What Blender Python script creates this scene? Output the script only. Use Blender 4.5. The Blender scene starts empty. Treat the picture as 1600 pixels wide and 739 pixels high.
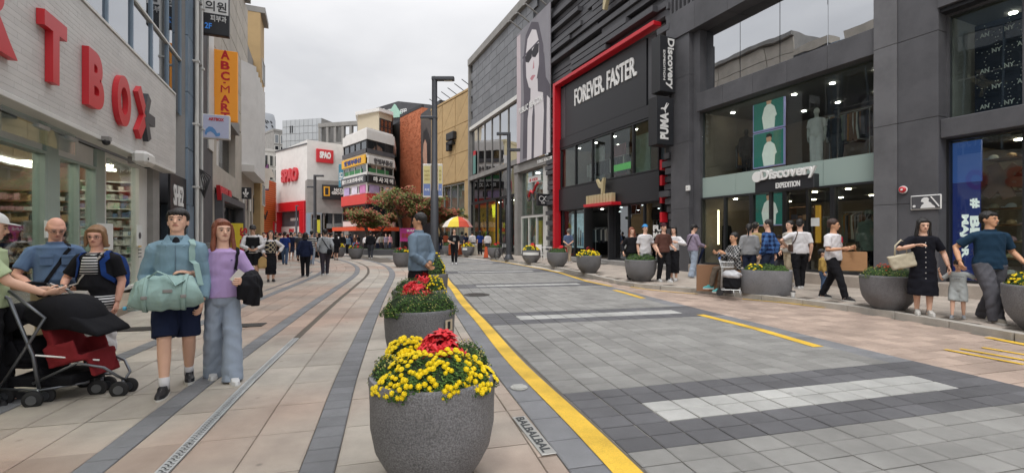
import bpy, bmesh, math, random
import numpy as np
from mathutils import Vector, Matrix, Euler
from mathutils.bvhtree import BVHTree
random.seed(7); rng = np.random.default_rng(7)
SC = bpy.context.scene
COL = SC.collection
R = math.radians
# ------------------------------------------------------------------ camera
FOC, CX, CY, CH = 720.0, 800.0, 370.0, 1.5          # focal length and centre in photograph pixels, eye height
cam_d = bpy.data.cameras.new('camera'); cam = bpy.data.objects.new('camera', cam_d); COL.objects.link(cam)
cam.location = (0, 0, CH); cam.rotation_euler = (R(90), 0, 0)
cam_d.sensor_width = 36; cam_d.lens = 36*FOC/1600; cam_d.clip_start = 0.05; cam_d.clip_end = 2000
SC.camera = cam
# ------------------------------------------------------------------ sky and sun (overcast afternoon)
W = bpy.data.worlds.new('World'); SC.world = W; W.use_nodes = True
nt = W.node_tree; nt.nodes.clear()
SUN_EL, SUN_AZ = R(58), R(200)
def N(nt, t, **k):
    n = nt.nodes.new(t)
    for a, b in k.items(): setattr(n, a, b)
    return n
def L(nt, a, b): nt.links.new(a, b)
sky = N(nt, 'ShaderNodeTexSky', sky_type='NISHITA'); sky.sun_disc = False; sky.sun_elevation = SUN_EL; sky.sun_rotation = SUN_AZ
bg1 = N(nt, 'ShaderNodeBackground'); bg1.inputs[1].default_value = 0.08; L(nt, sky.outputs[0], bg1.inputs[0])
tc = N(nt, 'ShaderNodeTexCoord'); mp = N(nt, 'ShaderNodeMapping'); mp.inputs['Scale'].default_value = (1.2, 1.2, 3.6)
L(nt, tc.outputs['Generated'], mp.inputs[0])
nz = N(nt, 'ShaderNodeTexNoise'); nz.inputs['Scale'].default_value = 1.7; nz.inputs['Detail'].default_value = 5; nz.inputs['Roughness'].default_value = .5
nz.inputs['Distortion'].default_value = .35
L(nt, mp.outputs[0], nz.inputs['Vector'])
rmp = N(nt, 'ShaderNodeValToRGB'); L(nt, nz.outputs[0], rmp.inputs[0])
rmp.color_ramp.elements[0].position = .36; rmp.color_ramp.elements[0].color = (.62, .624, .642, 1)
rmp.color_ramp.elements[1].position = .62; rmp.color_ramp.elements[1].color = (.76, .758, .768, 1)
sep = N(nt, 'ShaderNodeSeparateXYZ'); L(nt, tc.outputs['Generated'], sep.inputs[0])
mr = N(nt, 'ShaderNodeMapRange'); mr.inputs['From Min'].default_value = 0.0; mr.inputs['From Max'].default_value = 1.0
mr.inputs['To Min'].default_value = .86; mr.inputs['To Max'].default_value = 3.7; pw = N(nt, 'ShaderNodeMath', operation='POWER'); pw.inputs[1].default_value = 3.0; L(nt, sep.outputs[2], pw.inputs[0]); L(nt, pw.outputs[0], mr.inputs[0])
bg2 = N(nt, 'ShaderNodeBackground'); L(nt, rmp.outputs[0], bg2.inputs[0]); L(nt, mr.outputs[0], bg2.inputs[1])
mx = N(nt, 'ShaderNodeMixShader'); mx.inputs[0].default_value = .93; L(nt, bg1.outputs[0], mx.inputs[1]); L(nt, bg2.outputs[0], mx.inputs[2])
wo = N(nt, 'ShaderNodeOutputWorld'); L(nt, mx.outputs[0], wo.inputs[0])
sd = bpy.data.lights.new('sun', 'SUN'); sd.energy = 1.3; sd.angle = R(18); sd.color = (1, .965, .92)
sun = bpy.data.objects.new('sun', sd); COL.objects.link(sun)
sv = Vector((math.sin(SUN_AZ)*math.cos(SUN_EL), math.cos(SUN_AZ)*math.cos(SUN_EL), math.sin(SUN_EL)))
sun.rotation_euler = sv.to_track_quat('Z', 'Y').to_euler()
SC.view_settings.view_transform = 'Standard'; SC.view_settings.look = 'None'
SC.view_settings.exposure = 0.33; SC.view_settings.gamma = 1
SC.cycles.max_bounces = 6; SC.cycles.transparent_max_bounces = 12; SC.cycles.caustics_reflective = False; SC.cycles.caustics_refractive = False
# ------------------------------------------------------------------ materials
MATS = {}
def hexc(h):
    h = h.lstrip('#'); c = [int(h[i:i+2], 16)/255 for i in (0, 2, 4)]
    return tuple(x/12.92 if x <= .04045 else ((x+.055)/1.055)**2.4 for x in c)
def mat(name, col=(.5, .5, .5), rough=.6, var=.08, scale=8, bump=.0, bscale=None, metal=0, piece=0.0, spec=.5, speck=0, sscale=170, emit=0, grime=0, gum=0, col2=None, coord='Object', stretch=None, split=None):
    """one procedural surface: base colour with cloudy variation, optional per-piece tone, specks, dirt patches and relief"""
    if name in MATS: return MATS[name]
    if isinstance(col, str): col = hexc(col)
    if isinstance(col2, str): col2 = hexc(col2)
    m = bpy.data.materials.new(name); m.use_nodes = True; MATS[name] = m
    nt = m.node_tree; b = nt.nodes['Principled BSDF']
    b.inputs['Roughness'].default_value = rough; b.inputs['Metallic'].default_value = metal; b.inputs['Specular IOR Level'].default_value = spec
    tc = N(nt, 'ShaderNodeTexCoord'); vec = tc.outputs[coord] if coord != 'World' else None
    if coord == 'World': g = N(nt, 'ShaderNodeNewGeometry'); vec = g.outputs['Position']
    if stretch:
        mp = N(nt, 'ShaderNodeMapping'); mp.inputs['Scale'].default_value = stretch; L(nt, vec, mp.inputs[0]); vec = mp.outputs[0]
    nz = N(nt, 'ShaderNodeTexNoise'); nz.inputs['Scale'].default_value = scale; nz.inputs['Detail'].default_value = 4; L(nt, vec, nz.inputs['Vector'])
    def mixc(fac, a, b2, blend='MIX'):
        x = N(nt, 'ShaderNodeMix', data_type='RGBA', blend_type=blend)
        for s, v in ((x.inputs[0], fac), (x.inputs[6], a), (x.inputs[7], b2)):
            if isinstance(v, bpy.types.NodeSocket): L(nt, v, s)
            elif isinstance(v, (int, float)): s.default_value = v
            else: s.default_value = (*v[:3], 1)
        return x.outputs[2]
    def math_(op, a, b2=0, c=None):
        x = N(nt, 'ShaderNodeMath', operation=op)
        for s, v in zip(x.inputs, (a, b2, c)):
            if v is None: continue
            if isinstance(v, bpy.types.NodeSocket): L(nt, v, s)
            else: s.default_value = v
        return x.outputs[0]
    lo = tuple(c*(1-var) for c in col); hi = tuple(min(1, c*(1+var)) for c in col)
    c = mixc(nz.outputs[0], lo, hi)
    if col2:      # a second stone or paint colour in patches (world position)
        g = N(nt, 'ShaderNodeNewGeometry'); n2 = N(nt, 'ShaderNodeTexNoise'); n2.inputs['Scale'].default_value = split or .5; n2.inputs['Detail'].default_value = 2
        L(nt, g.outputs['Position'], n2.inputs['Vector'])
        f = N(nt, 'ShaderNodeMapRange'); f.inputs['From Min'].default_value = .44; f.inputs['From Max'].default_value = .6; L(nt, n2.outputs[0], f.inputs[0])
        c = mixc(f.outputs[0], c, col2)
    if piece:
        oi = N(nt, 'ShaderNodeObjectInfo'); ge = N(nt, 'ShaderNodeNewGeometry')
        r = math_('FRACT', math_('ADD', oi.outputs['Random'], ge.outputs['Random Per Island']))
        c = mixc(1.0, c, mixc(r, (1-piece,)*3, (1+piece,)*3), 'MULTIPLY')
    if speck:
        v = N(nt, 'ShaderNodeTexNoise'); v.inputs['Scale'].default_value = sscale; v.inputs['Detail'].default_value = 2; L(nt, tc.outputs['Object'] if coord != 'World' else vec, v.inputs['Vector'])
        f = N(nt, 'ShaderNodeMapRange'); f.inputs['From Min'].default_value = .35; f.inputs['From Max'].default_value = .65; L(nt, v.outputs[0], f.inputs[0])
        c = mixc(1.0, c, mixc(f.outputs[0], (1-speck,)*3, (1+speck,)*3), 'MULTIPLY')
    if grime:
        g = N(nt, 'ShaderNodeNewGeometry'); n3 = N(nt, 'ShaderNodeTexNoise'); n3.inputs['Scale'].default_value = 1.3; n3.inputs['Detail'].default_value = 7; n3.inputs['Roughness'].default_value = .65
        L(nt, g.outputs['Position'], n3.inputs['Vector'])
        f = N(nt, 'ShaderNodeMapRange'); f.inputs['From Min'].default_value = .4; f.inputs['From Max'].default_value = .72; L(nt, n3.outputs[0], f.inputs[0])
        c = mixc(1.0, c, mixc(f.outputs[0], (1, 1, 1), (1-grime,)*3), 'MULTIPLY')
    if gum:   # trodden gum and oil spots
        g = N(nt, 'ShaderNodeNewGeometry'); vo = N(nt, 'ShaderNodeTexVoronoi'); vo.inputs['Scale'].default_value = 2.6; L(nt, g.outputs['Position'], vo.inputs['Vector'])
        f = N(nt, 'ShaderNodeMapRange'); f.inputs['From Min'].default_value = .035; f.inputs['From Max'].default_value = .075; f.inputs['To Min'].default_value = gum; f.inputs['To Max'].default_value = 0; L(nt, vo.outputs['Distance'], f.inputs[0])
        c = mixc(f.outputs[0], c, (.06, .055, .05))
    L(nt, c, b.inputs['Base Color'])
    if emit: L(nt, c, b.inputs['Emission Color']); b.inputs['Emission Strength'].default_value = emit
    if bump:
        nb = N(nt, 'ShaderNodeTexNoise'); nb.inputs['Scale'].default_value = bscale or scale*4; nb.inputs['Detail'].default_value = 5; L(nt, vec, nb.inputs['Vector'])
        bp = N(nt, 'ShaderNodeBump'); bp.inputs['Strength'].default_value = min(1, bump); bp.inputs['Distance'].default_value = .02 if bump <= 1 else .02*bump
        L(nt, nb.outputs[0], bp.inputs['Height']); L(nt, bp.outputs[0], b.inputs['Normal'])
    return m
def cloth(name, col, rough=.9, var=.12): return mat(name, col, rough, var, 9, .9, 7, spec=.2, stretch=(1, 1, .55))
def glass(name, tint=(.85, .92, .9), refl=.12, dark=0.0, rough=.0, tomax=.85):
    if name in MATS: return MATS[name]
    m = bpy.data.materials.new(name); m.use_nodes = True; MATS[name] = m; nt = m.node_tree; nt.nodes.clear()
    tr = N(nt, 'ShaderNodeBsdfTransparent'); tr.inputs[0].default_value = (*[t*(1-dark) for t in tint], 1)
    gl = N(nt, 'ShaderNodeBsdfGlossy'); gl.inputs['Roughness'].default_value = rough; gl.inputs[0].default_value = (.95, .97, 1, 1)
    fr = N(nt, 'ShaderNodeLayerWeight'); fr.inputs[0].default_value = .1
    mp = N(nt, 'ShaderNodeMapRange'); mp.inputs['To Min'].default_value = refl; mp.inputs['To Max'].default_value = tomax; L(nt, fr.outputs['Fresnel'], mp.inputs[0])
    # old panes are never quite flat
    ge = N(nt, 'ShaderNodeNewGeometry'); nn = N(nt, 'ShaderNodeTexNoise'); nn.inputs['Scale'].default_value = .5; L(nt, ge.outputs['Position'], nn.inputs['Vector'])
    bp = N(nt, 'ShaderNodeBump'); bp.inputs['Strength'].default_value = .12; bp.inputs['Distance'].default_value = .05; L(nt, nn.outputs[0], bp.inputs['Height']); L(nt, bp.outputs[0], gl.inputs['Normal'])
    mx = N(nt, 'ShaderNodeMixShader'); L(nt, mp.outputs[0], mx.inputs[0]); L(nt, tr.outputs[0], mx.inputs[1]); L(nt, gl.outputs[0], mx.inputs[2])
    o = N(nt, 'ShaderNodeOutputMaterial'); L(nt, mx.outputs[0], o.inputs[0]); return m
def pattern(name, a, b, kind='stripe', scale=20, rough=.9, c3=None):
    """woven or printed pattern laid out in the garment's own coordinates"""
    if name in MATS: return MATS[name]
    m = mat(name, a, rough, .06, 9, .8, 7, spec=.2); nt = m.node_tree; bs = nt.nodes['Principled BSDF']
    a = hexc(a) if isinstance(a, str) else a; b = hexc(b) if isinstance(b, str) else b
    tc = N(nt, 'ShaderNodeTexCoord'); s = N(nt, 'ShaderNodeSeparateXYZ'); L(nt, tc.outputs['Object'], s.inputs[0])
    def band(sock, sc, duty):
        m1 = N(nt, 'ShaderNodeMath', operation='MULTIPLY'); m1.inputs[1].default_value = sc; L(nt, sock, m1.inputs[0])
        m2 = N(nt, 'ShaderNodeMath', operation='FRACT'); L(nt, m1.outputs[0], m2.inputs[0])
        m3 = N(nt, 'ShaderNodeMath', operation='GREATER_THAN'); m3.inputs[1].default_value = duty; L(nt, m2.outputs[0], m3.inputs[0]); return m3.outputs[0]
    mixn = N(nt, 'ShaderNodeMix', data_type='RGBA'); mixn.inputs[6].default_value = (*a, 1); mixn.inputs[7].default_value = (*b, 1)
    if kind == 'stripe': L(nt, band(s.outputs[2], scale, .5), mixn.inputs[0])
    elif kind == 'slats': L(nt, band(s.outputs[2], scale, .3), mixn.inputs[0])
    else:
        d = N(nt, 'ShaderNodeMath', operation='ADD'); L(nt, s.outputs[0], d.inputs[0]); L(nt, s.outputs[1], d.inputs[1])
        if kind == 'argyle':
            p = N(nt, 'ShaderNodeMath', operation='ADD'); L(nt, d.outputs[0], p.inputs[0]); L(nt, s.outputs[2], p.inputs[1])
            q = N(nt, 'ShaderNodeMath', operation='SUBTRACT'); L(nt, d.outputs[0], q.inputs[0]); L(nt, s.outputs[2], q.inputs[1])
            x, y = band(p.outputs[0], scale, .8), band(q.outputs[0], scale, .8)
        else: x, y = band(d.outputs[0], scale, .55), band(s.outputs[2], scale, .55)
        ad = N(nt, 'ShaderNodeMath', operation='ADD'); L(nt, x, ad.inputs[0]); L(nt, y, ad.inputs[1])
        hf = N(nt, 'ShaderNodeMath', operation='MULTIPLY'); hf.inputs[1].default_value = .5 if kind == 'plaid' else 1; hf.use_clamp = True
        L(nt, ad.outputs[0], hf.inputs[0]); L(nt, hf.outputs[0], mixn.inputs[0])
    L(nt, mixn.outputs[2], bs.inputs['Base Color']); return m
def lamp_mat(name, col, s): return mat(name, col, .5, 0, 5, emit=s)
# ------------------------------------------------------------------ object helpers
ORG = {}
def tag(o, label=None, cat=None, group=None, kind=None):
    if label: o['label'] = label
    if cat: o['category'] = cat
    if group: o['group'] = group
    if kind: o['kind'] = kind
    return o
def thing(name, label, cat, loc=(0, 0, 0), rz=0, group=None, org=(0, 0, 0), matrix=None):
    o = bpy.data.objects.new(name, None); COL.objects.link(o); o.empty_display_size = .1
    if matrix is not None: o.matrix_world = matrix
    else: o.location = loc; o.rotation_euler = (0, 0, rz)
    ORG[o.name] = Vector(org); tag(o, label, cat, group); return o
class MB:
    def __init__(s): s.v = []; s.f = []; s.m = []; s.mi = 0
    def add(s, vs, fs):
        k = len(s.v); s.v += [tuple(v) for v in vs]; s.f += [tuple(i+k for i in f) for f in fs]; s.m += [s.mi]*len(fs); return s
    def box(s, x0, x1, y0, y1, z0, z1, rz=0, c=None, M4=None):
        vs = [(x, y, z) for z in (z0, z1) for y in (y0, y1) for x in (x0, x1)]
        if rz:
            cx, cy = c if c else ((x0+x1)/2, (y0+y1)/2); ca, sa = math.cos(rz), math.sin(rz)
            vs = [(cx+(x-cx)*ca-(y-cy)*sa, cy+(x-cx)*sa+(y-cy)*ca, z) for x, y, z in vs]
        if M4: vs = [M4 @ Vector(v) for v in vs]
        return s.add(vs, [(0, 2, 3, 1), (4, 5, 7, 6), (0, 1, 5, 4), (2, 6, 7, 3), (0, 4, 6, 2), (1, 3, 7, 5)])
    def bbox(s, x0, x1, y0, y1, z0, z1, c=.01):
        """box with chamfered edges"""
        bm = bmesh.new(); bmesh.ops.create_cube(bm, size=1)
        for v in bm.verts: v.co = Vector(((x0+x1)/2+v.co.x*(x1-x0), (y0+y1)/2+v.co.y*(y1-y0), (z0+z1)/2+v.co.z*(z1-z0)))
        bmesh.ops.bevel(bm, geom=bm.edges[:], offset=c, segments=1, affect='EDGES')
        bm.verts.index_update(); s.add([v.co[:] for v in bm.verts], [[v.index for v in f.verts] for f in bm.faces]); bm.free(); return s
    def prism(s, poly, a0, a1, axis='y'):
        """poly = (u,v) outline; axis y: (x,z) outline pushed along y; axis z: (x,y); axis x: (y,z)"""
        n = len(poly); F = {'y': lambda u, v, w: (u, w, v), 'z': lambda u, v, w: (u, v, w), 'x': lambda u, v, w: (w, u, v)}[axis]
        return s.add([F(u, v, a0) for u, v in poly]+[F(u, v, a1) for u, v in poly],
                     [tuple(range(n))[::-1], tuple(range(n, 2*n))]+[(i, (i+1) % n, n+(i+1) % n, n+i) for i in range(n)])
    def tube(s, pts, rad, n=8, caps=True, flat=1.0):
        pts = [Vector(p) for p in pts]
        if not isinstance(rad, (list, tuple)): rad = [rad]*len(pts)
        vs = []; prev = None
        for i, p in enumerate(pts):
            d = (pts[min(i+1, len(pts)-1)]-pts[max(i-1, 0)]).normalized()
            if prev is None: a = d.cross(Vector((0, 0, 1)) if abs(d.z) < .9 else Vector((0, 1, 0))).normalized()
            else: a = (prev-d*prev.dot(d)).normalized()
            prev = a; b = d.cross(a); r = rad[i]
            rx, ry = r if isinstance(r, (list, tuple)) else (r, r*flat)
            vs += [p+a*math.cos(t)*rx+b*math.sin(t)*ry for t in [2*math.pi*k/n for k in range(n)]]
        fs = [(i*n+k, i*n+(k+1) % n, (i+1)*n+(k+1) % n, (i+1)*n+k) for i in range(len(pts)-1) for k in range(n)]
        if caps: fs += [tuple(range(n))[::-1], tuple(range((len(pts)-1)*n, len(pts)*n))]
        return s.add(vs, fs)
    def rings(s, rg, n=16, M4=None, caps=True, sq=2.0):
        """rg = (z, rx, ry, xoff, yoff) ellipses stacked upwards"""
        vs = []
        for r in rg:
            z, rx, ry = r[:3]; xo = r[3] if len(r) > 3 else 0; yo = r[4] if len(r) > 4 else 0
            for k in range(n):
                t = 2*math.pi*k/n; c, q = math.cos(t), math.sin(t)
                e = 2/sq
                v = Vector((xo+rx*math.copysign(abs(c)**e, c), yo+ry*math.copysign(abs(q)**e, q), z)); vs.append(M4 @ v if M4 else v)
        fs = [(i*n+k, i*n+(k+1) % n, (i+1)*n+(k+1) % n, (i+1)*n+k) for i in range(len(rg)-1) for k in range(n)]
        if caps: fs += [tuple(range(n))[::-1], tuple(range((len(rg)-1)*n, len(rg)*n))]
        return s.add(vs, fs)
    def ball(s, c, r, nu=12, nv=8, M4=None, zlo=-1):
        c = Vector(c); r = (r,)*3 if not isinstance(r, (list, tuple)) else r
        vs = []; a0 = math.asin(max(-1, zlo))
        for j in range(nv+1):
            a = a0+(math.pi/2-a0)*j/nv
            for k in range(nu):
                t = 2*math.pi*k/nu; v = c+Vector((r[0]*math.cos(a)*math.cos(t), r[1]*math.cos(a)*math.sin(t), r[2]*math.sin(a))); vs.append(M4 @ v if M4 else v)
        fs = [(i*nu+k, i*nu+(k+1) % nu, (i+1)*nu+(k+1) % nu, (i+1)*nu+k) for i in range(nv) for k in range(nu)]
        fs += [tuple(range(nu))[::-1]]
        return s.add(vs, fs)
    def mesh(s, name, mats, off=(0, 0, 0), smooth=False):
        me = bpy.data.meshes.new(name); o = Vector(off)
        me.from_pydata([(v[0]-o.x, v[1]-o.y, v[2]-o.z) for v in s.v], [], s.f)
        mats = mats if isinstance(mats, (list, tuple)) else [mats]
        for m in mats: me.materials.append(m)
        if len(mats) > 1: me.polygons.foreach_set('material_index', s.m)
        if smooth: me.polygons.foreach_set('use_smooth', [True]*len(s.f))
        me.update(); return me
    def build(s, name, mats, parent=None, smooth=False, label=None, kind=None, off=None):
        me = s.mesh(name, mats, off if off is not None else (ORG.get(parent.name, (0, 0, 0)) if parent else (0, 0, 0)), smooth)
        o = bpy.data.objects.new(name, me); COL.objects.link(o)
        if parent: o.parent = parent; ORG[o.name] = ORG.get(parent.name, Vector())
        tag(o, label, None, None, kind)
        if smooth == 'auto': auto(me)
        return o
def auto(me, ang=40):
    me.polygons.foreach_set('use_smooth', [True]*len(me.polygons))
    bm = bmesh.new(); bm.from_mesh(me)
    for e in bm.edges:
        e.smooth = not (len(e.link_faces) == 2 and e.calc_face_angle(0) > R(ang))
    bm.to_mesh(me); bm.free()
def one(mb, name, mats, label, cat, loc=(0, 0, 0), rz=0, group=None, smooth=False):
    """a thing that is a single mesh"""
    o = mb.build(name, mats, None, smooth); o.location = loc; o.rotation_euler = (0, 0, rz); return tag(o, label, cat, group)
def dup_tree(root, label=None):
    r = root.copy(); COL.objects.link(r); ORG[r.name] = ORG.get(root.name, Vector())
    if label: r['label'] = label
    for ch in root.children:
        c = ch.copy(); COL.objects.link(c); c.parent = r
        for g in ch.children:
            d = g.copy(); COL.objects.link(d); d.parent = c
    return r
def struct(mb, name, mats, smooth=False): o = mb.build(name, mats, None, smooth); o['kind'] = 'structure'; return o
DG = None
def text(body, m, parent, o, width, height, ux=(1, 0, 0), uy=(0, 0, 1), depth=.01, bold=.0, name='lettering', shear=0, space=1.0, wrap=None):
    """lettering fitted into width x height; o = lower left corner of the front; ux, uy = reading and up directions"""
    c = bpy.data.curves.new('t', 'FONT'); c.body = body; c.extrude = .05; c.offset = bold; c.shear = shear; c.space_character = space; c.resolution_u = 8 if name == 'letter' else 3; c.space_line = .85
    c.align_x = 'CENTER'
    t = bpy.data.objects.new('t', c); COL.objects.link(t); me = bpy.data.meshes.new_from_object(t)
    n = len(me.vertices); a = np.empty(n*3, np.float32); me.vertices.foreach_get('co', a); a = a.reshape(-1, 3)
    fs = [tuple(p.vertices) for p in me.polygons]; bpy.data.objects.remove(t); bpy.data.curves.remove(c); bpy.data.meshes.remove(me)
    lo, hi = a.min(0), a.max(0); k = (a-lo)/np.maximum(hi-lo, 1e-6)
    ux = Vector(ux).normalized(); uy = Vector(uy).normalized(); un = ux.cross(uy); o = Vector(o)
    mb = MB(); vs = []
    for x, y, z in k:
        p = o+ux*float(x)*width+uy*float(y)*height+un*float(z)*depth
        vs.append(wrap(p) if wrap else p)
    mb.add(vs, fs); return mb.build(name, m, parent)
# ------------------------------------------------------------------ pixel geometry (positions measured in the photograph become metres once, here)
def G(px, py, z=0.0):
    Y = (CH-z)*FOC/(py-CY); return Vector(((px-CX)*Y/FOC, Y, z))
def GY(px, Y, z=0.0): return Vector(((px-CX)*Y/FOC, Y, z))
class Frame:
    """a facade: p0 = left end as seen from the street, p1 = right end; local x along it, y into the building, z up"""
    def __init__(s, p0, p1):
        s.o = Vector((p0[0], p0[1])); d = Vector((p1[0], p1[1]))-s.o; s.len = d.length; s.u = d.normalized(); s.n = Vector((-s.u.y, s.u.x)); s.rz = math.atan2(s.u.y, s.u.x)
    def X(s, px, y=0.0):
        k = (px-CX)/FOC; o = s.o+s.n*y
        return (k*o.y-o.x)/(s.u.x-k*s.u.y)
    def Z(s, x, py, y=0.0): return CH+(CY-py)*(s.o.y+s.u.y*x+s.n.y*y)/FOC
    def XZ(s, px, py, y=0.0): x = s.X(px, y); return x, s.Z(x, py, y)
    def Yp(s, x, px):     # depth offset y at which the sight line px meets the cross plane x
        k = (px-CX)/FOC; o = s.o+s.u*x
        return (k*o.y-o.x)/(s.n.x-k*s.n.y)
    def thing(s, name, label, cat, at=(0, 0, 0), group=None):
        w = s.o+s.u*at[0]+s.n*at[1]
        return thing(name, label, cat, (w.x, w.y, at[2]), s.rz, group, org=at)
    def world(s, x, y, z): w = s.o+s.u*x+s.n*y; return Vector((w.x, w.y, z))
# ================================================================== GROUND
# reference kerb curve: left edge of the grey band beside the planters; (u,v) = metres to its right, metres along it
CP = [(.75, -6), (0.10, -3), (-.62, 0), (-1.355, 2.94), (-1.94, 5.19), (-3.0, 9.8), (-3.75, 13.3), (-4.55, 17), (-5.3, 19.8), (-6.6, 23.5), (-8.96, 28.4), (-13, 35), (-19, 43), (-26, 52)]
def catmull(P, step=.1):
    out = []
    for i in range(1, len(P)-2):
        a, b, c, d = [np.array(p, float) for p in P[i-1:i+3]]
        for t in np.linspace(0, 1, 40, endpoint=False):
            out.append(.5*((2*b)+(-a+c)*t+(2*a-5*b+4*c-d)*t*t+(-a+3*b-3*c+d)*t**3))
    out = np.array(out); s = np.r_[0, np.cumsum(np.hypot(*np.diff(out, axis=0).T))]
    q = np.arange(0, s[-1], step); return np.c_[np.interp(q, s, out[:, 0]), np.interp(q, s, out[:, 1])], q
CV, CQ = catmull(CP)
for _ in range(25): CV[1:-1] = (CV[:-2]+2*CV[1:-1]+CV[2:])/4
CT = np.gradient(CV, axis=0); CT /= np.linalg.norm(CT, axis=1)[:, None]
def UV(u, v):
    x = np.interp(v, CQ, CV[:, 0]); y = np.interp(v, CQ, CV[:, 1]); tx = np.interp(v, CQ, CT[:, 0]); ty = np.interp(v, CQ, CT[:, 1])
    return x+u*ty, y-u*tx, math.atan2(ty, tx)-math.pi/2
VM = CQ[-1]-1
def strip(name, u0, u1, v0, v1, z, m, kind='structure', step=.5, parent=None):
    mb = MB(); vs = []; v = np.arange(v0, v1+step/2, step); 
    for q in v:
        for u in (u0(q) if callable(u0) else u0, u1(q) if callable(u1) else u1): x, y, _ = UV(u, q); vs.append((x, y, z))
    mb.add(vs, [(2*i, 2*i+1, 2*i+3, 2*i+2) for i in range(len(v)-1)]); o = mb.build(name, m, parent)
    if kind: o['kind'] = kind
    return o
granite = dict(rough=.62, var=.1, scale=3, speck=.16, bump=.35, bscale=150, grime=.34, gum=.45)
m_beige = mat('beige granite slab', '#aaa297', piece=.13, col2='#a79081', split=.3, **granite)
m_band = mat('charcoal granite band', '#76777a', piece=.12, **granite)
m_road = mat('grey granite sett', '#868582', piece=.13, **granite)
m_dark = mat('dark basalt sett', '#5a5a5d', piece=.14, **granite)
m_white = mat('white granite sett', '#a9a9a6', piece=.10, **granite)
m_pink = mat('pink granite sett', '#a89588', piece=.18, **granite)
m_walk = mat('buff granite slab', '#aea398', piece=.1, **granite)
m_joint = mat('dirty joint sand', '#5d564e', .95, .25, 30, .4, 60)
m_jointp = mat('pale joint mortar', '#97928a', .95, .2, 30, .3, 60)
m_yellow = mat('worn yellow road paint', '#dcb338', .6, .1, 5, .3, 90, coord='World', grime=.45, speck=.15, gum=.5)
m_far = mat('far paving', '#bab4ad', .7, .12, .6, coord='World', grime=.25)
g = MB(); g.add([(-400, -60, 0), (400, -60, 0), (400, 700, 0), (-400, 700, 0)], [(0, 1, 2, 3)]); GROUND = struct(g, 'ground', m_far)
CURB = [(7.6, 3.0), (7.4, 5.0), (7.19, 6.47), (7.03, 8.0), (6.6, 9.5), (5.7, 11), (4.9, 12.1), (3.55, 13.6), (3.05, 15.5), (2.66, 17.7), (1.35, 23), (-.9, 28.6), (-3.2, 33), (-6.5, 39), (-9, 43)]
CURBS, _q = catmull([(7.8, 1)]+CURB+[(-12, 47)], .3)
CURBS = [tuple(p) for p in CURBS]
# facade lines
dS = Vector((-.394, .919)); nS = Vector((.919, .394))
def ST(w, t): p = nS*w+dS*t; return (p.x, p.y)
WR = 13.6; WL = -3.95
SWZ = .13
poly_walk = [(9.5, -8), (7.8, 0)]+CURBS+[ST(9.5, 50), ST(WR+3, 50), ST(WR+3, -8)]
def inside(p, poly):
    x, y = p; c = False; j = len(poly)-1
    for i in range(len(poly)):
        (xi, yi), (xj, yj) = poly[i], poly[j]
        if (yi > y) != (yj > y) and x < (xj-xi)*(y-yi)/(yj-yi)+xi: c = not c
        j = i
    return c
w_ = MB(); w_.prism(poly_walk, -.05, SWZ-.012, 'z'); WALK = struct(w_, 'sidewalk', m_joint)
PAVE = strip('pavement', -12.5, 1.9, 1.5, 42, .004, m_joint)
ROAD = strip('road', 1.66, 6.6, 1.5, 42, .008, m_jointp)
BAY = strip('loading_bay', 6.4, 15, 1.5, 21.5, .004, m_joint)
def unit_slab(m):
    a, t = .5, .46; vs = [(x, y, z) for z, k in ((0, a), (.6, a), (1, t)) for x, y in ((-k, -k), (k, -k), (k, k), (-k, k))]
    fs = [(i+k*4, (i+1) % 4+k*4, (i+1) % 4+4+k*4, i+4+k*4) for k in (0, 1) for i in range(4)]+[(8, 9, 10, 11)]
    return vs, fs
def seen(x, y): return y > 1.2 and -60 < CX+x*FOC/y < 1660 and CY+CH*FOC/y < 800
def pave(parent, tiles, name, zt, thick=.014, limit=300, stuff_name=None):
    """tiles: (x, y, angle, width, length, material); the nearest in view are objects, the rest one mesh"""
    vs0, fs0 = unit_slab(None); tiles = sorted(tiles, key=lambda t: (not seen(t[0], t[1]), math.hypot(t[0], t[1])))
    ms = list({t[5].name: t[5] for t in tiles}.values()); me = {}
    for m in ms: b = MB(); b.add(vs0, fs0); me[m.name] = b.mesh(name, m)
    for x, y, a, w, l, m in tiles[:limit]:
        o = bpy.data.objects.new(name, me[m.name]); COL.objects.link(o); o.parent = parent
        o.location = (x, y, zt-thick+random.uniform(-.0015, .0015)); o.rotation_euler = (random.uniform(-.002, .002), random.uniform(-.002, .002), a+random.uniform(-.002, .002)); o.scale = (w, l, thick)
    rest = tiles[limit:]
    if rest:
        V = np.array(vs0); n = len(V); mb = MB(); allv = []; allf = []; mi = []
        idx = {m.name: i for i, m in enumerate(ms)}
        for k, (x, y, a, w, l, m) in enumerate(rest):
            ca, sa = math.cos(a), math.sin(a); X = V[:, 0]*w; Y = V[:, 1]*l
            allv += list(zip(X*ca-Y*sa+x, X*sa+Y*ca+y, V[:, 2]*thick+zt-thick)); allf += [tuple(i+k*n for i in f) for f in fs0]; mi += [idx[m.name]]*len(fs0)
        mb.v = [tuple(map(float, v)) for v in allv]; mb.f = allf; mb.m = mi
        mb.build(stuff_name or name+'_field', ms, parent, kind='stuff')
gap = .007
def uvtile(u0, u1, v0, v1, m, g=gap):
    x, y, a = UV((u0+u1)/2, (v0+v1)/2); xa, ya, _ = UV((u0+u1)/2, v0); xb, yb, _ = UV((u0+u1)/2, v1)
    return (x, y, a, u1-u0-g, math.hypot(xb-xa, yb-ya)-g, m)
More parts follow.
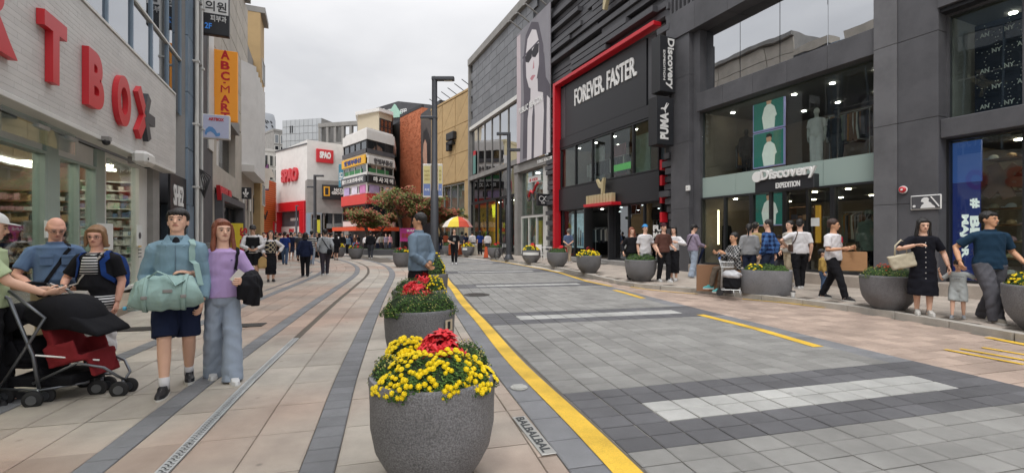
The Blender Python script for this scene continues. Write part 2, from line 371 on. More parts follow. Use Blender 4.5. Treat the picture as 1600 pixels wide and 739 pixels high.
# left promenade
cols = [(-.87, -1.19), (-.40, -.79), (0, -.40)]
tl = []
vv = np.arange(1.7, 41, .63)
slabcols = [(-1.19, -.875), (-.785, -.40), (-.40, 0), (.22, .62), (.62, 1.07), (1.07, 1.52), (-1.80, -1.39), (-2.2, -1.80), (-2.6, -2.2)]
slabcols += [(-3.3-.5*i, -2.8-.5*i) for i in range(19)]
for u0, u1 in slabcols:
    for v in vv:
        x, y, _ = UV((u0+u1)/2, v); 
        q = Vector((x, y)); w = q.dot(nS)
        if w < -4.6 : continue
        if u0 > .2 and v > 30: continue
        tl.append(uvtile(u0, u1, v, v+.63, m_beige))
for v in np.arange(1.7, 33, .42): tl.append(uvtile(1.52, 1.66, v, v+.42, m_beige))
pave(PAVE, tl, 'paving_slab', .018, limit=260)
tl = [uvtile(u0, u0+wd, v, v+.195, m_band) for u0, wd in ((0, .22), (-1.39, .2), (-2.8, .2)) for v in np.arange(1.7, 40, .195)]
for v in np.arange(13.2, 24, .195): tl.append(uvtile(-3.14, -3.04, v, v+.195, m_dark))
b = PAVE.copy(); 
BANDS = strip('kerb_strip', 1.66, 2.13, 1.5, 36, .0105, m_joint)
pave(PAVE, tl, 'band_tile', .020, limit=290, stuff_name='band_tile_field')
# gutter stones and yellow line
tl = [uvtile(1.66, 1.91, v, v+.4, m_band) for v in np.arange(1.7, 34, .4)]+[uvtile(1.9, 2.10, v, v+.4, m_band) for v in np.arange(1.7, 34, .4)]
pave(BANDS, tl, 'gutter_stone', .021, limit=120)
def painted(name, u0, u1, v0, v1, z, lab, group=None):
    o = strip(name, u0, u1, v0, v1, z, m_yellow, kind='structure', step=.25); return o
painted('road_marking', lambda q: 1.90+.012*math.sin(q*1.3), lambda q: 2.085+.012*math.sin(q*1.3+.4), 1.6, 31, .026, '')
# drain channel
m_steel = mat('galvanised drain grating', '#c6c8c8', .45, .1, 20, metal=.45, grime=.3)
m_black = mat('black recess', '#141414', .9)
dr = MB()
for v in np.arange(1.7, 10.2, .5):
    x, y, a = UV(-.83, v+.25); M4 = Matrix.Translation((x, y, .019)) @ Matrix.Rotation(a, 4, 'Z')
    for s in (-1, 1): dr.box(s*.036-.006, s*.036+.006, -.248, .248, -.01, .003, M4=M4)
    dr.box(-.006, .006, -.248, .248, -.01, .002, M4=M4)
    for k in range(13): dr.box(-.036, .036, -.245+k*.0405, -.245+k*.0405+.020, -.01, .002, M4=M4)
o = dr.build('drain_grating', m_steel, None); o['kind'] = 'structure'
# road setts with the banded crossings
tl = []
U0, U1 = 2.13, 6.25
bands = [(3.75+2.99-.0, 1), ]
def yv(Y):   # curve length at which the left road edge has depth Y
    for q in np.arange(0, VM, .05):
        if UV(2.13, q)[1] >= Y: return q
bc = [yv(y) for y in (3.72, 8.25, 13.6, 18.8, 24.2)]
row = .2; nrow0 = bc[0]-3*row
def row_kind(v):
    for c in bc:
        k = math.floor((v-(c-3*row))/row+1e-6)
        if 0 <= k < 6: return 'D' if k in (0, 1, 4, 5) else 'W'
    return 'G'
starts = sorted(set([round(c-3*row, 4) for c in bc])); vs_ = [starts[0]-.2*k for k in range(14, 0, -1)]
for i, s0 in enumerate(starts):
    nx = starts[i+1] if i+1 < len(starts) else s0+11
    n = max(6, round((nx-s0)/row)); 
    vs_ += [s0+k*row for k in range(6)]
    rem = nx-(s0+6*row); nn = max(1, round(rem/row)); vs_ += [s0+6*row+rem*k/nn for k in range(nn)]
vs_.append(starts[-1]+11)
for i in range(len(vs_)-1):
    v0, v1 = vs_[i], vs_[i+1]; kd = row_kind((v0+v1)/2)
    if v0 < 1.6: continue
    for c in range(14):
        u0 = U0+c*.2943
        m = m_road if kd == 'G' else (m_white if kd == 'W' and 1.9 < c+.5 < 13.1 else m_dark)
        tl.append(uvtile(u0, u0+.2943, v0, v1, m, .008 if kd == 'G' else .013))
    tl.append(uvtile(6.25, 6.6, v0, v1, m_band if kd == 'G' else m_dark, .006))
pave(ROAD, tl, 'sett', .022, limit=300)
# right loading bay, pink setts
tl = []
for v in np.arange(1.7, 21, .28):
    for c in range(30):
        od = int(round((v-1.7)/.28)) % 2; u = 6.6+c*.28-(.14 if od else 0); u0 = max(u, 6.6); x, y, a = UV(u+.14, v+.14)
        if inside((x, y), poly_walk) or y > 16: continue
        tl.append(uvtile(u0, u+.28, v, v+.28, m_pink, .011))
pave(BAY, tl, 'sett', .018, limit=300)
# sidewalk slabs and kerb stones
tl = []
for i in range(-4, 170):
    for j in range(46):
        t = i*.3; w = WR+.9-j*.6-(.3 if i % 2 else 0); p = nS*w+dS*t
        if inside((p.x, p.y), poly_walk) and min((p.x-c[0])**2+(p.y-c[1])**2 for c in CURBS[::2]) > .12 and t > -1:
            tl.append((p.x, p.y, math.atan2(dS.y, dS.x)-math.pi/2, .593, .293, m_walk))
pave(WALK, tl, 'paving_slab', SWZ, limit=300)
m_kerb = mat('granite kerb', '#aaa59d', rough=.7, var=.1, scale=4, speck=.14, bump=.3, bscale=120, grime=.35, piece=.08)
ks = MB(); V0 = None
kerb_me = MB().bbox(-.09, .09, -.5, .5, 0, 1, .02).mesh('kerb_stone', m_kerb)
acc = 0
for (x0, y0), (x1, y1) in zip(CURBS[:-1:3], CURBS[3::3]):
    o = bpy.data.objects.new('kerb_stone', kerb_me); COL.objects.link(o); o.parent = WALK
    l = math.hypot(x1-x0, y1-y0); o.location = ((x0+x1)/2+.05, (y0+y1)/2, -.01); o.rotation_euler = (0, 0, math.atan2(y1-y0, x1-x0)-math.pi/2); o.scale = (1, l-.008, SWZ+.014)
# right-hand yellow dashes: road edge, bay edge, hatch strokes
def dash(pts, w, z=.027):
    mb = MB(); pts = [Vector(p) for p in pts]; vs = []
    for i, p in enumerate(pts):
        d = (pts[min(i+1, len(pts)-1)]-pts[max(i-1, 0)]).normalized(); n = Vector((d.y, -d.x))
        for s in (-.5, .5): vs.append((p.x+n.x*w*s, p.y+n.y*w*s, z))
    mb.add(vs, [(2*i, 2*i+1, 2*i+3, 2*i+2) for i in range(len(pts)-1)]); o = mb.build('road_marking', m_yellow, None); o['kind'] = 'structure'
def gg(*p): return [G(a, b).xy for a, b in p]
dash(gg((767, 407.5), (796, 412), (825, 417.5), (850, 422), (875, 427.5), (917, 441), (955, 449)), .13)
dash(gg((960, 455), (982, 461), (1005, 468)), .15); dash(gg((1094, 494), (1185, 517), (1279, 545)), .16)
dash(gg((985, 450), (1020, 455), (1060, 459), (1090, 461)), .07); dash(gg((1160, 469), (1225, 475), (1290, 483)), .08); dash(gg((1543, 530), (1600, 541), (1660, 553)), .14)
for p in (((1476, 549), (1600, 573)), ((1500, 548), (1640, 573)), ((1535, 546), (1680, 571))): dash(gg(*p), .075)
# manhole and gully covers
m_iron = mat('cast iron cover', '#4b4744', .6, .2, 30, .6, 60, metal=.4, grime=.3)
def cover(name, label, px, py, r, zz=.026, rect=None, m_iron=m_iron):
    mb = MB(); p = G(px, py)
    if rect:
        a, b = rect
        mb.box(-a, a, -b, b, 0, .008)
        for i in range(int(a*2/.035)): mb.box(-a+.01+i*.035, -a+.026+i*.035, -b+.02, b-.02, .008, .013)
    else:
        mb.rings([(0, r, r), (.006, r, r), (.008, r*.97, r*.97)], 28); mb.rings([(.008, r*.86, r*.86), (.012, r*.85, r*.85)], 28)
        for i in range(-3, 4): mb.box(-r*.6, r*.6, i*r*.22-.008, i*r*.22+.008, .012, .015)
    return one(mb, name, m_iron, label, 'manhole cover', (p.x, p.y, zz), rz=.23)
cover('manhole_cover', 'round iron manhole cover touching the yellow line on the grey road', 745, 462.5, .33)
cover('manhole_cover', 'small round pale cover set between the yellow line and the front planter', 811, 610, .085, .0265, m_iron=mat('pale steel cover', '#a9a9a4', .5, .2, 30, .4, 60, grime=.2))
cover('manhole_cover', 'dark rectangular grating in the paving right of the woman in jeans', 382, 511, .3, .022, (.3, .16))
cover('manhole_cover', 'dark rectangular grating beside the shop step behind the older couple', 207, 517, .3, .022, (.4, .17))
# long metal nameplate let into the strip beside the front planter
m_plate = mat('brushed steel plate', '#c4c4bf', .35, .1, 30, metal=.7, grime=.2)
t = thing('nameplate', 'long steel nameplate with dark raised lettering set in the paving by the front planter', 'nameplate', (*G(832, 683).xy, .022), rz=R(17))
MB().bbox(-.055, .055, -.34, .34, 0, .006, .002).build('plate', m_plate, t)
text('BALBALBAL', mat('dark lettering enamel', '#3c3f40'), t, (-.035, .32, .0075), .63, .07, (0, -1, 0), (1, 0, 0), .001, .03)
# ================================================================== BUILDINGS
class Bld:
    """a building or sign laid out on a facade frame"""
    def __init__(s, F, name, label, cat, x=0, y=0, z=0, group=None):
        s.F = F; w = F.world(x, y, z); s.t = thing(name, label, cat, w, 0, group, org=w)
    def put(s, mb, name, m, parent=None, kind=None, smooth=False, label=None):
        mb.v = [tuple(s.F.world(*v)) for v in mb.v]; return mb.build(name, m, parent or s.t, smooth, label, kind)
    def box(s, name, m, x0, x1, z0, z1, y0, y1, parent=None, c=0, kind=None, label=None):
        mb = MB(); mb.bbox(x0, x1, y0, y1, z0, z1, c) if c else mb.box(x0, x1, y0, y1, z0, z1); return s.put(mb, name, m, parent, kind, label=label)
    def text(s, body, m, x, z, w, h, y, depth=.03, bold=0, parent=None, name='lettering', ux=(1, 0, 0), uy=(0, 0, 1), **k):
        F = s.F; o = F.world(x, y, z); f = lambda a: Vector((F.u.x*a[0]+F.n.x*a[1], F.u.y*a[0]+F.n.y*a[1], a[2]))
        return text(body, m, parent or s.t, o, w, h, f(ux), f(uy), depth, bold, name, **k)
    def window(s, x0, x1, z0, z1, y, gm, fm, nx=1, nz=1, fw=.05, d=.08, name='window', pane='pane', parent=None):
        """frame ring with mullions as one part, each pane its sub-part"""
        mb = MB(); mb.box(x0, x1, y-d, y+d, z0, z0+fw); mb.box(x0, x1, y-d, y+d, z1-fw, z1)
        for i in range(nx+1): xc = x0+(x1-x0-fw)*i/nx; mb.box(xc, xc+fw, y-d+.003, y+d-.003, z0+fw, z1-fw)
        for j in range(1, nz): zc = z0+(z1-z0)*j/nz; mb.box(x0+fw, x1-fw, y-d+.006, y+d-.006, zc-fw/2, zc+fw/2)
        f = s.put(mb, name, fm, parent)
        for i in range(nx):
            for j in range(nz):
                a = x0+(x1-x0)*i/nx+fw*.6; b = x0+(x1-x0)*(i+1)/nx-fw*.4; c = z0+(z1-z0)*j/nz+fw*.4; e = z0+(z1-z0)*(j+1)/nz-fw*.4
                s.box(pane, gm, a, b, c, e, y-.008, y+.008, f if not parent else parent)
        return f
def cells(B, parent, name, rects, m, y0, y1, limit=300, chamfer=.06):
    """many alike cladding pieces from shared mesh data: rects = (x0,x1,z0,z1[,y0])"""
    rects = list(rects); me = MB().box(-.5, .5, -.5, .5, -.5, .5).mesh(name, m); F = B.F; base = ORG[B.t.name]
    for r in rects[:limit]:
        a = r[4] if len(r) > 4 else y0
        o = bpy.data.objects.new(name, me); COL.objects.link(o); o.parent = parent
        o.location = F.world((r[0]+r[1])/2, (a+y1)/2, (r[2]+r[3])/2)-base; o.rotation_euler = (0, 0, F.rz); o.scale = (r[1]-r[0], abs(y1-a), r[3]-r[2])
    if len(rects) > limit:
        mb = MB()
        for r in rects[limit:]: mb.box(r[0], r[1], r[4] if len(r) > 4 else y0, y1, r[2], r[3])
        B.put(mb, name, m, parent, 'stuff')
FL = Frame(ST(WL, 0), ST(WL, 60)); FR = Frame(ST(WR, 80), ST(WR, -10))
# ---- materials
g_store = glass('shop window glass', (.88, .93, .91), .04, .0, tomax=.55)
g_dark = glass('dark tinted glass', (.45, .5, .52), .22, .2)
g_mirror = glass('mirror curtain glass', (.3, .38, .42), .62, .4)
g_blue = glass('blue curtain glass', (.25, .36, .48), .5, .3)
m_wtile = mat('white brick tile', '#c9c7c4', .45, .06, 3, .15, 60, piece=.05, grime=.1)
m_grout = mat('grey grout', '#9a9896', .9)
m_mint = mat('pale mint aluminium', '#909f97', .4, .04, 3, grime=.1)
m_whitem = mat('white painted metal', '#d4d4d0', .45, .04, 3, grime=.12)
m_red = mat('red sign plastic', '#c22a33', .35, .05, 2, spec=.5)
m_redside = m_red
m_char = mat('charcoal sign plastic', '#3b3f45', .4, .05, 2)
m_bluepan = mat('blue-grey metal panel', '#8a9cad', .45, .05, 1.5, piece=.05, grime=.12)
m_conc = mat('grey render', '#8d8b88', .8, .08, 1.5, .2, 30, grime=.25)
m_dgrey = mat('dark grey render', '#545458', .65, .12, 1.6, .15, 20, grime=.3, stretch=(1.6, 1.6, .25), piece=.05)
m_cgrey = mat('charcoal cladding', '#4a4a4e', .55, .08, 1.2, .1, 20, piece=.08, grime=.15)
m_blk = mat('matt black metal', '#232427', .5, .1, 3)
m_blksign = mat('black sign face', '#26272b', .45, .05, 3)
m_stone = mat('warm stone cladding', '#b5aea3', .75, .07, 2, .15, 30, piece=.06, grime=.2)
m_tan = mat('tan cement board', '#b1966c', .8, .06, .8, .1, 20, piece=.04, grime=.15)
m_white = mat('white render', '#d5d3d0', .8, .04, .6, .1, 20, grime=.12)
m_wlet = mat('white lettering', '#e4e4e2', .5, 0)
m_ceil = mat('shop ceiling', '#57544f', .8)
m_shopw = mat('shop back wall', '#85786a', .85, .2, 2)
m_shopf = mat('shop floor', '#6a625a', .4, .1, 2)
m_wood = mat('oak shelf', '#7b5634', .6, .15, 6, stretch=(1, 1, 6))
m_lamp = lamp_mat('downlight', (1, .86, .62), 28)
m_lampw = lamp_mat('white downlight', (1, .95, .86), 20)
m_orangeL = mat('orange sign', '#e0922c', .5, .04, 3, emit=.12)
m_gold = mat('cream gold letters', '#b8ab86', .4, .05, 3)
m_goods = [mat('goods '+n, c, .6, .2, 8) for n, c in (('white', '#c9c9c4'), ('mint', '#9fc0ae'), ('grey', '#77797c'), ('pink', '#c39aa0'), ('tan', '#a98a62'), ('dark', '#33343a'), ('blue', '#5c7fa8'), ('brown', '#6b4a33'))]
def shop(B, x0, x1, z0, z1, depth, y=.15, lamp=m_lamp, nl=(3, 2), wall=m_shopw, floor=m_shopf, ceil=m_ceil, lr=.07, parent=None):
    """an open room behind a shop window, with its downlights"""
    B.box('shop_floor', floor, x0, x1, z0-.1, z0, y, y+depth); B.box('shop_ceiling', ceil, x0, x1, z1, z1+.1, y, y+depth)
    B.box('shop_wall', wall, x0, x1, z0, z1, y+depth, y+depth+.1)
    for xx in (x0, x1): B.box('shop_wall', wall, xx-.05, xx+.05, z0, z1, y+.01, y+depth)
    for i in range(nl[0]):
        for j in range(nl[1]):
            cx = x0+(x1-x0)*(i+.5)/nl[0]; cy = y+depth*(j+.35)/nl[1]
            mb = MB(); mb.rings([(z1-.03, lr, lr, cx, cy), (z1-.003, lr, lr, cx, cy)], 12); B.put(mb, 'downlight', lamp)
def shelf(B, x0, x1, z0, z1, y, depth, rows, mats, shelfm, fill=.9, sz=(.08, .22), hz=.8, seed=1, cross=None):
    rnd = random.Random(seed); mb = MB(); gh = (z1-z0)/rows
    for r in range(rows+1): mb.box(x0, x1, y, y+depth, z0+r*gh-.015, z0+r*gh+.015)
    for xx in (x0, x1): mb.box(xx-.015, xx+.015, y+.003, y+depth, z0+.015, z1-.015)
    if cross is not None: mb.v = [(cross-(v[1]-y), v[0], v[2]) for v in mb.v]
    sh = B.put(mb, 'shelf', shelfm); gb = MB()
    for r in range(rows):
        x = x0+.04
        while x < x1-.1:
            w = rnd.uniform(*sz)
            if rnd.random() < fill:
                gb.mi = rnd.randrange(len(mats)); gb.box(x, min(x+w*.88, x1-.02), y+rnd.uniform(.01, .08), y+depth*.8, z0+r*gh+.017, z0+r*gh+.017+gh*hz*rnd.uniform(.5, 1))
            x += w
    if cross is not None: gb.v = [(cross-(depth-(v[1]-y)), v[0], v[2]) for v in gb.v]
    B.put(gb, 'shelf_goods', mats, kind='stuff'); return sh
def rack(B, x0, x1, y, z, mats, n, h=.85, seed=2, zf=None):
    rnd = random.Random(seed); mb = MB(); mb.tube([(x0, y, z), (x1, y, z)], .015, 6)
    for xx in (x0+.05, x1-.05): mb.tube([(xx, y, z), (xx, y, zf if zf is not None else z-1.3)], .014, 6)
    B.put(mb, 'clothes_rail', m_steel)
    for i in range(n):
        xx = x0+.12+(x1-x0-.24)*i/max(1, n-1); hh = h*rnd.uniform(.8, 1.05); mb = MB(); a = rnd.uniform(-.02, .02)
        mb.add([(xx-.03, y-.03, z-.04), (xx+.03, y+.03, z-.04), (xx-.035+a, y-.24, z-.12), (xx+.035+a, y-.23, z-.12), (xx-.035+a, y+.24, z-.12), (xx+.035, y+.23, z-.12),
                (xx-.05, y-.22, z-hh), (xx+.05, y-.22, z-hh), (xx-.05+a, y+.22, z-hh), (xx+.05+a, y+.22, z-hh)],
               [(0, 1, 3, 2), (0, 4, 5, 1), (2, 3, 7, 6), (4, 8, 9, 5), (6, 7, 9, 8), (0, 2, 6, 8, 4), (1, 5, 9, 7, 3)])
        B.put(mb, 'hanging_garment', mats[rnd.randrange(len(mats))])
# =========================== LEFT: toy and stationery shop with white tiled fascia
X = FL.X; Z = FL.Z
B = Bld(FL, 'shop_building', 'white tiled shop front with big red letters under blue glass floors', 'building', 8)
xe = X(267); zt, zb = 5.74, 3.47
wall = B.box('fascia', m_grout, -3, xe, zb, zt, -.09, .25)
rects = []
for r in range(25):
    z0 = zb+.004+r*(zt-zb-.02)/25; off = (.31, .0, .17, .46, .08)[r % 5]; x = xe-.01
    first = True
    while x > -2.4:
        x1 = x-(.62 if not first else .62-off); first = False
        rects.append((x1+.004, x, z0, z0+.086)); x = x1
rects.sort(key=lambda q: (q[0] < 5.5, -q[0]))
cells(B, wall, 'wall_tile', rects, m_wtile, -.105, -.088, 300)
B.box('trim', m_whitem, -3, xe, zb-.09, zb-.003, -.12, .2, c=.01); B.box('trim', m_whitem, -3, xe+.01, zt, zt+.05, -.13, .26)
B.box('trim', m_whitem, xe, xe+.03, zb-.05, zt, -.115, .25)
def big(ch, p0, p1, z0, z1, m=m_red, bold=.045):
    x0 = X(p0, -.21); x1 = X(p1, -.21); o = B.text(ch, m, x0, z0, x1-x0, z1-z0, -.11, .10, bold, name='letter'); return o
big('R', -62, 28, 3.9, 4.93); big('T', 70, 105, 3.9, 4.93); big('B', 139, 163, 3.88, 4.93); big('O', 184, 205, 3.86, 4.93)
x0, x1 = X(217, -.21), X(241, -.21); xm = (x0+x1)/2-.08; zc = 4.4
def bar(ax, az, bx, bz, w, m, d0, d1):
    d = Vector((bx-ax, bz-az)).normalized(); q = Vector((-d.y, d.x))*w/2
    mb = MB(); mb.prism([(ax+q.x, az+q.y), (ax-q.x, az-q.y), (bx-q.x, bz-q.y), (bx+q.x, bz+q.y)], d0, d1, 'y'); B.put(mb, 'letter_stroke', m)
bar(x0+.05, 4.93, xm+.04, zc, .27, m_red, -.21, -.11); bar(x0+.05, 3.87, xm+.04, zc, .27, m_red, -.212, -.11)
bar(xm+.02, zc, x1-.35, 4.93, .25, m_char, -.214, -.11); bar(xm+.02, zc, x1-.35, 3.87, .25, m_char, -.216, -.11); bar(xm+.02, zc, x1+.05, zc, .25, m_char, -.218, -.11)
# shop front
yf = .42; zf = .18
for a, b2 in ((64, 83), (144, 157), (213, 231)):
    B.box('column', m_mint if a < 200 else m_whitem, X(a, yf), X(b2, yf), zf, zb-.09, yf-.08, yf+.12, c=.01)
m_tran = m_whitem
xa, xb, xc_ = X(83, yf), X(144, yf), X(156, yf)
B.box('transom', m_tran, -3, xc_-.01, 2.98, zb-.09, yf-.02, yf+.1)
for a, b2 in ((-3, X(0, yf)-.6), (X(0, yf)-.55, X(64, yf))): B.window(a, b2, zf, 2.98, yf, g_store, m_mint, 1, 1)
B.window(X(83, yf), X(144, yf), zf, 2.98, yf, g_store, m_mint, 2, 1); B.window(X(157, yf), X(213, yf), zf, zb-.09, yf, g_store, m_whitem, 1, 1, fw=.07)
# frameless glass canopy fins with clamps
for p in (62, 108):
    B.box('canopy_glass', g_store, X(p, .2)-1.2, X(p, .2)+.0, 3.0, 3.36, .1, .115); B.box('glass_clamp', m_steel, X(p, .2)-.32, X(p, .2)+.02, 3.24, 3.3, .07, .145, c=.008)
shop(B, -3, xe-.3, zf, 3.38, 4.5, .55, nl=(9, 3), lr=.15)
for i in range(3): shelf(B, 4.5+i*4.1, 8.2+i*4.1, zf, 2.9, 3.6, .5, 9, [m_goods[4], m_goods[7], m_goods[0], m_goods[5]], m_blk, .85, (.08, .2), .7, seed=i)
gw, gb_ = [m_goods[0], m_goods[1], m_goods[0], m_goods[2], m_goods[6]], [m_goods[4], m_goods[7], m_goods[0], m_goods[5], m_goods[3]]
shelf(B, .62, 1.9, zf+.1, 3.0, 0, .4, 11, gw, m_whitem, .95, (.07, .16), .75, seed=11, cross=xe-.32); shelf(B, 1.95, 4.9, zf+.1, 2.7, 0, .4, 9, gb_, m_wood, .9, (.07, .2), .7, seed=14, cross=xe-.32)
for k, (xc2, ya_, yb_, zt2) in enumerate(((13.2, 2.2, 4.9, 1.9), (11.2, 1.9, 4.9, 1.5), (9.4, 2.3, 4.9, 1.9))): shelf(B, ya_, yb_, zf, zt2, 0, .45, 5 if zt2 < 1.8 else 7, gb_ if k != 1 else gw, m_wood if k else m_blk, .9, (.07, .2), .75, seed=30+k, cross=xc2)
shelf(B, 8.2, 10.8, zf, 1.2, 2.2, .6, 3, [m_goods[3], m_goods[1], m_goods[4]], m_wood, .95, (.1, .25), .8, seed=12)
m_poster = mat('printed notice', '#d7dad8', .6, .1, 14)
for p0, p1, y0, y1, l in ((152, 175, 349, 392, ''), (213, 221, 352, 385, ''), (70, 92, 345, 372, '')):
    a, b2 = X(p0, .3), X(p1, .3); o = B.box('notice_board', m_poster, a, b2, Z(a, y1, .3), Z(a, y0, .3), .28, .31)
    mb = MB(); mid = (a+b2)/2; zz = Z(a, (y0+y1)/2, .3); 
    mb.rings([(0, .09, .09), (.004, .09, .09)], 14, Matrix.Translation((mid, .279, zz)) @ Matrix.Rotation(R(90), 4, 'X')); B.put(mb, 'print', m_char, o)
    for k in range(4): B.box('print', m_char if k else m_yellow, mid-.13, mid+.1, zz-.3-k*.09, zz-.27-k*.09, .272, .279, o)
# red stool boxes inside, step, threshold
B.box('doorstep', mat('worn step stone', '#96897a', .7, .1, 3, .3, 60, grime=.3, speck=.1), -3, X(219, -.1), 0, zf-.01, -.62, yf+.2, c=.012)
B.box('fill_light_strip', lamp_mat('added fill tube light', (1, .93, .8), 6), -2, xe-.6, 3.3, 3.36, 1.1, 1.3); B.box('fill_light_strip', MATS['added fill tube light'], -2, xe-.6, 3.3, 3.36, 2.7, 2.9)  # two long tubes added only to brighten the shop interior behind the glass
B.box('counter', m_red, X(100, 2), X(140, 2), zf, 1.15, 2.0, 2.5)
# upper curtain wall
xg0, xg1 = -3, X(281, .35)
for i in range(9):
    a = xg1-1.55*(i+1); b2 = xg1-1.55*i
    for j, (z0, z1) in enumerate(((5.7, 7.6), (7.6, 9.9), (9.9, 12.2))): B.box('pane', g_blue, a+.03, b2-.03, z0+.03, z1-.03, .35, .37)
    B.box('mullion', m_bluepan, b2-.03, b2+.03, 5.7, 12.2, .30, .36)
for z in (7.6, 9.9): B.box('mullion', m_whitem, xg0, xg1-.04, z-.03, z+.03, .285, .345)
B.box('floor_slab', m_conc, xg0, xg1, 5.8, 15, .9, 6); B.box('wall', m_bluepan, xg0, xg1, 12.2, 14.2, .3, .88); B.box('parapet', m_stone, xg0, xg1, 14.2, 15.0, .2, 1.2)
xp = X(303, .1)
cells(B, B.box('wall', m_grout, xg1, xp, 2.6, 14.5, .2, 6), 'wall_panel', [(xg1+.02, (xg1+xp)/2-.01, z, z+1.95) for z in np.arange(2.62, 13, 1.98)]+[((xg1+xp)/2+.01, xp-.01, z, z+1.95) for z in np.arange(2.62, 13, 1.98)], m_bluepan, .12, .195)
# recessed entrance with the black sign
B.box('wall', m_conc, xe+.05, xg1+.3, 0, 2.6, 1.2, 1.5); B.box('wall', m_dgrey, xe+.05, xg1, 2.6, 3.6, .5, 1.4)
B.box('pier', m_conc, X(236, .25), X(246, .25), 0, 3.4, .2, .7, c=.01); B.box('pier', m_bluepan, X(292, .15), xp, 0, 2.6, .1, .9, c=.01)
B.box('door', m_blk, X(248, .6), X(262, .6), 0, 2.5, .9, 1.0)
sx0, sx1 = X(265, .12), X(290, .12); o = B.box('sign_panel', m_blksign, sx0, sx1, 0.0, Z(sx0, 270, .12), .1, .16)
B.text('SHE2', m_wlet, X(271, .1), Z(X(271, .1), 321, .1), X(286, .1)-X(271, .1), .66, .1, .02, .02)
# =========================== LEFT: grey pier building with pipes
B = Bld(FL, 'office_building', 'narrow grey building with white pipes running down behind the blade signs', 'building', X(305))
xq = X(330, 0)
B.box('wall', m_dgrey, xp+.02, xq, 0, 14.5, -.05, 7); B.box('parapet', m_stone, xp, xq, 14.5, 15.0, -.1, 1)
B.box('wall_panel', m_whitem, X(322), xq+.01, 5.0, 11.6, -.1, -.04)
for k, (px, r, m) in enumerate(((307, .06, m_whitem), (311, .045, m_conc), (315, .04, m_whitem))):
    mb = MB(); x = X(px, -.15); mb.tube([(x, -.16, 0), (x, -.16, 13.5)], r, 8)
    for z in np.arange(1, 13, 2.2): mb.box(x-r-.02, x+r+.02, -.24, -.04, z, z+.06)
    B.put(mb, 'pipe', m, smooth='auto')
mb = MB(); x = X(312, -.2)
for k in range(5): mb.tube([(x+.1*k, -.2, 3.9), (x+.16*k, -.3-.03*k, 3.3+.1*k), (x+.3, -.28, 2.9), (x+.5-.1*k, -.2, 3.2)], .018, 5)
B.put(mb, 'cable', m_blk)
mb = MB(); mb.box(X(314), X(320), -.3, -.06, Z(X(316), 418), Z(X(316), 380)); B.put(mb, 'meter_box', m_conc)
# =========================== LEFT: stone building with red sign
B = Bld(FL, 'shop_building', 'stone faced building with small red shop sign and slate upper storeys', 'building', X(340))
x0, x1, x2 = xq+.02, X(366), X(376)
B.box('wall', m_stone, x0, x2, 3.6, 4.6, -.05, .25); B.box('wall', m_stone, x0, X(333), 0, 3.6, -.05, .3); B.box('wall', m_stone, X(372), x2, 0, 3.6, -.05, .3)
B.box('wall', m_stone, x0, X(336), 4.6, 7.4, -.05, .3); B.box('wall', m_stone, x1, x2, 4.6, 7.4, -.05, .3)
B.box('beam', m_conc, X(333), x1, 6.9, 7.5, -.25, .35); B.box('wall', m_blk, x0, x2, 0, 9, 1.6, 1.7)
B.box('wall', m_white, X(336), X(351), 4.6, 6.9, .25, .35); B.box('pane', g_dark, X(351), x1, 4.6, 6.9, .25, .28)
B.box('notice_board', m_red, X(346), X(349), 6.0, 6.5, .2, .24)
cells(B, B.box('wall', m_conc, x0, x2+2, 7.5, 16, .05, 6), 'wall_panel', [(a, a+2.2, z, z+1.0) for a in np.arange(x0, x2+1, 2.25) for z in np.arange(7.55, 15.4, 1.05)], m_stone, -.02, .05)
B.box('cornice', m_conc, x0, x2+2, 16, 16.3, -.3, 6)
fr = B.box('shop_surround', m_dgrey, X(333), X(372), 3.05, 3.35, -.35, .3)
B.box('shop_surround', m_dgrey, X(333), X(336), 0, 3.05, -.35, .3); B.box('shop_surround', m_dgrey, X(369.5), X(372), 0, 3.05, -.35, .3)
B.window(X(336), X(369), .1, 3.0, .1, g_dark, m_blk, 3, 1)
shop(B, X(336), X(369), .1, 3.2, 1.3, .2, nl=(4, 1), lamp=m_lampw)
B.text('WISUP', m_red, X(343.5, -.3), Z(X(343), 317, -.3), X(362, -.3)-X(343.5, -.3), .62, -.16, .15, .06)
# white pleated block beyond
B = Bld(FL, 'shop_building', 'pale building with white pleated upper panels behind the arrow sign', 'building', X(385))
a0, a1 = x2+.03, X(397)
B.box('wall', m_stone, a0, a1, 4.4, 9.0, 0, 5); B.box('cornice', m_white, a0, a1, 5.3, 5.7, -.7, 0)
for i in range(6): mb = MB(); xx = a0+(a1-a0)*i/6; w6 = (a1-a0)/6; mb.prism([(xx, 0), (xx+w6, 0), (xx+w6*.9, -.7)], 5.7, 11.8, 'z'); B.put(mb, 'wall_panel', m_white)
B.box('wall', m_conc, a0, a1, 9, 14, .05, 5)
for i in range(4):
    xx = a0+(a1-a0)*i/4; B.box('pier', m_stone, xx, xx+.5, 0, 4.4, -.05, .4); B.window(xx+.55, xx+(a1-a0)/4-.03, .1, 3.2, .2, g_dark, m_whitem, 2, 1); B.box('fascia', m_blksign if i % 2 else m_white, xx+.5, xx+(a1-a0)/4, 3.2, 4.2, 0, .3)
B.box('wall', m_shopw, a0, a1, 0, 4.4, 1.5, 1.6)
B = Bld(FL, 'office_building', 'tall tan building end rising behind the white pleated panels', 'building', X(401))
B.box('wall', m_tan, a1+.02, a1+2.6, 0, 17.5, -.4, 6)
for i in range(1):
    for z in (3.8, 7, 10, 13): B.window(a1+1+i*2.6, a1+2.8+i*2.6, z, z+1.6, -.42, g_dark, m_whitem, 2, 1, d=.04)
B.box('cornice', m_conc, a1, a1+2.7, 17.5, 17.9, -.7, 6)
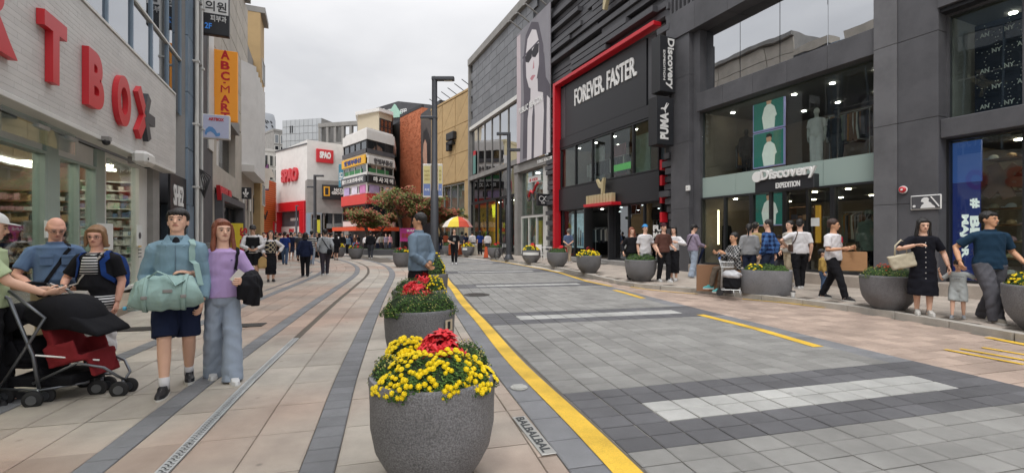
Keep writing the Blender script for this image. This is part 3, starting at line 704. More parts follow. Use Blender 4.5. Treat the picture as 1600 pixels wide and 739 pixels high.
# =========================== blade signs on the left
def blade(label, name, px0, px1, y0, y1, t, m, F=FL, th=.22, fm=m_blk, cat='sign', frame=.0):
    """sign box standing out from the facade, its face towards the viewer; returns the sign and a px,py -> (y,z) map"""
    ya, yb = F.Yp(t, px0), F.Yp(t, px1); zz = lambda px, py: F.Z(t, py, F.Yp(t, px))
    z0, z1 = zz(px0, y1), zz(px0, y0); B = Bld(F, name, label, cat, t, (ya+yb)/2, z0)
    near = -1 if F is FL else 1
    a, b2 = min(ya, yb), max(ya, yb); x0, x1 = sorted((t, t-near*th))
    B.box('sign_case', fm, x0, x1, z0, z1, a, b2, c=.015); B.box('sign_face', m, *sorted((t+near*.012, t-near*.002)), z0+.03, z1-.03, a+.03, b2-.03)
    wall_y = max(a, b2); mb = MB()
    for z in (z0+(z1-z0)*.25, z0+(z1-z0)*.8): mb.tube([(t-near*th/2, b2-.01, z), (t-near*th/2, max(b2+.15, .05), z)], .025, 6)
    B.put(mb, 'bracket', m_blk)
    def T(body, pa, pb, qa, qb, m, bold=.02, up=False, depth=.01):
        y_a, y_b = F.Yp(t, pa), F.Yp(t, pb); zlo, zhi = zz(pa, qb), zz(pa, qa); w = abs(y_b-y_a); h = zhi-zlo
        ux = (0, -1, 0) if F is FL else (0, 1, 0); x = t+near*.014
        if F is not FL: y_a = F.Yp(t, pa)
        if up:  # reads downwards: glyph tops to the right of the picture
            st = y_a if F is not FL else y_a
            return B.text(body, m, x, zhi, h, w, y_a, depth, bold, ux=(0, 0, -1), uy=ux)
        return B.text(body, m, x, zlo, w, h, y_a, depth, bold, ux=ux)
    B.T = T; B.zz = zz; B.tt = t; B.near = near; return B
b = blade('black and white clinic blade sign with Korean lettering above the orange sign', 'blade_sign', 312, 358, -25, 52, X(312, 0), m_blksign)
b.box('sign_face', m_wlet, b.tt-.016, b.tt-.013, b.zz(318, 20), b.zz(318, -20), FL.Yp(b.tt, 357), FL.Yp(b.tt, 318))
b.T('의원', 321, 354, 1, 17, m_blksign, .01, depth=.02); b.T('피부과', 329, 354, 24, 34, m_wlet, .01); b.T('2F', 320, 331, 36, 45, mat('blue lettering', '#3a7fd0', emit=.2), .02)
b = blade('tall orange blade sign with red ABC-MART lettering', 'blade_sign', 332, 371, 77, 188, X(333, 0), m_orangeL, fm=m_orangeL)
for ch, y0, y1 in (('A', 79, 93), ('B', 96, 109), ('C', 112, 126), ('-', 129, 131), ('M', 134, 145), ('A', 149, 161), ('R', 162, 174), ('T', 176, 188)): b.T(ch, 345 if ch != '-' else 349, 359 if ch != '-' else 353, y0, y1, m_red, 0 if ch == 'M' else .04)
b = blade('small pale square sign with red lettering and a blue wave shape', 'blade_sign', 316, 359, 178, 216, X(311, 0)-.3, mat('pale lilac sign', '#bcc0d8', .5), fm=m_whitem)
b.T('ARTBOX', 326, 350, 184, 189, m_red, .04)
mb = MB(); yb0 = FL.Yp(b.tt, 320); zb0 = b.zz(320, 212)
pts = [(0, .05), (.04, .2), (.14, .3), (.26, .29), (.36, .2), (.42, .09), (.5, .12), (.53, .06), (.5, .0), (.38, -.02), (.3, .08), (.2, .14), (.1, .1), (.05, 0)]
mb.prism([(yb0-u*.93, zb0+v*1.1) for u, v in pts], b.tt-.02, b.tt-.014, 'x'); b.put(mb, 'print', mat('blue print', '#5f8fc4'))
b = blade('black square sign with a white three-way arrow over the pavement', 'blade_sign', 375, 392.5, 293, 311, X(376, 0), m_blksign)
b.T('↓', 379, 389, 295, 309, m_wlet, .05)
b = blade('narrow dark sign with a glowing green line beside the orange sign', 'blade_sign', 322, 332, 105, 159, X(331, 0)+.3, m_blksign)
b.box('light_tube', lamp_mat('green tube', (.15, .9, .2), 1.6), b.tt-.05, b.tt-.015, b.zz(326, 150), b.zz(326, 112), FL.Yp(b.tt, 328.6), FL.Yp(b.tt, 326.4))
b = blade('purple pennant poster of a figure in a white top on a far facade', 'blade_sign', 398, 420, 256, 297, X(403, 0)+4, mat('purple poster', '#8b5a97', .6, .15, 4), fm=m_blk)
y0 = FL.Yp(b.tt, 401); s = (y0-FL.Yp(b.tt, 414))/13; zz = b.zz(401, 297)
mb = MB(); mb.prism([(y0, zz+.1), (y0-.9, zz+.1), (y0-.95, zz+1.1), (y0-1.4, zz+1.0), (y0-1.1, zz+1.8), (y0-.2, zz+1.9), (y0+.1, zz+1.0)], b.tt-.03, b.tt-.014, 'x'); b.put(mb, 'print', m_white)
mb = MB(); mb.ball((b.tt-.03, y0-.55, zz+2.2), (.03, .22, .3), 10, 6); b.put(mb, 'print', m_blk)
b = blade('small blue and white hanging sign above the far left shop doors', 'blade_sign', 393, 401, 333, 344, X(400, 0), mat('blue sign', '#7fa3cc'))
b = blade('dark green oval hanging sign beside the orange slatted wall', 'blade_sign', 399, 409, 327, 333, X(402, 0)+2, mat('green sign', '#3f6b3c'))
mb = MB(); xx, yy, zz = X(347, -1.1), -1.1, 0
# yellow upright sign at the shop entrance
t_ = Bld(FL, 'standing_sign', 'yellow standing banner by the entrance under the red sign', 'sign', X(362, -.5), -.5)
t_.box('sign_face', mat('yellow print', '#e8cf3a', .6), X(362, -.5), X(362, -.5)+.04, .15, 2.1, -.95, -.4); t_.box('base', m_blk, X(362, -.5)-.2, X(362, -.5)+.25, 0, .12, -.9, -.45)
t_.text('SALE', m_red, X(362, -.5)-.004, 1.9, 1.2, .3, -.82, .004, .04, ux=(0, 0, -1), uy=(0, -1, 0))
# camera and speaker on the tiled fascia
cm = Bld(FL, 'wall_speaker', 'white rounded speaker box at the right end of the tiled fascia', 'speaker', X(231, -.3), -.3, 3.2)
cm.box('housing', m_whitem, X(222, -.4), X(236, -.4), Z(X(229, -.4), 260, -.4), Z(X(229, -.4), 239, -.4), -.5, -.2, c=.07); cm.box('bracket', m_conc, X(226, -.3), X(229, -.3), 3.2, 3.35, -.25, .02)
mb = MB(); mb.rings([(0, .03, .03), (.01, .03, .03)], 12, Matrix.Translation((X(231, -.5), -.505, Z(X(231, -.5), 249, -.5))) @ Matrix.Rotation(R(90), 4, 'X')); cm.put(mb, 'lens', m_blk)
cm = Bld(FL, 'security_camera', 'small dark dome camera under the tiled fascia above the shop door', 'camera', X(158, -.1), -.1, 3.3)
mb = MB(); mb.ball((X(158, -.1), -.18, 3.36), .07, 12, 8); cm.put(mb, 'dome', m_blksign, smooth=True); cm.box('mount', m_conc, X(158, -.1)-.06, X(158, -.1)+.06, 3.38, 3.46, -.25, -.05)
# =========================== RIGHT SIDE (frame FR, wall plane at y = 0)
X = FR.X; Z = FR.Z
# ---- sportswear shop clad in black fins, red frame
B = Bld(FR, 'shop_building', 'black sportswear shop clad in staggered fins with a red frame', 'building', X(950))
a, b2 = X(862), X(1054); ra, rb = X(872), X(1031)
B.box('wall', m_blksign, a, b2, 10.7, 17, .3, 8); B.box('wall', m_blksign, a, ra, 0, 10.7, .3, 8); B.box('wall', m_blksign, rb, b2, 0, 10.7, .3, 8)
rnd = random.Random(3); fins = []
for k in range(20):
    z = 10.78+k*.31; x = a-.1
    while x < b2:
        l = rnd.uniform(2.2, 5.5); fins.append((x, min(x+l, b2+.05)-.02, z, z+.25, -rnd.choice((.02, .12, .25, .36)))); x += l
cells(B, B.t, 'cladding_fin', fins, m_cgrey, 0, .3)
fins = []
for k in range(34):
    z = .35+k*.31; d1, d2 = rnd.choice((.05, .2, .32)), rnd.choice((.05, .2, .32))
    fins += [(a-.15+rnd.uniform(-.12, .1), ra-.1, z, z+.24, -d1), (rb+.35+rnd.uniform(-.2, .3), b2+.02, z, z+.24, -d2)]
cells(B, B.t, 'cladding_fin', fins, m_cgrey, .0, .3)
m_redf = mat('glossy red frame', '#c2202c', .3, .05, 2)
B.box('red_frame', m_redf, ra-.04, ra+.18, .3, 10.7, -.35, .1, c=.02); B.box('red_frame', m_redf, ra+.2, rb, 10.5, 10.7, -.35, .1, c=.02)
for z in (9.3, 5.3, 4.3, 3.65, 2.9, 2.1): B.box('red_frame', m_redf, rb+.22, rb+.36, z, z+.42, -.2, .1)
B.box('red_frame', m_redf, ra-.1, ra+1.3, .3, .5, -.34, .2)
zt_ = Z(X(1015), 175); 
zg1 = Z(X(1015), 185); zg0 = Z(X(1000), 272)
B.box('sign_panel', m_blksign, ra+.9, rb-.9, zg1+.62, 10.35, .02, .25); B.box('fascia', m_blksign, ra+.2, rb, zg1+.05, zg1+.6, .0, .3)
for xx in (ra+.3, rb-.8): B.box('sign_panel', m_cgrey, xx, xx+.5, zg1+.62, 10.35, .05, .25)
xa_, xb_ = X(898), X(995); B.text('FOREVER. FASTER.', m_wlet, xa_, Z(xa_, 167), xb_-xa_, Z(xa_, 141)-Z(xa_, 167), .02, .05, .015)
B.window(ra+.3, rb-.05, zg0, zg1, .05, g_store, m_blk, 5, 1, fw=.07)
zfa = 3.05
B.box('fascia', m_blksign, ra+.2, rb, zfa, zg0-.03, -.05, .3); 
shop(B, ra+.25, rb, zg0+.02, zg1, 3, .3, nl=(5, 2), lamp=m_lampw)
shop(B, ra+.25, rb, .35, zfa, 5, .35, nl=(5, 2), lamp=m_lampw, wall=m_blk)
rack(B, ra+1, ra+5, 1.6, zg0+1.5, [m_goods[5], m_goods[2], m_goods[0]], 14, zf=zg0, seed=5)
B.box('green_sign', mat('green neon print', '#3f9b3a', emit=.4), X(958, .5), X(985, .5), Z(X(960, .5), 268), Z(X(960, .5), 258), .5, .53)
for i, c in enumerate(('#b9c4c4', '#7d3a40', '#8aa39a', '#404a58')): B.box('display_panel', mat('display print %d' % i, c, .6, .3, 3), ra+1.0+i*2.0, ra+2.2+i*2.0, zg0+.1, zg0+2.4-.2*(i % 2), 1.8, 1.85)
# ground floor
dx0, dx1 = X(917), X(957)
B.window(ra+.35, dx0, .35, zfa, .15, g_store, m_blk, 2, 1, fw=.07); B.window(dx1, rb, .35, zfa, .15, g_dark, m_blk, 3, 1, fw=.07)
B.box('display_panel', mat('snowy city print', '#9dbac6', .5, .55, 5, emit=.25), X(893, .5), X(917, .5), Z(X(905, .5), 388), Z(X(905, .5), 334), .5, .55)
for i in range(7): B.box('print', m_goods[(5, 6, 0, 2, 5, 6, 3)[i]], X(894.5+i*3, .48), X(896+i*3, .48), Z(X(905, .5), 385), Z(X(905, .5), 366-(i*7) % 11), .48, .498)
B.box('door_frame', m_blk, dx0, dx0+.12, .35, zfa, -.2, .3); B.box('door_frame', m_blk, dx1-.12, dx1, .35, zfa, -.2, .3)
rack(B, X(930, 1.4), X(953, 1.4), 1.4, 2.0, [m_goods[5], m_blk, m_goods[0], m_blk], 10, zf=.35, seed=6)
B.box('canopy', m_redf, X(914, -.5), X(958, -.5), zfa-.03, zfa+.12, -.6, 0, c=.01)
gx = X(917, -.3); 
for k in range(9): B.box('letter_bar', m_gold, gx+k*.26, gx+k*.26+.2, zfa+.14, zfa+.58, -.36, -.12, c=.01)
def cat_shape(s=1.0):   # leaping cat as a plain outline
    return [(0, .2), (.18, .34), (.3, .3), (.5, .42), (.62, .7), (.78, 1.0), (.86, .98), (.72, .62), (.8, .62), (1, .95), (1.06, .9), (.86, .5), (.74, .3), (.62, .08), (.66, -.25), (.6, -.3), (.5, 0), (.36, .12), (.2, .14), (.06, .08)]
cx, cz = X(931, -.3), zfa+.75
mb = MB(); mb.prism([(cx+.05+u*.75, zfa+.60+v*.78) for u, v in [(0, .92), (.1, 1), (.45, .64), (.6, .68), (.8, 1.0), (.95, 1.0), (.85, .5), (.8, 0), (.6, .0), (.62, .33), (.35, .42), (.1, .75)]], -.34, -.2, 'y'); B.put(mb, 'cat_logo', m_gold)
mb = MB(); c2 = X(930, -.5); mb.prism([(c2+(1-u)*2.3, Z(c2, 16)+v*1.8) for u, v in cat_shape()], -.6, -.4, 'y'); B.put(mb, 'cat_logo', m_gold)
B.box('doorstep', m_conc, ra, b2, 0, .34, -.45, .3, c=.02); B.box('doorstep', m_conc, dx0-.2, dx1+.2, .1, .24, -.8, -.46, c=.02)
for q in range(2): B.text(('PU', 'MA')[q], m_wlet, X(1021, 0), Z(X(1021), 362+q*11), .55, .27, -.01, .01, .05)
# ---- blade signs on that corner
def rblade(lab, px0, px1, y0, y1, t, m, th=.5):
    b = blade(lab, 'blade_sign', px0, px1, y0, y1, t, m, F=FR, th=th, fm=m_blk); return b
tb = X(1055.5, -.36)
b = rblade('tall black blade sign with white Discovery Expedition lettering', 1031, 1055, 55, 143, tb, m_blksign)
b.T('Discovery', 1040, 1053, 60, 139, m_wlet, .03, up=True); b.T('EXPEDITION', 1036, 1039, 79, 126, m_wlet, .02, up=True)
b = rblade('black blade sign with white PUMA lettering and cat below the taller blade sign', 1026, 1053, 150, 226, tb, m_blksign)
x_, ya_ = b.tt+.014, FR.Yp(b.tt, 1049)
b.text('PUMA', m_wlet, b.tt+.014, b.zz(1034, 218), b.zz(1034, 176)-b.zz(1034, 218), abs(FR.Yp(tb, 1044)-FR.Yp(tb, 1031)), FR.Yp(tb, 1044), .01, .05, ux=(0, 0, 1), uy=(0, -1, 0))
mb = MB(); yc = FR.Yp(tb, 1032); mb.prism([(yc-(0)+u*.3*-1 if 0 else yc+.0+u*(FR.Yp(tb, 1044)-FR.Yp(tb, 1032)), b.zz(1034, 173)+v*.32) for u, v in cat_shape()], b.tt+.012, b.tt+.02, 'x'); b.put(mb, 'cat_logo', m_wlet)
# ---- outdoor clothing shop, dark grey frame
B = Bld(FR, 'shop_building', 'dark grey framed outdoor clothing shop with tall glazing and white band', 'building', X(1230))
c0, c1, c2, c3, c4 = X(1055), X(1095), X(1375), X(1412), X(1476)
c5 = X(1600)+7.6
[B.box('pier', m_dgrey, c0+.02, c1-.35, z, z+2.592, -.25, .8, c=.006) for z in (0, 2.6, 5.2, 7.8)]; B.box('pier', m_dgrey, c1-.34, c1, 0, 9.4, -.05, .8)
[B.box('beam', m_dgrey, c0-.2+(c2-c0+.2)*i/5, c0-.2+(c2-c0+.2)*(i+1)/5-.008, 9.42, 10.5, -.3, 1.4, c=.008) for i in range(5)]; B.box('parapet', m_dgrey, c0-.2, c5, 11.6, 12.6, -.3, 1.4)
mb = MB()
for i in range(90): mb.box(c0+i*.22, c0+i*.22+.09, -.28, 0, 10.5, 11.6)
B.put(mb, 'parapet_rib', m_dgrey, kind='stuff'); B.box('wall', m_blksign, c0, c5, 10.5, 11.6, .01, .5)
[B.box('beam', m_dgrey, c1+(c2-c1)*i/5+.004, c1+(c2-c1)*(i+1)/5-.004, 6.24, 6.92, -.22, .6, c=.008) for i in range(5)]
n = 4
for i in range(n): B.box('pane', g_mirror, c1+(c2-c1)*i/n+.012, c1+(c2-c1)*(i+1)/n-.012, 6.92, 9.42, .3, .32)
for i in range(n): B.box('pane', g_store, c1+(c2-c1)*i/n+.006, c1+(c2-c1)*(i+1)/n-.006, 3.74, 6.24, .1, .12)
m_band2 = mat('frosted white glass band', '#9aaba5', .25, .04, 1)
for i in range(n): B.box('spandrel', m_band2, c1+(c2-c1)*i/n+.006, c1+(c2-c1)*(i+1)/n-.006, 2.98, 3.73, .085, .13)
shop(B, c1, c2, 3.75, 6.2, 4.5, .2, nl=(5, 2), lamp=m_lampw, wall=m_shopw)
shop(B, c1, c2, .45, 2.95, 6, .2, nl=(6, 2), lamp=m_lamp)
B.box('wall', m_dgrey, c1, c2, 6.9, 9.5, 3.5, 3.6); B.box('wall', m_dgrey, c1, c2, 9.5, 12.4, .9, 6)
# window posters: a walker in a pale jacket on green, in lilac frames
m_green = mat('dark green print', '#27655c', .5, .15, 2, emit=.5); m_lil = mat('lilac light frame', '#9a96c4', .4, emit=.3); m_pj = mat('print pale jacket', '#c9ccc6', .6, .1, 6, emit=.5); m_pskin = mat('print skin', '#b98e74', emit=.4)
def poster(x0, x1, z0, z1, y, k):
    f = B.box('poster_frame', m_lil, x0-.04, x1+.04, z0-.04, z1+.04, y, y+.06); B.box('poster', m_green, x0, x1, z0, z1, y-.012, y-.002, f)
    w, h = x1-x0, z1-z0; P = lambda pts, m, d=.02: B.put(MB().prism([(x0+u*w, z0+v*h) for u, v in pts], y-d, y-.013, 'y'), 'print', m, f)
    P([(.36, 0), (.3, .35), (.38, .62), (.47, .7), (.6, .7), (.72, .6), (.8, .35), (.74, .3), (.72, 0)], m_pj); P([(.47, .7), (.45, .82), (.5, .9), (.58, .9), (.62, .8), (.6, .7)], m_pskin, .022)
    P([(.44, .84), (.46, .93), (.56, .95), (.64, .9), (.63, .8), (.59, .85)], m_blk, .025); P([(.3, .36), (.5, .3), (.52, .36), (.36, .42)], m_pj, .024)
xa_, xb_ = X(1178, .9), X(1224, .9); poster(xa_, xb_, Z(xa_, 207, .9), Z(xa_, 155, .9), .9, 0); poster(xa_, xb_, Z(xa_, 263, .9), Z(xa_, 212, .9), .9, 1)
xa_, xb_ = X(1176, .7), X(1227, .7); poster(xa_, xb_, Z(xa_, 352, .7), Z(xa_, 300, .7), .7, 2)
mixg = [m_goods[5], m_goods[2], m_goods[7], mat('ochre coat', '#a8763a'), mat('sage coat', '#7c8574'), m_goods[0]]
rack(B, X(1300, 2), X(1368, 2), 1.8, 5.4, mixg, 22, 1.0, 7, zf=3.75); rack(B, X(1120, 2), X(1165, 2), 2.0, 5.2, mixg, 12, 1.0, 8, zf=3.75)
rack(B, X(1230, 3), X(1290, 3), 3.2, 2.2, mixg, 24, .9, 9, zf=.45); rack(B, X(1330, 3), X(1370, 3), 2.6, 2.3, mixg, 12, 1.0, 10, zf=.45)
B.box('feature_panel', mat('blue violet print', '#39589a', .5, .3, 1.5, col2='#7a4a86', split=.9), X(1110, 2.6), X(1135, 2.6), 3.8, 5.4, 2.6, 2.7)
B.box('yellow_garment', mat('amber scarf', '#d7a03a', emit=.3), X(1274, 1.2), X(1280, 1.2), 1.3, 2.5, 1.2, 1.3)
shelf(B, X(1232, 1.6), X(1272, 1.6), 1.2, 2.5, 1.6, .4, 3, [m_goods[7], m_goods[4], m_goods[5]], m_wood, .9, (.15, .35), .6, seed=21)
# ground floor glazing and doors
dz = 2.97
for p0, p1, nn in ((1097, 1176, 2), (1176, 1228, 1), (1228, 1303, 2), (1303, 1375, 1)): B.window(X(p0, .1), X(p1, .1)-.01, .45, dz, .1, g_store, m_blk, nn, 1, fw=.06)
B.box('notice_board', m_poster, X(1267), X(1280), Z(X(1273), 354), Z(X(1273), 341), .0, .02); 
B.box('light_line', lamp_mat('warm light strip', (1, .85, .5), 3), X(1121, .5), X(1122.6, .5), 1.2, 2.5, .5, .55)
B.box('doorstep', m_walk, c1-.3, c5, 0, .44, -.35, .4, c=.02); 
# projecting shop sign
sx0, sx1 = X(1183, -.5), X(1279, -.5); zs = Z(sx0, 303, -.5)
sg = B.box('sign_board', m_blksign, sx0-.05, sx1-.1, zs+.0, zs+.42, -.55, -.3, c=.02); 
B.text('Discovery', m_wlet, sx0+.18, zs+.30, sx1-sx0-.2, .42, -.52, .08, .03, name='lettering'); B.text('EXPEDITION', m_wlet, sx0+.7, zs+.09, sx1-sx0-1.2, .17, -.555, .02, .03)
mb = MB(); mb.rings([(0, .17, .17), (.10, .17, .17)], 18, Matrix.Translation((sx0+.06, -.5, zs+.52)) @ Matrix.Rotation(R(90), 4, 'X')); B.put(mb, 'globe_logo', m_wlet)
B.box('post', m_blk, X(1203, -.45), X(1207, -.45), .17, zs, -.5, -.4)
# grey corner pier and next shop
B = Bld(FR, 'shop_building', 'dark grey shop at the right edge with navy window and cap display', 'building', X(1520))
[(B.box('pier', mat('mid grey render', '#69696c', .65, .12, 1.6, .15, 20, grime=.3, stretch=(1.6, 1.6, .25)), c2+.01, c3, z, z+1.99, -.3, .9, c=.006), B.box('pier', m_dgrey, c3+.002, c4, z, z+1.99, -.27, .9, c=.006)) for z in (.3, 2.3, 4.3, 6.3, 8.3, 10.3)]
B.box('beam', m_dgrey, c4, c5, 3.78, 4.22, -.2, .6, c=.015); B.box('beam', m_dgrey, c4, c5, 6.8, 12, -.3, .8)
B.box('soffit', m_blksign, c4, c5, 6.7, 6.79, -.2, 2)
B.window(c4, c5, 4.22, 6.7, .15, g_store, m_dgrey, 7, 1, fw=.04); B.window(c4, c5, .45, 3.78, .15, g_store, m_blk, 7, 1, fw=.05)
shop(B, c4, c5, 4.25, 6.65, 2.5, .3, nl=(6, 1), lamp=m_lampw, wall=m_conc); m_navy = mat('navy lightbox', '#162258', .6, .08, 2, emit=.6)
shop(B, c4, c5, .45, 3.7, 4, .3, nl=(5, 2), lamp=m_lamp, wall=m_shopw)
xm_ = X(1523, .9)
o = B.box('pattern_screen', mat('navy monogram screen', '#151d33', .5, .1, 3), xm_, c5-.1, 4.4, 6.5, .9, .95)
rnd = random.Random(4)
for i in range(19):
    for j in range(5):
        x = xm_+.1+i*.42+(j % 2)*.21; z = 4.5+j*.42
        B.text('NY' if (i+j) % 2 else 'AN', m_wlet, x, z, .16, .1, .89, .008, .02, parent=o)
mb = MB()
for i in range(20):
    for j in range(6):
        cx_ = xm_+.18+i*.42+(j % 2)*.21; cz_ = 4.34+j*.42
        for q in range(14):
            an = q*2*math.pi/14
            x, z = cx_+.21*math.cos(an), cz_+.2*math.sin(an)
            if xm_ < x < c5-.1 and 4.42 < z < 6.48: mb.box(x-.008, x+.008, .885, .899, z-.008, z+.008)
B.put(mb, 'dot_print', m_wlet, o, kind='stuff')
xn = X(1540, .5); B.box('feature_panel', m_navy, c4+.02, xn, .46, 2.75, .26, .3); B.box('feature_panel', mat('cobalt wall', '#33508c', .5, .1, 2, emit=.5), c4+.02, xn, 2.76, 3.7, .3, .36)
for body, p, y0, y1, w in (('#', 1516, 311, 326, 15), ('BE', 1516, 338, 373, 15), ('MAJOR', 1500, 336, 403, 14)):
    xx = X(p, .26); B.text(body, mat('backlit white letters', '#e4e4e2', .5, 0, emit=.5), xx, Z(xx, y0, .26), Z(xx, y0, .26)-Z(xx, y1, .26), X(p+w, .26)-xx, .255, .01, .05, ux=(0, 0, -1), uy=(1, 0, 0))
for r in range(8):
    z = .6+r*.38; B.box('shelf', m_wood, X(1548, 1), c5, z, z+.04, .9, 1.3)
    for k in range(16):
        x = X(1552, 1)+k*.3; mb = MB(); mb.ball((x, 1.0, z+.06), (.1, .07, .09), 10, 5, zlo=-.2); mb.box(x-.12, x+.02, .86, .98, z+.045, z+.06); B.put(mb, 'cap', (m_gold, m_goods[0], m_goods[4], m_goods[3])[(r*3+k) % 4], smooth=False)
x_ = X(1566, .7)
for an in (0, 60, 120):
    mb = MB(); mb.box(-.42, .42, .62, .68, -.11, .11, M4=Matrix.Translation((x_, 0, 2.75)) @ Matrix.Rotation(R(an+10), 4, 'Y')); B.put(mb, 'star_bar', m_goods[7])
# plaques on the pier
q = Bld(FR, 'wall_plaque', 'silver baseball league plaque with a white batter outline on the grey pier', 'plaque', X(1447, -.3), -.3, 2.3)
px0, px1 = X(1423, -.3), X(1471, -.3); z0, z1 = Z(px0, 329, -.3), Z(px0, 307, -.3); zmid = (z0+z1)/2
q.box('plate', m_wlet, px0, px1, z0, z1, -.31, -.272, c=.012); q.box('field', m_dgrey, px0+.02, px1-.02, z0+.02, z1-.02, -.315, -.309)
W_, H_ = px1-px0, z1-z0
mb = MB(); mb.prism([(px0+u*W_, z0+v*H_) for u, v in ((.34, .1), (.38, .3), (.46, .42), (.44, .5), (.36, .55), (.38, .72), (.46, .84), (.56, .84), (.62, .72), (.6, .55), (.68, .45), (.72, .34), (.8, .22), (.82, .1))], -.325, -.315, 'y'); q.put(mb, 'batter_figure', m_wlet)
mb = MB(); mb.prism([(px0+u*W_, z0+v*H_) for u, v in ((.66, .88), (.7, .88), (.96, .2), (.93, .16))], -.328, -.315, 'y'); q.put(mb, 'bat', m_wlet)
mb = MB(); mb.rings([(0, .03, .03), (.01, .03, .03)], 12, Matrix.Translation((px0+.13*W_, -.315, z0+.25*H_)) @ Matrix.Rotation(R(90), 4, 'X')); q.put(mb, 'ball', m_wlet)
q = Bld(FR, 'fire_alarm', 'round red fire alarm bell on the grey pier above the plaque', 'alarm', X(1409, -.3), -.3, 2.6)
xx = X(1409, -.36); zz = Z(xx, 297, -.36)
for nm, r, d, m in (('base', .095, .02, m_wlet), ('bell', .075, .07, m_red), ('button', .03, .085, m_wlet)):
    mb = MB(); mb.rings([(0, r, r), (d*.7, r, r), (d, r*.7, r*.7)], 18, Matrix.Translation((xx, -.3, zz)) @ Matrix.Rotation(R(90), 4, 'X')); q.put(mb, nm, m)
q = Bld(FR, 'sensor_box', 'small white sensor box on the dark grey pier beside the black fins', 'sensor', X(1076, -.26), -.26, 3)
xx = X(1072, -.3); zz = Z(xx, 299, -.3); q.box('housing', m_wlet, xx, xx+.17, zz, zz+.2, -.33, -.24, c=.01); q.box('lens', m_blk, xx+.07, xx+.1, zz+.08, zz+.12, -.335, -.328)
# ---- glass and slate building with the fashion banner
B = Bld(FR, 'shop_building', 'grey slate and glass building carrying the huge sunglasses banner', 'building', X(775))
a, b2 = X(735), X(861); wc = X(811)
m_slate = mat('grey slate panel', '#74767a', .6, .1, 1, .15, 12, piece=.1, grime=.2)
w = B.box('wall', m_blksign, a, b2, 11.7, 17.9, .1, 9)
cells(B, w, 'wall_panel', [(a+.05+i*1.7+(j % 2)*.6, a+.05+(i+1)*1.7-.04+(j % 2)*.6, 11.8+j*.72, 11.8+j*.72+.68) for j in range(8) for i in range(8)], m_slate, .0, .1)
B.box('trim', m_conc, a-.1, b2, 17.6, 18.2, -.25, 9); B.box('trim', m_conc, a-.1, a+.12, 0, 17.6, -.2, .2); B.box('trim', m_whitem, a+.12, wc, 11.45, 11.75, -.15, .2)
B.window(a+.2, wc-.3, 7.1, 11.45, .1, g_mirror, m_conc, 6, 1, fw=.08); B.box('trim', m_conc, a+.12, wc, 6.75, 7.1, -.15, .25)
B.window(a+.2, wc-.3, 4.6, 6.75, .1, g_dark, m_blk, 6, 1, fw=.08)
B.box('display_panel', mat('bottle print', '#5f8d86', .5), a+.8, a+1.5, 7.3, 9.0, -.0, .02); B.box('display_panel', m_red, a+.8, a+1.5, 9.01, 9.4, .0, .02)
shop(B, a+.2, wc-.3, .25, 4.5, 6, .3, nl=(4, 2), lamp=m_lampw, lr=.15); B.box('wall', m_shopw, a, wc, 4.6, 11.4, 1.5, 1.6)
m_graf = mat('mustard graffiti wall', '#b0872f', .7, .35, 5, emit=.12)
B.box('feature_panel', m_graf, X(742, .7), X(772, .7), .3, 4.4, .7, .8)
rnd = random.Random(9)
for k in range(26):
    mb = MB(); cx_ = rnd.uniform(X(744, .7), X(766, .7)); cz_ = rnd.uniform(.8, 4.1); pts = [(cx_, .68, cz_)]
    for q_ in range(4): pts.append((pts[-1][0]+rnd.uniform(-.4, .4), .68, min(4.3, max(.5, pts[-1][2]+rnd.uniform(-.4, .4)))))
    mb.tube(pts, .03, 5); B.put(mb, 'graffiti_stroke', m_blk)
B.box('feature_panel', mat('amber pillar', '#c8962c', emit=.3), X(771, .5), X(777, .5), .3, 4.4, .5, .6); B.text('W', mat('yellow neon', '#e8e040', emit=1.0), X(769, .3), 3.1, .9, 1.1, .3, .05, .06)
B.window(X(737, .1), X(776, .1), .25, 4.55, .1, g_store, m_blk, 3, 1, fw=.09); B.window(X(782, .1), wc-.3, .25, 4.55, .1, g_store, m_blk, 3, 1, fw=.09)
for i, c in enumerate(('#7fcf3a', '#c8c08a')):
    mb = MB(); mb.ball((X(771+i*4, 1.3), 1.3, 1.2+.5*(1-i)), .75-.1*i, 14, 9); B.put(mb, 'display_ball', mat('display ball %d' % i, c, .6), smooth=True)
# narrow shop under the banner
B.box('wall', m_conc, wc-.28, wc+.3, 0, 6.6, -.25, .4); B.box('beam', m_conc, wc-.28, b2, 6.05, 6.6, -.3, .4); B.box('pier', m_whitem, b2-.9, b2-.3, 0, 6.05, -.1, .4)
B.window(wc+.3, b2-.9, 2.9, 6.05, .1, g_store, m_conc, 2, 1, fw=.07); B.window(wc+.3, b2-.9, .25, 2.9, .1, g_store, m_whitem, 3, 1, fw=.1)
shop(B, wc+.3, b2-.9, .25, 6, 3.5, .3, nl=(2, 2), lamp=m_lampw, wall=mat('cream shop wall', '#9aa29a'), lr=.15)
xx = X(825, 0); o = B.box('notice_board', m_wlet, xx, X(845, 0), Z(xx, 287), Z(xx, 278), .0, .03); o2 = B.text('★ KIDS', m_red, xx+.2, Z(xx, 286), 1.3, .25, -.002, .01, .03)
mb = MB(); mb.tube([(xx+.2, -.02, Z(xx, 308)), (xx+.5, -.02, Z(xx, 300)), (xx+.9, -.02, Z(xx, 304)), (xx+1.2, -.02, Z(xx, 295)), (xx+1.6, -.02, Z(xx, 290))], .1, 6); B.put(mb, 'rider_print', m_red)
for k in (0.25, 1.15): mb = MB(); mb.tube([(xx+k+.28*math.cos(t), -.02, Z(xx, 309)+.28*math.sin(t)) for t in np.linspace(0, 6.28, 13)], .04, 5); B.put(mb, 'rider_print', m_char)
mb = MB(); mb.box(X(836, .8), X(846, .8), .8, .9, .9, 2.6); B.put(mb, 'feature_panel', mat('pale yellow print', '#d9c860', .6, .2, 3))
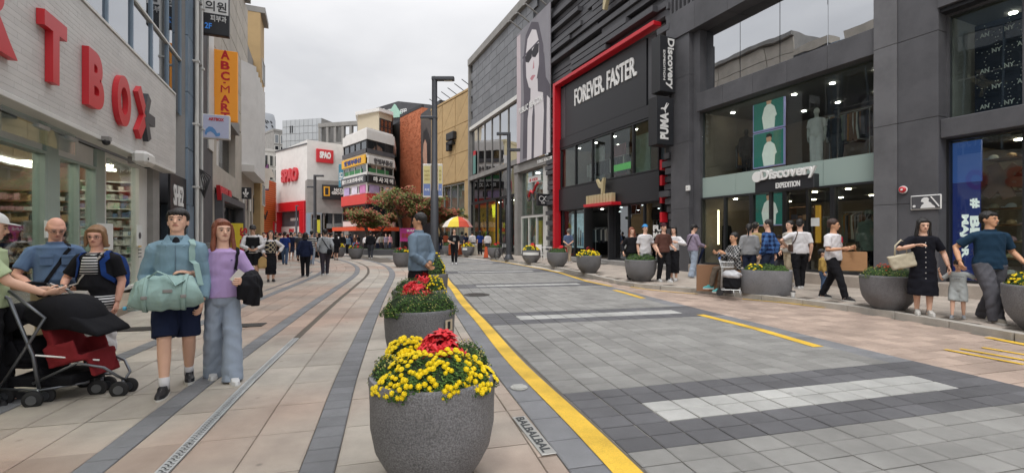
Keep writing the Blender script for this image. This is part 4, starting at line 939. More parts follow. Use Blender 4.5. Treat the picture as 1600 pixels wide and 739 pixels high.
# banner
bn = Bld(FR, 'banner', 'huge fashion banner of a woman in dark sunglasses with long hair', 'banner', X(833, -.4), -.4, 6.5)
x0, x1 = X(808, -.4), X(860, -.4); z0, z1 = 6.62, 15.75
m_bg = mat('banner grey print', '#87858b', .8, .15, .6); m_skin2 = mat('banner pale skin print', '#d3ced1', .8, .05, .5); m_hair2 = mat('banner hair print', '#57535c', .8, .25, .8); m_lips = mat('banner lip print', '#b98088')
bd = bn.box('banner_sheet', m_bg, x0, x1, z0, z1, -.42, -.36); w_, h_ = x1-x0, z1-z0
P = lambda pts, m, d, nm='print': bn.put(MB().prism([(x0+u*w_, z0+v*h_) for u, v in pts], -.42-d, -.4205, 'y'), nm, m, bd)
P([(0, 0), (0, .98), (.12, .98), (.14, .5), (.1, 0)], mat('banner blush stripe', '#bfb2b6'), .004)
P([(.2, .02), (.24, .5), (.2, .72), (.3, .93), (.48, .99), (.68, .94), (.82, .75), (.84, .55), (1, .45), (1, .02)], m_hair2, .006)
P([(.34, 0), (.36, .3), (.42, .42), (.55, .48), (.85, .42), (.995, .36), (.995, 0)], m_skin2, .009); P([(.44, .35), (.46, .55), (.66, .55), (.68, .35)], m_skin2, .011)
P([(.32, .62), (.3, .78), (.36, .89), (.5, .93), (.62, .9), (.7, .8), (.7, .64), (.62, .53), (.5, .495), (.4, .53)], m_skin2, .014)
for c_ in (.4, .6): P([(c_-.115, .77), (c_-.09, .73), (c_, .71), (c_+.09, .73), (c_+.1, .79), (c_, .8)], mat('banner lens print', '#2f2d33', .8), .018)
P([(.2, .79), (.72, .815), (.72, .8), (.2, .775)], m_hair2, .017); P([(.44, .585), (.5, .6), (.57, .59), (.6, .58), (.5, .56)], m_lips, .017); P([(.52, .64), (.55, .7), (.57, .64)], m_lips, .0165)
P([(.48, 0), (.5, .3), (.56, .42), (.58, .3), (.55, 0)], m_hair2, .013); P([(.78, .6), (.84, .3), (.8, 0), (.9, 0), (.92, .4), (.84, .7)], m_hair2, .013)
bn.text('PUBLIC BEACON', m_wlet, x0+w_*.08, z0+h_*.37, w_*.72, h_*.045, -.445, .01, .02, parent=bd)
for k in range(4): mb = MB(); xx = x0+w_*(k+.5)/4; mb.tube([(xx, -.3, z1+.1), (xx, -1.2, z1+.6), (xx, -1.4, z1+.45)], .05, 6); bn.put(mb, 'lamp_arm', m_conc)
B.text('PUBLIC BEACON', m_wlet, X(840, -.3), 6.2, 2.0, .22, -.31, .02, .02)
q = rblade('black square blade sign with white spectacles and small lettering', 840, 861, 303, 322, X(859, 0), m_blksign, th=.25)
for cpx in (846, 854.5): y_ = FR.Yp(q.tt, cpx); mb = MB(); mb.tube([(q.tt+.02, y_+.17*math.cos(t), q.zz(846, 311)+.15*math.sin(t)) for t in np.linspace(0, 6.28, 13)], .02, 5); q.put(mb, 'spectacle_rim', m_wlet)
q.T('YUN', 845, 851, 316, 319, m_wlet, .03); q.T('F', 856, 858, 316, 319, m_wlet, .03)
# ---- tan building with the F
FT = Frame(GY(684, 50), GY(734, 43.9))
B = Bld(FT, 'shop_building', 'tan board clad building with a large black letter F', 'building', 4)
X = FT.X; Z = FT.Z; Lx = FT.len
w = B.box('wall', m_tan, 0, Lx, 6.9, 15.5, .05, 9); B.box('wall', m_tan, -1.8, 0, 0, 15.5, .05, 9); B.box('wall', m_tan, X(725), Lx, 0, 6.9, .05, 2); B.box('parapet', m_tan, -1.8, Lx, 15.5, 15.7, -.05, 9)
pw = (Lx+1.7)/3
for i in range(3):
    for j in range(3):
        xa, za = -1.75+i*pw, 6.95+j*2.83; g_ = .03
        for tri in (((xa+g_, za+g_), (xa+pw-g_*2, za+g_), (xa+pw-g_*2, za+2.83-g_*2)), ((xa+g_, za+g_*2), (xa+pw-g_*3, za+2.83-g_), (xa+g_, za+2.83-g_))): B.put(MB().prism(tri, 0, .05, 'y'), 'wall_panel', m_tan, w)
B.window(-.3, X(725), .2, 6.8, .2, g_store, m_conc, 4, 2, fw=.08); B.box('wall', mat('pale curtain', '#8f968c'), -.2, X(725), 0, 6.8, 1.2, 1.3)
xa, xb = X(697, -.4), X(708, -.4)
zz0, zz1 = Z(xa, 238), Z(xa, 209); h_ = zz1-zz0; w_ = xb-xa
for r in (((0, .55), (1, .75)), ((0, .28), (.8, .48)), ((0, 0), (.38, .5))):
    B.box('letter_bar', m_blk, xa+r[0][0]*w_, xa+r[1][0]*w_, zz0+r[0][1]*h_, zz0+(r[1][1]+.2 if r[1][1] > .7 else r[1][1])*h_, -.45, 0, c=.06)
for k in range(6): mb = MB(); xx = k*1.5; mb.tube([(xx, .3, 15.6), (xx, -.9, 16.2), (xx+.3, -1.1, 16.1)], .04, 5); B.put(mb, 'lamp_arm', m_blk)
# ---- brick building, black slab, portrait panel
FB = Frame(GY(609, 66), GY(625, 62.5)); B = Bld(FB, 'office_building', 'orange brick building with a black slab at its left edge', 'building', 3)
m_brick = mat('orange brick', '#b96e4c', .85, .22, 3, .3, 6, grime=.2)
B.box('wall', m_blksign, 0, FB.len, 0, 17.2, 0, 6)
F2 = Frame(GY(625, 62.5), GY(659, 57.5)); B.F = F2; B.box('wall', m_brick, 0, F2.len, 0, 17.6, 0, 6)
rnd = random.Random(8); B.put((lambda m: ([m.box(x, x+.26, -.03, .0, z, z+.1) for x, z in [(rnd.uniform(0, F2.len-.3), rnd.uniform(.5, 17.3)) for _ in range(900)]], m)[1])(MB()), 'brick', m_brick, kind='stuff')
B.box('parapet', m_blk, 0, F2.len, 17.6, 18.0, -.05, .3)
F3 = Frame(GY(657, 57), GY(686, 51)); B = Bld(F3, 'billboard', 'dark portrait billboard of a face beside the street lamp', 'billboard', 2)
B.box('panel', m_blksign, 0, F3.len, 0, 16.6, .05, 1); X = F3.X; Z = F3.Z; 
o = B.box('print', mat('portrait backdrop', '#4d4644', .7, .3, 1), .3, F3.len-.3, 6.2, 16, 0, .045)
x_, z_ = 1.9, 11.0
B.put(MB().prism([(x_-.9, 7), (x_-.5, z_-1), (x_-.9, z_+.4), (x_-.5, z_+2.2), (x_+.6, z_+2.3), (x_+.9, z_), (x_+.4, z_-1.4), (x_+.9, 7)], -.02, -.001, 'y'), 'print', mat('portrait skin', '#b58f7c', .7, .15, 1.5), o)
B.put(MB().prism([(x_-.8, z_+1.6), (x_-.6, z_+3.2), (x_+.6, z_+3.4), (x_+1.8, z_+1.8), (x_+1.7, z_-1.5), (x_+.8, z_-.4), (x_+.7, z_+1.5), (x_, z_+2.2)], -.04, -.021, 'y'), 'print', m_blk, o)
# ---- corner building with Korean signs
FA = Frame(GY(536, 57), GY(573, 52)); FBb = Frame(GY(573, 52), GY(616, 56))
B = Bld(FA, 'corner_building', 'white four storey corner building with stacked Korean shop signs', 'building', FA.len)
foot = [GY(536, 57).xy, GY(573, 52).xy, GY(616, 56).xy, GY(620, 66).xy, GY(540, 68).xy]
def blockw(z0, z1, m, nm='wall', inset=0, pts=foot, par=None, BB=None):
    BB = BB or B; c = sum((Vector(p) for p in pts), Vector((0, 0)))/len(pts); mb = MB(); mb.prism([tuple(Vector(p)+(c-Vector(p)).normalized()*inset) for p in pts], z0, z1, 'z'); return mb.build(nm, m, par or BB.t)
m_wr = m_white
blockw(2.7, 13.4, m_shopw, inset=.5); blockw(12.5, 13.6, m_wr, inset=-.05); blockw(13.6, 13.9, m_wr, 'parapet', .3)
blockw(10.45, 10.95, m_wr); blockw(8.45, 8.75, m_wr); blockw(7.45, 7.6, m_wr); blockw(2.7, 3.35, m_wr); blockw(5.2, 6.35, mat('red tiled fascia', '#c9453f', .6, .12, 1), 'fascia', -.25); blockw(0, 2.7, m_blksign, inset=1.4)
blockw(3.35, 5.2, m_dgrey, inset=.2)
m_gw = glass('greenish window glass', (.5, .6, .5), .25, .3)
for F_, nn in ((FA, 4), (FBb, 3)):
    B.F = F_; l = F_.len
    B.window(.1, l-.1, 11.0, 12.5, .1, g_dark, m_blk, nn, 1, fw=.12); B.box('railing', m_dgrey, .05, l-.05, 10.95, 11.45, -.12, -.05)
    B.window(.1, l-.1, 8.75, 9.75, .1, m_gw, m_whitem, nn, 1, fw=.08); B.window(.1, l-.1, 6.4, 7.45, .1, g_dark, m_wr, nn-1, 1, fw=.15)
    B.window(.1, l-.1, 3.4, 5.1, .0, g_dark, m_blk, nn, 1, fw=.1)
    for k, c in enumerate(('#b7a6cf', '#d8d2e4', '#c77fb0')[:nn-1]): B.box('display_panel', mat('print '+c, c, .6, .35, 2), .4+k*l/(nn-1), (k+1)*l/(nn-1)-.3, 6.45, 7.4, -.03, .02)
    B.box('awning', mat('orange awning', '#c94b25', .7, .1, 1), -.1, l+.1, 2.15, 2.6, -1.3, -.1)
    B.box('green_panel', mat('green screen', '#3f7d50', .7, .3, 3), .4, l*.8, 8.8, 9.3, .04, .08)
B.F = FA; l = FA.len
s1 = B.box('shop_sign', mat('amber sign board', '#dba62e', .5), .05, l-.1, 9.75, 10.75, -.2, -.02, c=.02); B.text('한빛부동산', mat('navy lettering', '#33407c'), .9, 9.95, l-1.9, .6, -.2, .04, .05)
s1 = B.box('shop_sign', m_dgrey, .0, l-.1, 7.6, 8.5, -.25, -.02, c=.02); B.text('월드스포츠마사지', m_wlet, .3, 7.8, l-.8, .5, -.25, .04, .02)
B.F = FBb; l = FBb.len
s1 = B.box('shop_sign', m_white, .05, l-.1, 9.75, 10.6, -.2, -.02, c=.02); B.text('한빛부동산', m_dgrey, .9, 9.85, l-1.4, .62, -.2, .04, .04)
s1 = B.box('shop_sign', m_blksign, .0, l-.1, 7.6, 8.5, -.25, -.02, c=.02); B.text('마 사 지 이', m_wlet, .8, 7.75, l-1.3, .6, -.25, .04, .05)
pts = [GY(p, y).xy for p, y in ((559, 60), (592, 58), (612, 60), (612, 68), (562, 68))]; blockw(13.9, 17.2, mat('cream render', '#b9ae98', .8), 'penthouse', 0, pts)
blockw(17.2, 17.6, m_wr, 'roof_slab', -.4, pts); B.F = Frame(GY(592, 58), GY(612, 60)); B.window(.1, B.F.len, 14.4, 16.4, -.05, g_dark, m_blk, 3, 2, fw=.1)
q = Bld(Frame(GY(529, 58), GY(537, 58)), 'blade_sign', 'small teal upright sign at the left corner of the Korean sign building', 'sign', 0, 0, 7.5); q.box('sign_face', mat('teal sign', '#3f7f95'), 0, .62, 7.7, 10.6, 0, .2, c=.03); q.text('약국', m_wlet, .1, 8.2, .42, 1.4, 0, .02, .02); q.box('bracket', m_blk, .6, 1.0, 9, 9.1, .05, .15)
# ---- dark building behind
FD = Frame(GY(572, 100), GY(672, 92)); B = Bld(FD, 'office_building', 'dark roofed distant building with white Korean lettering along its top', 'building', 6)
X = FD.X; Z = FD.Z; ztop = Z(X(600), 165); mb = MB(); l = FD.len
mb.prism([(0, 0), (0, ztop-.6), (X(622), Z(X(622), 159)), (l, ztop-1.5), (l, 0)], 0, 12, 'y'); B.put(mb, 'wall', m_cgrey)
B.text('온파랑', m_wlet, X(575), Z(X(575), 181), 3.6, 1.2, -.01, .1, .03); B.text('온파랑', m_wlet, X(646), Z(X(646), 182), 3.0, 1.2, -.01, .1, .03)
for p in (592, 606, 626): B.window(X(p), X(p)+1.6, Z(X(p), 179), Z(X(p), 172), -.02, g_dark, m_wlet, 3, 2, fw=.12, d=.05)
mb = MB(); mb.prism([(X(604), Z(X(604), 186)), (X(618), Z(X(618), 164)), (X(631), Z(X(631), 184))], -.4, 0, 'y'); B.put(mb, 'gable', mat('mint striped gable', '#9fc4b4', .7, .1, 2))
# ---- white store with red portal
F1 = Frame(GY(431, 68), GY(480, 62)); F2 = Frame(GY(480, 62), GY(545, 66))
B = Bld(F1, 'shop_building', 'white fashion store with a red portal and red wall letters', 'building', F1.len)
foot2 = [GY(431, 68).xy, GY(480, 62).xy, GY(545, 66).xy, GY(545, 78).xy, GY(431, 80).xy]
blockw(6.2, 13.9, m_white, inset=0, pts=foot2)
zs = 13.9; mb = MB(); X = F1.X; Z = F1.Z; l = F1.len
blockw(0, 6.2, m_white, inset=2.0, pts=foot2); B.box('roof_trim', m_dgrey, -.1, l, 13.9, 14.05, -.12, .2); B.F = F2; B.box('wall', m_white, 0, F2.len, 13.9, 14.5, 0, 8); B.F = F1
B.box('portal', m_redf, 0, l, 5.0, 6.3, -.5, 2, c=.05); B.box('portal', m_redf, 0, 1.5, 0, 5.0, -.5, 2, c=.05); B.box('portal', m_redf, l-1.3, l, 0, 5.0, -.5, 2, c=.05)
B.box('display_panel', mat('dark advert', '#4e5157', .5, .25, 1.2), 1.6, l-1.4, 2.9, 5.0, .2, .3); B.text('HOPE IN MI', m_wlet, l*.45, 3.7, 2.2, .4, .19, .02, .04); 
B.box('fascia', m_white, 1.6, l-1.4, 1.8, 2.9, .1, .3); B.text('SPAO', m_red, l*.5-.7, 2.1, 1.5, .5, .09, .03, .06); B.box('wall', m_blksign, 1.5, l-1.3, 0, 1.8, 1.5, 1.6)
xa, xb = X(442), X(467); B.text('SPAO', m_red, xa, Z(xa, 287), xb-xa, 1.9, 0, .3, .055)
B.text('SPAO', m_wlet, .4, .9, 1.6, .7, -.52, .03, .06, ux=(0, 0, 1), uy=(-1, 0, 0)) if 0 else None
B.F = F2; X = F2.X; Z = F2.Z; xa, xb = X(493.5), X(520); B.box('shop_sign', m_red, xa, xb, Z(xa, 254), Z(xa, 233), -.3, -.02, c=.04); B.text('SPAO', m_wlet, xa+.4, Z(xa, 247.5), xb-xa-.8, .95, -.31, .03, .06)
# grey annex
F3 = Frame(GY(480, 60.5), GY(541, 63)); B = Bld(F3, 'shop_building', 'low grey shop annex with a black sign and yellow rectangle', 'building', 4)
X = F3.X; Z = F3.Z; l = F3.len
B.box('wall', m_conc, 0, l, 4.6, 9.0, .0, 2.5); B.box('wall', m_bluepan, 0, X(503), 0, 4.6, 0, 2); B.window(.4, X(502), .3, 4.5, -.05, g_dark, m_conc, 2, 2, fw=.15)
B.box('display_panel', mat('yellow advert', '#c9c23a', .6, .3, 2), X(493), X(500), 1.9, 3.7, -.15, -.08); B.box('wall', m_dgrey, X(503), l, 0, 4.6, 1.6, 2.4); B.window(X(505), l-.3, .2, 5.4, .3, g_dark, m_conc, 2, 1, fw=.2)
B.box('sign_board', m_blksign, X(503), l+.1, Z(X(503), 312), Z(X(503), 289), -.4, 0, c=.05)
xa = X(505); z_ = Z(xa, 307); mb = MB(); mb.prism([(xa, z_), (xa+.75, z_), (xa+.75, z_+1.25), (xa, z_+1.25)], -.46, -.4, 'y'); B.put(mb, 'yellow_rectangle', mat('amber rectangle', '#e0a52c')); B.box('rectangle_core', m_blksign, xa+.16, xa+.59, z_+.16, z_+1.09, -.47, -.461)
B.text('NATIONAL\nGEOGRAPHIC', m_wlet, xa+1.0, z_+.25, 3.0, .85, -.42, .03, .04)
# orange slatted store, background towers
FO = Frame(GY(404, 60), GY(432, 66.5)); B = Bld(FO, 'shop_building', 'orange slatted wall of a store left of the white fashion store', 'building', 1)
m_or = mat('orange slat', '#cf6f33', .6, .08, 1); l = FO.len; B.box('wall', mat('dark red backing', '#7a2f1c'), 0, l, 2.0, 9.3, .15, 5); B.box('wall', m_redf, 0, l, 0, 2.0, .5, 5)
cells(B, B.t, 'slat', [(0, l, z, z+.2) for z in np.arange(2.1, 9.2, .3)], m_or, 0, .15); B.text('✓', m_blk, l*.25, 3.7, 1.4, 1.3, -.03, .05, .02); B.box('sign_board', m_redf, l-1.4, l-.2, 1.6, 3.6, -.15, 0); B.text('ONE', m_wlet, l-1.05, 3.4, 1.6, .5, -.16, .02, .05, ux=(0, 0, -1), uy=(1, 0, 0))
def far(label, p0, p1, d, wdt, ytop, m, rows, colsn, name='office_building', gm=None):
    F = Frame(GY(p0, d), GY(p1, d+wdt)); B = Bld(F, name, label, 'building', 0); l = F.len; zt = CH+(CY-ytop)*d/FOC
    B.box('wall', m, 0, l, 0, zt, .1, 10); rh = (zt*.6)/rows
    for i in range(colsn):
        for j in range(rows): B.window(l*(i+.12)/colsn, l*(i+.88)/colsn, zt-.8-(j+.8)*rh, zt-.8-j*rh, .06, gm or g_dark, m_whitem, 1, 1, fw=.1, d=.05)
    B.box('parapet', m, -.1, l+.1, zt, zt+.5, 0, 10.1); return B
far('beige distant apartment block behind the purple poster', 393, 413, 80, 3, 187, mat('beige block', '#b5a988', .8), 5, 2)
far('grey distant block beside the silver tower', 428, 446, 112, 2, 205, m_conc, 6, 2)
far('pale low distant building between the silver tower and the white store', 412, 436, 95, 2, 236, m_white, 4, 3)
T_ = thing('tower', 'curved silver clad tower far behind the orange slatted wall', 'tower', GY(416, 125), org=GY(416, 125)); c_ = GY(414, 125)
mb = MB(); mb.rings([(0, 2.6, 2.6, c_.x, c_.y), (33, 2.6, 2.6, c_.x, c_.y), (34.5, 2.2, 2.4, c_.x, c_.y)], 24); mb.build('wall', mat('silver cladding', '#9fa3a8', .35, .1, .5, metal=.5), T_, smooth='auto')
rnd = random.Random(5)
for k in range(40): an = rnd.uniform(3.4, 6.0); z = rnd.uniform(18, 33); mb = MB(); mb.box(-.35, .35, -.1, .1, -.12, .12, M4=Matrix.Translation((c_.x+2.62*math.cos(an), c_.y+2.62*math.sin(an), z)) @ Matrix.Rotation(an+math.pi/2, 4, 'Z') @ Matrix.Rotation(.8, 4, 'Y')); mb.build('window', m_blk, T_)
F4 = Frame(GY(441, 92), GY(502, 90)); B = Bld(F4, 'office_building', 'pale grey panelled rooftop block above the white fashion store', 'building', 3); l = F4.len; zt = CH+(CY-187)*91/FOC
w = B.box('wall', m_conc, 0, l, 0, zt, .1, 8); cells(B, w, 'wall_panel', [(l*i/9+.03, l*(i+1)/9-.03, zt-1.4*(j+1)+.05, zt-1.4*j-.03) for i in range(9) for j in range(7)], mat('pale grey panel', '#a9adb1', .4, .05, .5, piece=.05), 0, .1)
for p in (453, 456): B.box('window', m_blk, F4.X(p), F4.X(p)+.25, zt-2.6, zt-1.2, -.05, 0)
F5 = Frame(GY(497, 90), GY(560, 88)); B = Bld(F5, 'roof_frame', 'open concrete roof frame rising behind the red wall sign', 'roof frame', 3); l = F5.len
B.box('beam', m_conc, 0, l, F5.Z(1, 199), F5.Z(1, 193), 0, 1); B.box('wall', m_conc, 0, l, 0, F5.Z(1, 224), 0, 6)
for i in range(6): B.box('post', m_conc, l*i/5.2, l*i/5.2+.5, F5.Z(1, 224), F5.Z(1, 199), .1, .8)
far('white distant block glimpsed behind the rooftop frame', 520, 560, 110, 2, 212, m_white, 5, 4)
# ================================================================== PEOPLE
TMP = bpy.data.scenes.new('remesh_scratch')
def remesh(mb, name, voxel, mats, parent, k=1.0, smooth=3, extra=None, wr=0.0, seed=0, loc=None):
    """fuse overlapping volumes into one continuous skin"""
    me = mb.mesh('tmp', []) if 0 else None
    me = bpy.data.meshes.new('tmp'); me.from_pydata([tuple(v) for v in mb.v], [], mb.f)
    o = bpy.data.objects.new('tmp', me); TMP.collection.objects.link(o)
    r = o.modifiers.new('r', 'REMESH'); r.mode = 'VOXEL'; r.voxel_size = voxel
    if smooth: sm = o.modifiers.new('s', 'SMOOTH'); sm.iterations = smooth; sm.factor = .5
    TMP.view_layers[0].update(); dg = TMP.view_layers[0].depsgraph; out = bpy.data.meshes.new_from_object(o.evaluated_get(dg), depsgraph=dg)
    bpy.data.objects.remove(o); bpy.data.meshes.remove(me)
    n = len(out.vertices); co = np.empty(n*3); out.vertices.foreach_get('co', co); co = co.reshape(-1, 3)
    if wr:   # folds
        nv = np.empty(n*3); out.vertices.foreach_get('normal', nv); nv = nv.reshape(-1, 3)
        f0 = np.sin(co[:, 2]*38+co[:, 0]*21+seed*2+2*np.sin(co[:, 1]*17+seed)+1.7*np.sin(co[:, 2]*13+seed))*np.sin(co[:, 0]*16-co[:, 2]*11+seed)+.6*np.sin(co[:, 0]*34+co[:, 1]*29+co[:, 2]*9+seed*3)
        f = .5*f0+.9*(1-2*np.abs(np.sin(co[:, 2]*19+co[:, 0]*15*np.sign(co[:, 0])+1.5*np.sin(co[:, 0]*9+seed)+1.2*np.sin(co[:, 1]*14+seed*2))))*np.sin(co[:, 0]*8+co[:, 2]*6+seed)
        co = co+nv*(f*wr)[:, None]
    off = np.array(ORG.get(parent.name, (0, 0, 0))) if parent else np.zeros(3); vs = co*k-off; np_ = len(out.polygons)
    if extra and extra.v:
        fs = [tuple(p.vertices) for p in out.polygons]+[tuple(i+n for i in f) for f in extra.f]; bpy.data.meshes.remove(out)
        out = bpy.data.meshes.new(name); out.from_pydata([tuple(v) for v in vs]+[tuple(Vector(v)*k-Vector(off)) for v in extra.v], [], fs)
    else: out.vertices.foreach_set('co', vs.ravel())
    out.name = name
    for m in (mats if isinstance(mats, (list, tuple)) else [mats]): out.materials.append(m)
    out.polygons.foreach_set('use_smooth', [True]*len(out.polygons)); out.update()
    ob = bpy.data.objects.new(name, out); COL.objects.link(ob)
    if parent: ob.parent = parent; ORG[ob.name] = ORG.get(parent.name, Vector())
    return ob
def ik(a, b, l1, l2, pole):
    a, b = Vector(a), Vector(b); d = b-a; L_ = d.length
    if L_ > (l1+l2)*.999: b = a+d*((l1+l2)*.999/L_); d = b-a; L_ = d.length
    c = (l1*l1-l2*l2+L_*L_)/(2*L_); h = math.sqrt(max(0, l1*l1-c*c)); u = d/L_; p = Vector(pole); p = (p-u*p.dot(u)).normalized()
    return a+u*c+p*h, b
m_skin = [mat('skin light', '#dbb098', .55, .06, 12, .1, 40, spec=.35), mat('skin medium', '#c89878', .55, .06, 12, .1, 40, spec=.35), mat('skin rosy', '#dda892', .55, .08, 12, .1, 40, spec=.35)]
m_hair = {'black': mat('black hair', '#1b1817', .5, .3, 30, .6, 90, stretch=(1, 1, .2)), 'brown': mat('chestnut hair', '#7d4630', .5, .3, 30, .6, 90, stretch=(1, 1, .2)), 'blond': mat('dark blond hair', '#8b6a4b', .5, .3, 30, .6, 90, stretch=(1, 1, .2)), 'darkbrown': mat('dark brown hair', '#39251d', .5, .3, 30, .6, 90, stretch=(1, 1, .2)), 'grey': mat('grey hair', '#6c6863', .6, .3, 30, .5, 90)}
m_eye = mat('dark eye', '#1a1312', .2); m_eyew = mat('eye white', '#c9c0bb', .3); m_lip = mat('lip', '#a5615a', .5); m_sole = mat('white sole rubber', '#d2d0cb', .7, .05, 10, grime=.2)
def hand(mb, w, d, palm_n, side, curl=.5, s=1.0, spread=.0, thumb_out=1):
    """palm plus five tapered, bent fingers; d = finger direction, palm_n = direction the palm faces"""
    d = Vector(d).normalized(); n = Vector(palm_n); n = (n-d*n.dot(d)).normalized(); a = d.cross(n)*side   # a: towards the thumb
    w = Vector(w); P = lambda x, y, z: w+(a*x+d*y+n*z)*s
    mb.tube([P(0, -.03, 0), P(.002, .0, 0), P(.004, .03, 0), P(.003, .065, 0), P(0, .09, 0)], [(.026*s, .019*s), (.026*s, .018*s), (.036*s, .017*s), (.041*s, .015*s), (.036*s, .012*s)], 10) if 0 else None
    q = [(-.03, .022, .02), (.0, .026, .017), (.03, .036, .0165), (.065, .041, .0145), (.09, .037, .011)]
    vs = [];
    for y, ra, rn in q:
        for k in range(10): t = 2*math.pi*k/10; vs.append(P(.002+ra*math.cos(t), y, rn*math.sin(t)))
    mb.add(vs, [(i*10+k, i*10+(k+1) % 10, (i+1)*10+(k+1) % 10, (i+1)*10+k) for i in range(4) for k in range(10)]+[tuple(range(10))[::-1], tuple(range(40, 50))])
    for f, (x, l) in enumerate(((.029, .072), (.010, .080), (-.010, .074), (-.028, .058))):
        c1 = curl*(.9+.12*f); p = P(x, .085, 0); pts = [P(x*.95, .07, 0), p]; an = 0; y, z = .085, 0
        for sg, lr in enumerate((.42, .33, .27)):
            an += c1*(.75 if sg == 0 else .85); y += l*lr*math.cos(an); z += l*lr*math.sin(an); pts.append(P(x*(1+spread*(sg+1)), y, z))
        mb.tube(pts, [.0095*s, .0093*s, .0085*s, .0078*s, .0058*s], 7)
    mb.tube([P(.02, .01, .004), P(.04*thumb_out, .035, .012), P(.052*thumb_out-.004*curl, .062, .018+.018*curl), P(.050*thumb_out-.016*curl, .085, .022+.03*curl)], [.014*s, .0125*s, .0105*s, .007*s], 7)
class Person:
    pass
def person(label, px, Y, H, face=0, ground=0.0, step=(0, 0), lift=(0, 0), arms=(None, None), head=(0, 0), lean=0, wide=1.0, top=('tee', None), bottom=('pants', None), shoes=None, hair=('short', 'black'),
           skin=0, vox=.014, group=None, child=False, pel=None, feet=None, hands=(None, None), detail=1, hat=None, socks=None, loc=None, belly=0, cat='person', name='person', curl=(.5, .5), hem=.9, spread=.075, tuck=False, glasses=False, vest=None):
    """face = degrees turned from facing the camera (positive: towards the picture's left... measured about the vertical); arms = wrist targets (out, forward, up) from the shoulder"""
    k = H/1.75
    P = loc if loc is not None else GY(px, Y, ground)
    view = math.atan2(P.x, P.y)      # heading 0 really faces the lens
    rz = -view+R(face) if loc is None or True else R(face)
    t = thing(name, label, cat, (P.x, P.y, ground), rz, group); S = Person(); S.t = t; S.k = k; S.M = Matrix.Translation((P.x, P.y, ground)) @ Matrix.Rotation(rz, 4, 'Z')
    sk = m_skin[skin] if isinstance(skin, int) else skin
    hs = 1.05
    if child: hs = 1.42
    # --- pelvis and legs (facing -Y, the figure's left is +X)
    TH, SH = .418, .418
    pz = min(.935, math.sqrt((TH+SH)**2-max(abs(s_) for s_ in step)**2)+.102) if pel is None else pel[2]; py_ = 0 if pel is None else pel[1]
    Lm = Matrix.Translation((0, py_, pz)) @ Matrix.Rotation(R(lean), 4, 'X') @ Matrix.Translation((0, -py_*0, -pz)) @ Matrix.Translation((0, 0, (pz-.935)))
    T3 = lambda v: Lm @ Vector(v)
    hips = [Vector((s*.088*wide, py_, pz-.02)) for s in (1, -1)]; ank = []; kn = []; toe = []
    for i, s in enumerate((1, -1)):
        if feet: a_ = Vector(feet[i][:3]); th = feet[i][3] if len(feet[i]) > 3 else 0
        else: a_ = Vector((s*spread, -step[i], .085+lift[i])); th = 0
        pole = Vector((s*.12, -1, 0)) if pel is None else Vector((s*.3, -1, .6))
        k_, a2 = ik(hips[i], a_, TH, SH, pole); kn.append(k_); ank.append(a2); toe.append(Matrix.Rotation(R(th)+s*.12, 3, 'Z') @ Vector((0, -1, 0)))
    body = MB(); ex = MB(); w = wide; bl = belly
    tors = [(.84, .10*w, .085), (.88, .155*w, .105), (.93, .17*w, .115), (.99, .165*w, .115+bl*.5), (1.06, .148*w, .105+bl, 0, -bl*.6), (1.15, .152*w, .106+bl*.8, 0, -bl*.5), (1.25, .160*w, .115+bl*.3), (1.33, .160*w, .115), (1.385, .138*w, .100), (1.43, .092*w, .08), (1.46, .062, .065), (1.52, .056, .058, 0, -.004), (1.57, .054, .058, 0, -.01)]
    body.rings(tors, 20, Lm)
    sh = [T3((s*.168*w, .008, 1.378)) for s in (1, -1)]; el = []; wr = []
    for i, s in enumerate((1, -1)):
        body.tube([hips[i]+Vector((0, 0, .05)), hips[i]*.7+kn[i]*.3, kn[i], kn[i]*.68+ank[i]*.32+Vector((0, .012, 0)), ank[i]*.9+kn[i]*.1, ank[i]], [.088*w, .080*w, .056, .055, .036, .034], 14)
        f = toe[i]; A = ank[i]; body.tube([A+Vector((0, 0, 0)), A-f*.035+Vector((0, 0, -.045)), A+f*.07+Vector((0, 0, -.055)), A+f*.15+Vector((0, 0, -.068))], [.034, .036, (.042, .030), (.035, .015)], 10)
        a_ = arms[i] if arms[i] else (.06, .03, -.52)
        tgt = sh[i]+Vector((s*a_[0], -a_[1], a_[2])); pole = a_[3] if len(a_) > 3 else (s*.5, 1, -.4)
        e_, w_ = ik(sh[i], tgt, .285, .255, (s*pole[0] if len(a_) > 3 else pole[0], pole[1], pole[2])); el.append(e_); wr.append(w_)
        body.tube([T3((s*.07*w, .004, 1.428)), T3((s*.125*w, .006, 1.408)), sh[i], sh[i]*.6+e_*.4, e_, e_*.6+w_*.4, w_], [.03, .042, .054, .050, .043, .042, .029], 12)
        fd = (w_-e_).normalized(); hd = hands[i]
        if hd: hand(ex, w_+Vector(hd[0]).normalized()*.015, hd[0], hd[1], s*-1 if len(hd) < 3 else hd[2], curl[i])
        else: hand(ex, w_+fd*.015, fd+Vector((0, -.1, 0)), (-s, .15, 0), s, curl[i])
    # --- head
    Hm = Lm @ Matrix.Translation((0, -.01, 1.52)) @ Matrix.Rotation(R(head[0]), 4, 'Z') @ Matrix.Rotation(R(head[1]), 4, 'X') @ Matrix.Scale(hs, 4) @ Matrix.Translation((0, .01, -1.52))
    hb = MB()
    hb.ball((0, .012, 1.660), (.076, .094, .092), 16, 12, Hm, -.99)
    hb.rings([(1.528, .030, .028, 0, -.052), (1.542, .042, .046, 0, -.040), (1.57, .056, .060, 0, -.028), (1.60, .065, .068, 0, -.020), (1.64, .071, .076, 0, -.012), (1.68, .072, .080, 0, -.008)], 18, Hm, sq=2.3)
    hb.tube([Hm @ Vector(p) for p in ((0, -.085, 1.645), (0, -.099, 1.622), (0, -.108, 1.606), (0, -.094, 1.599))], [.008, .011, .015, .010], 8)
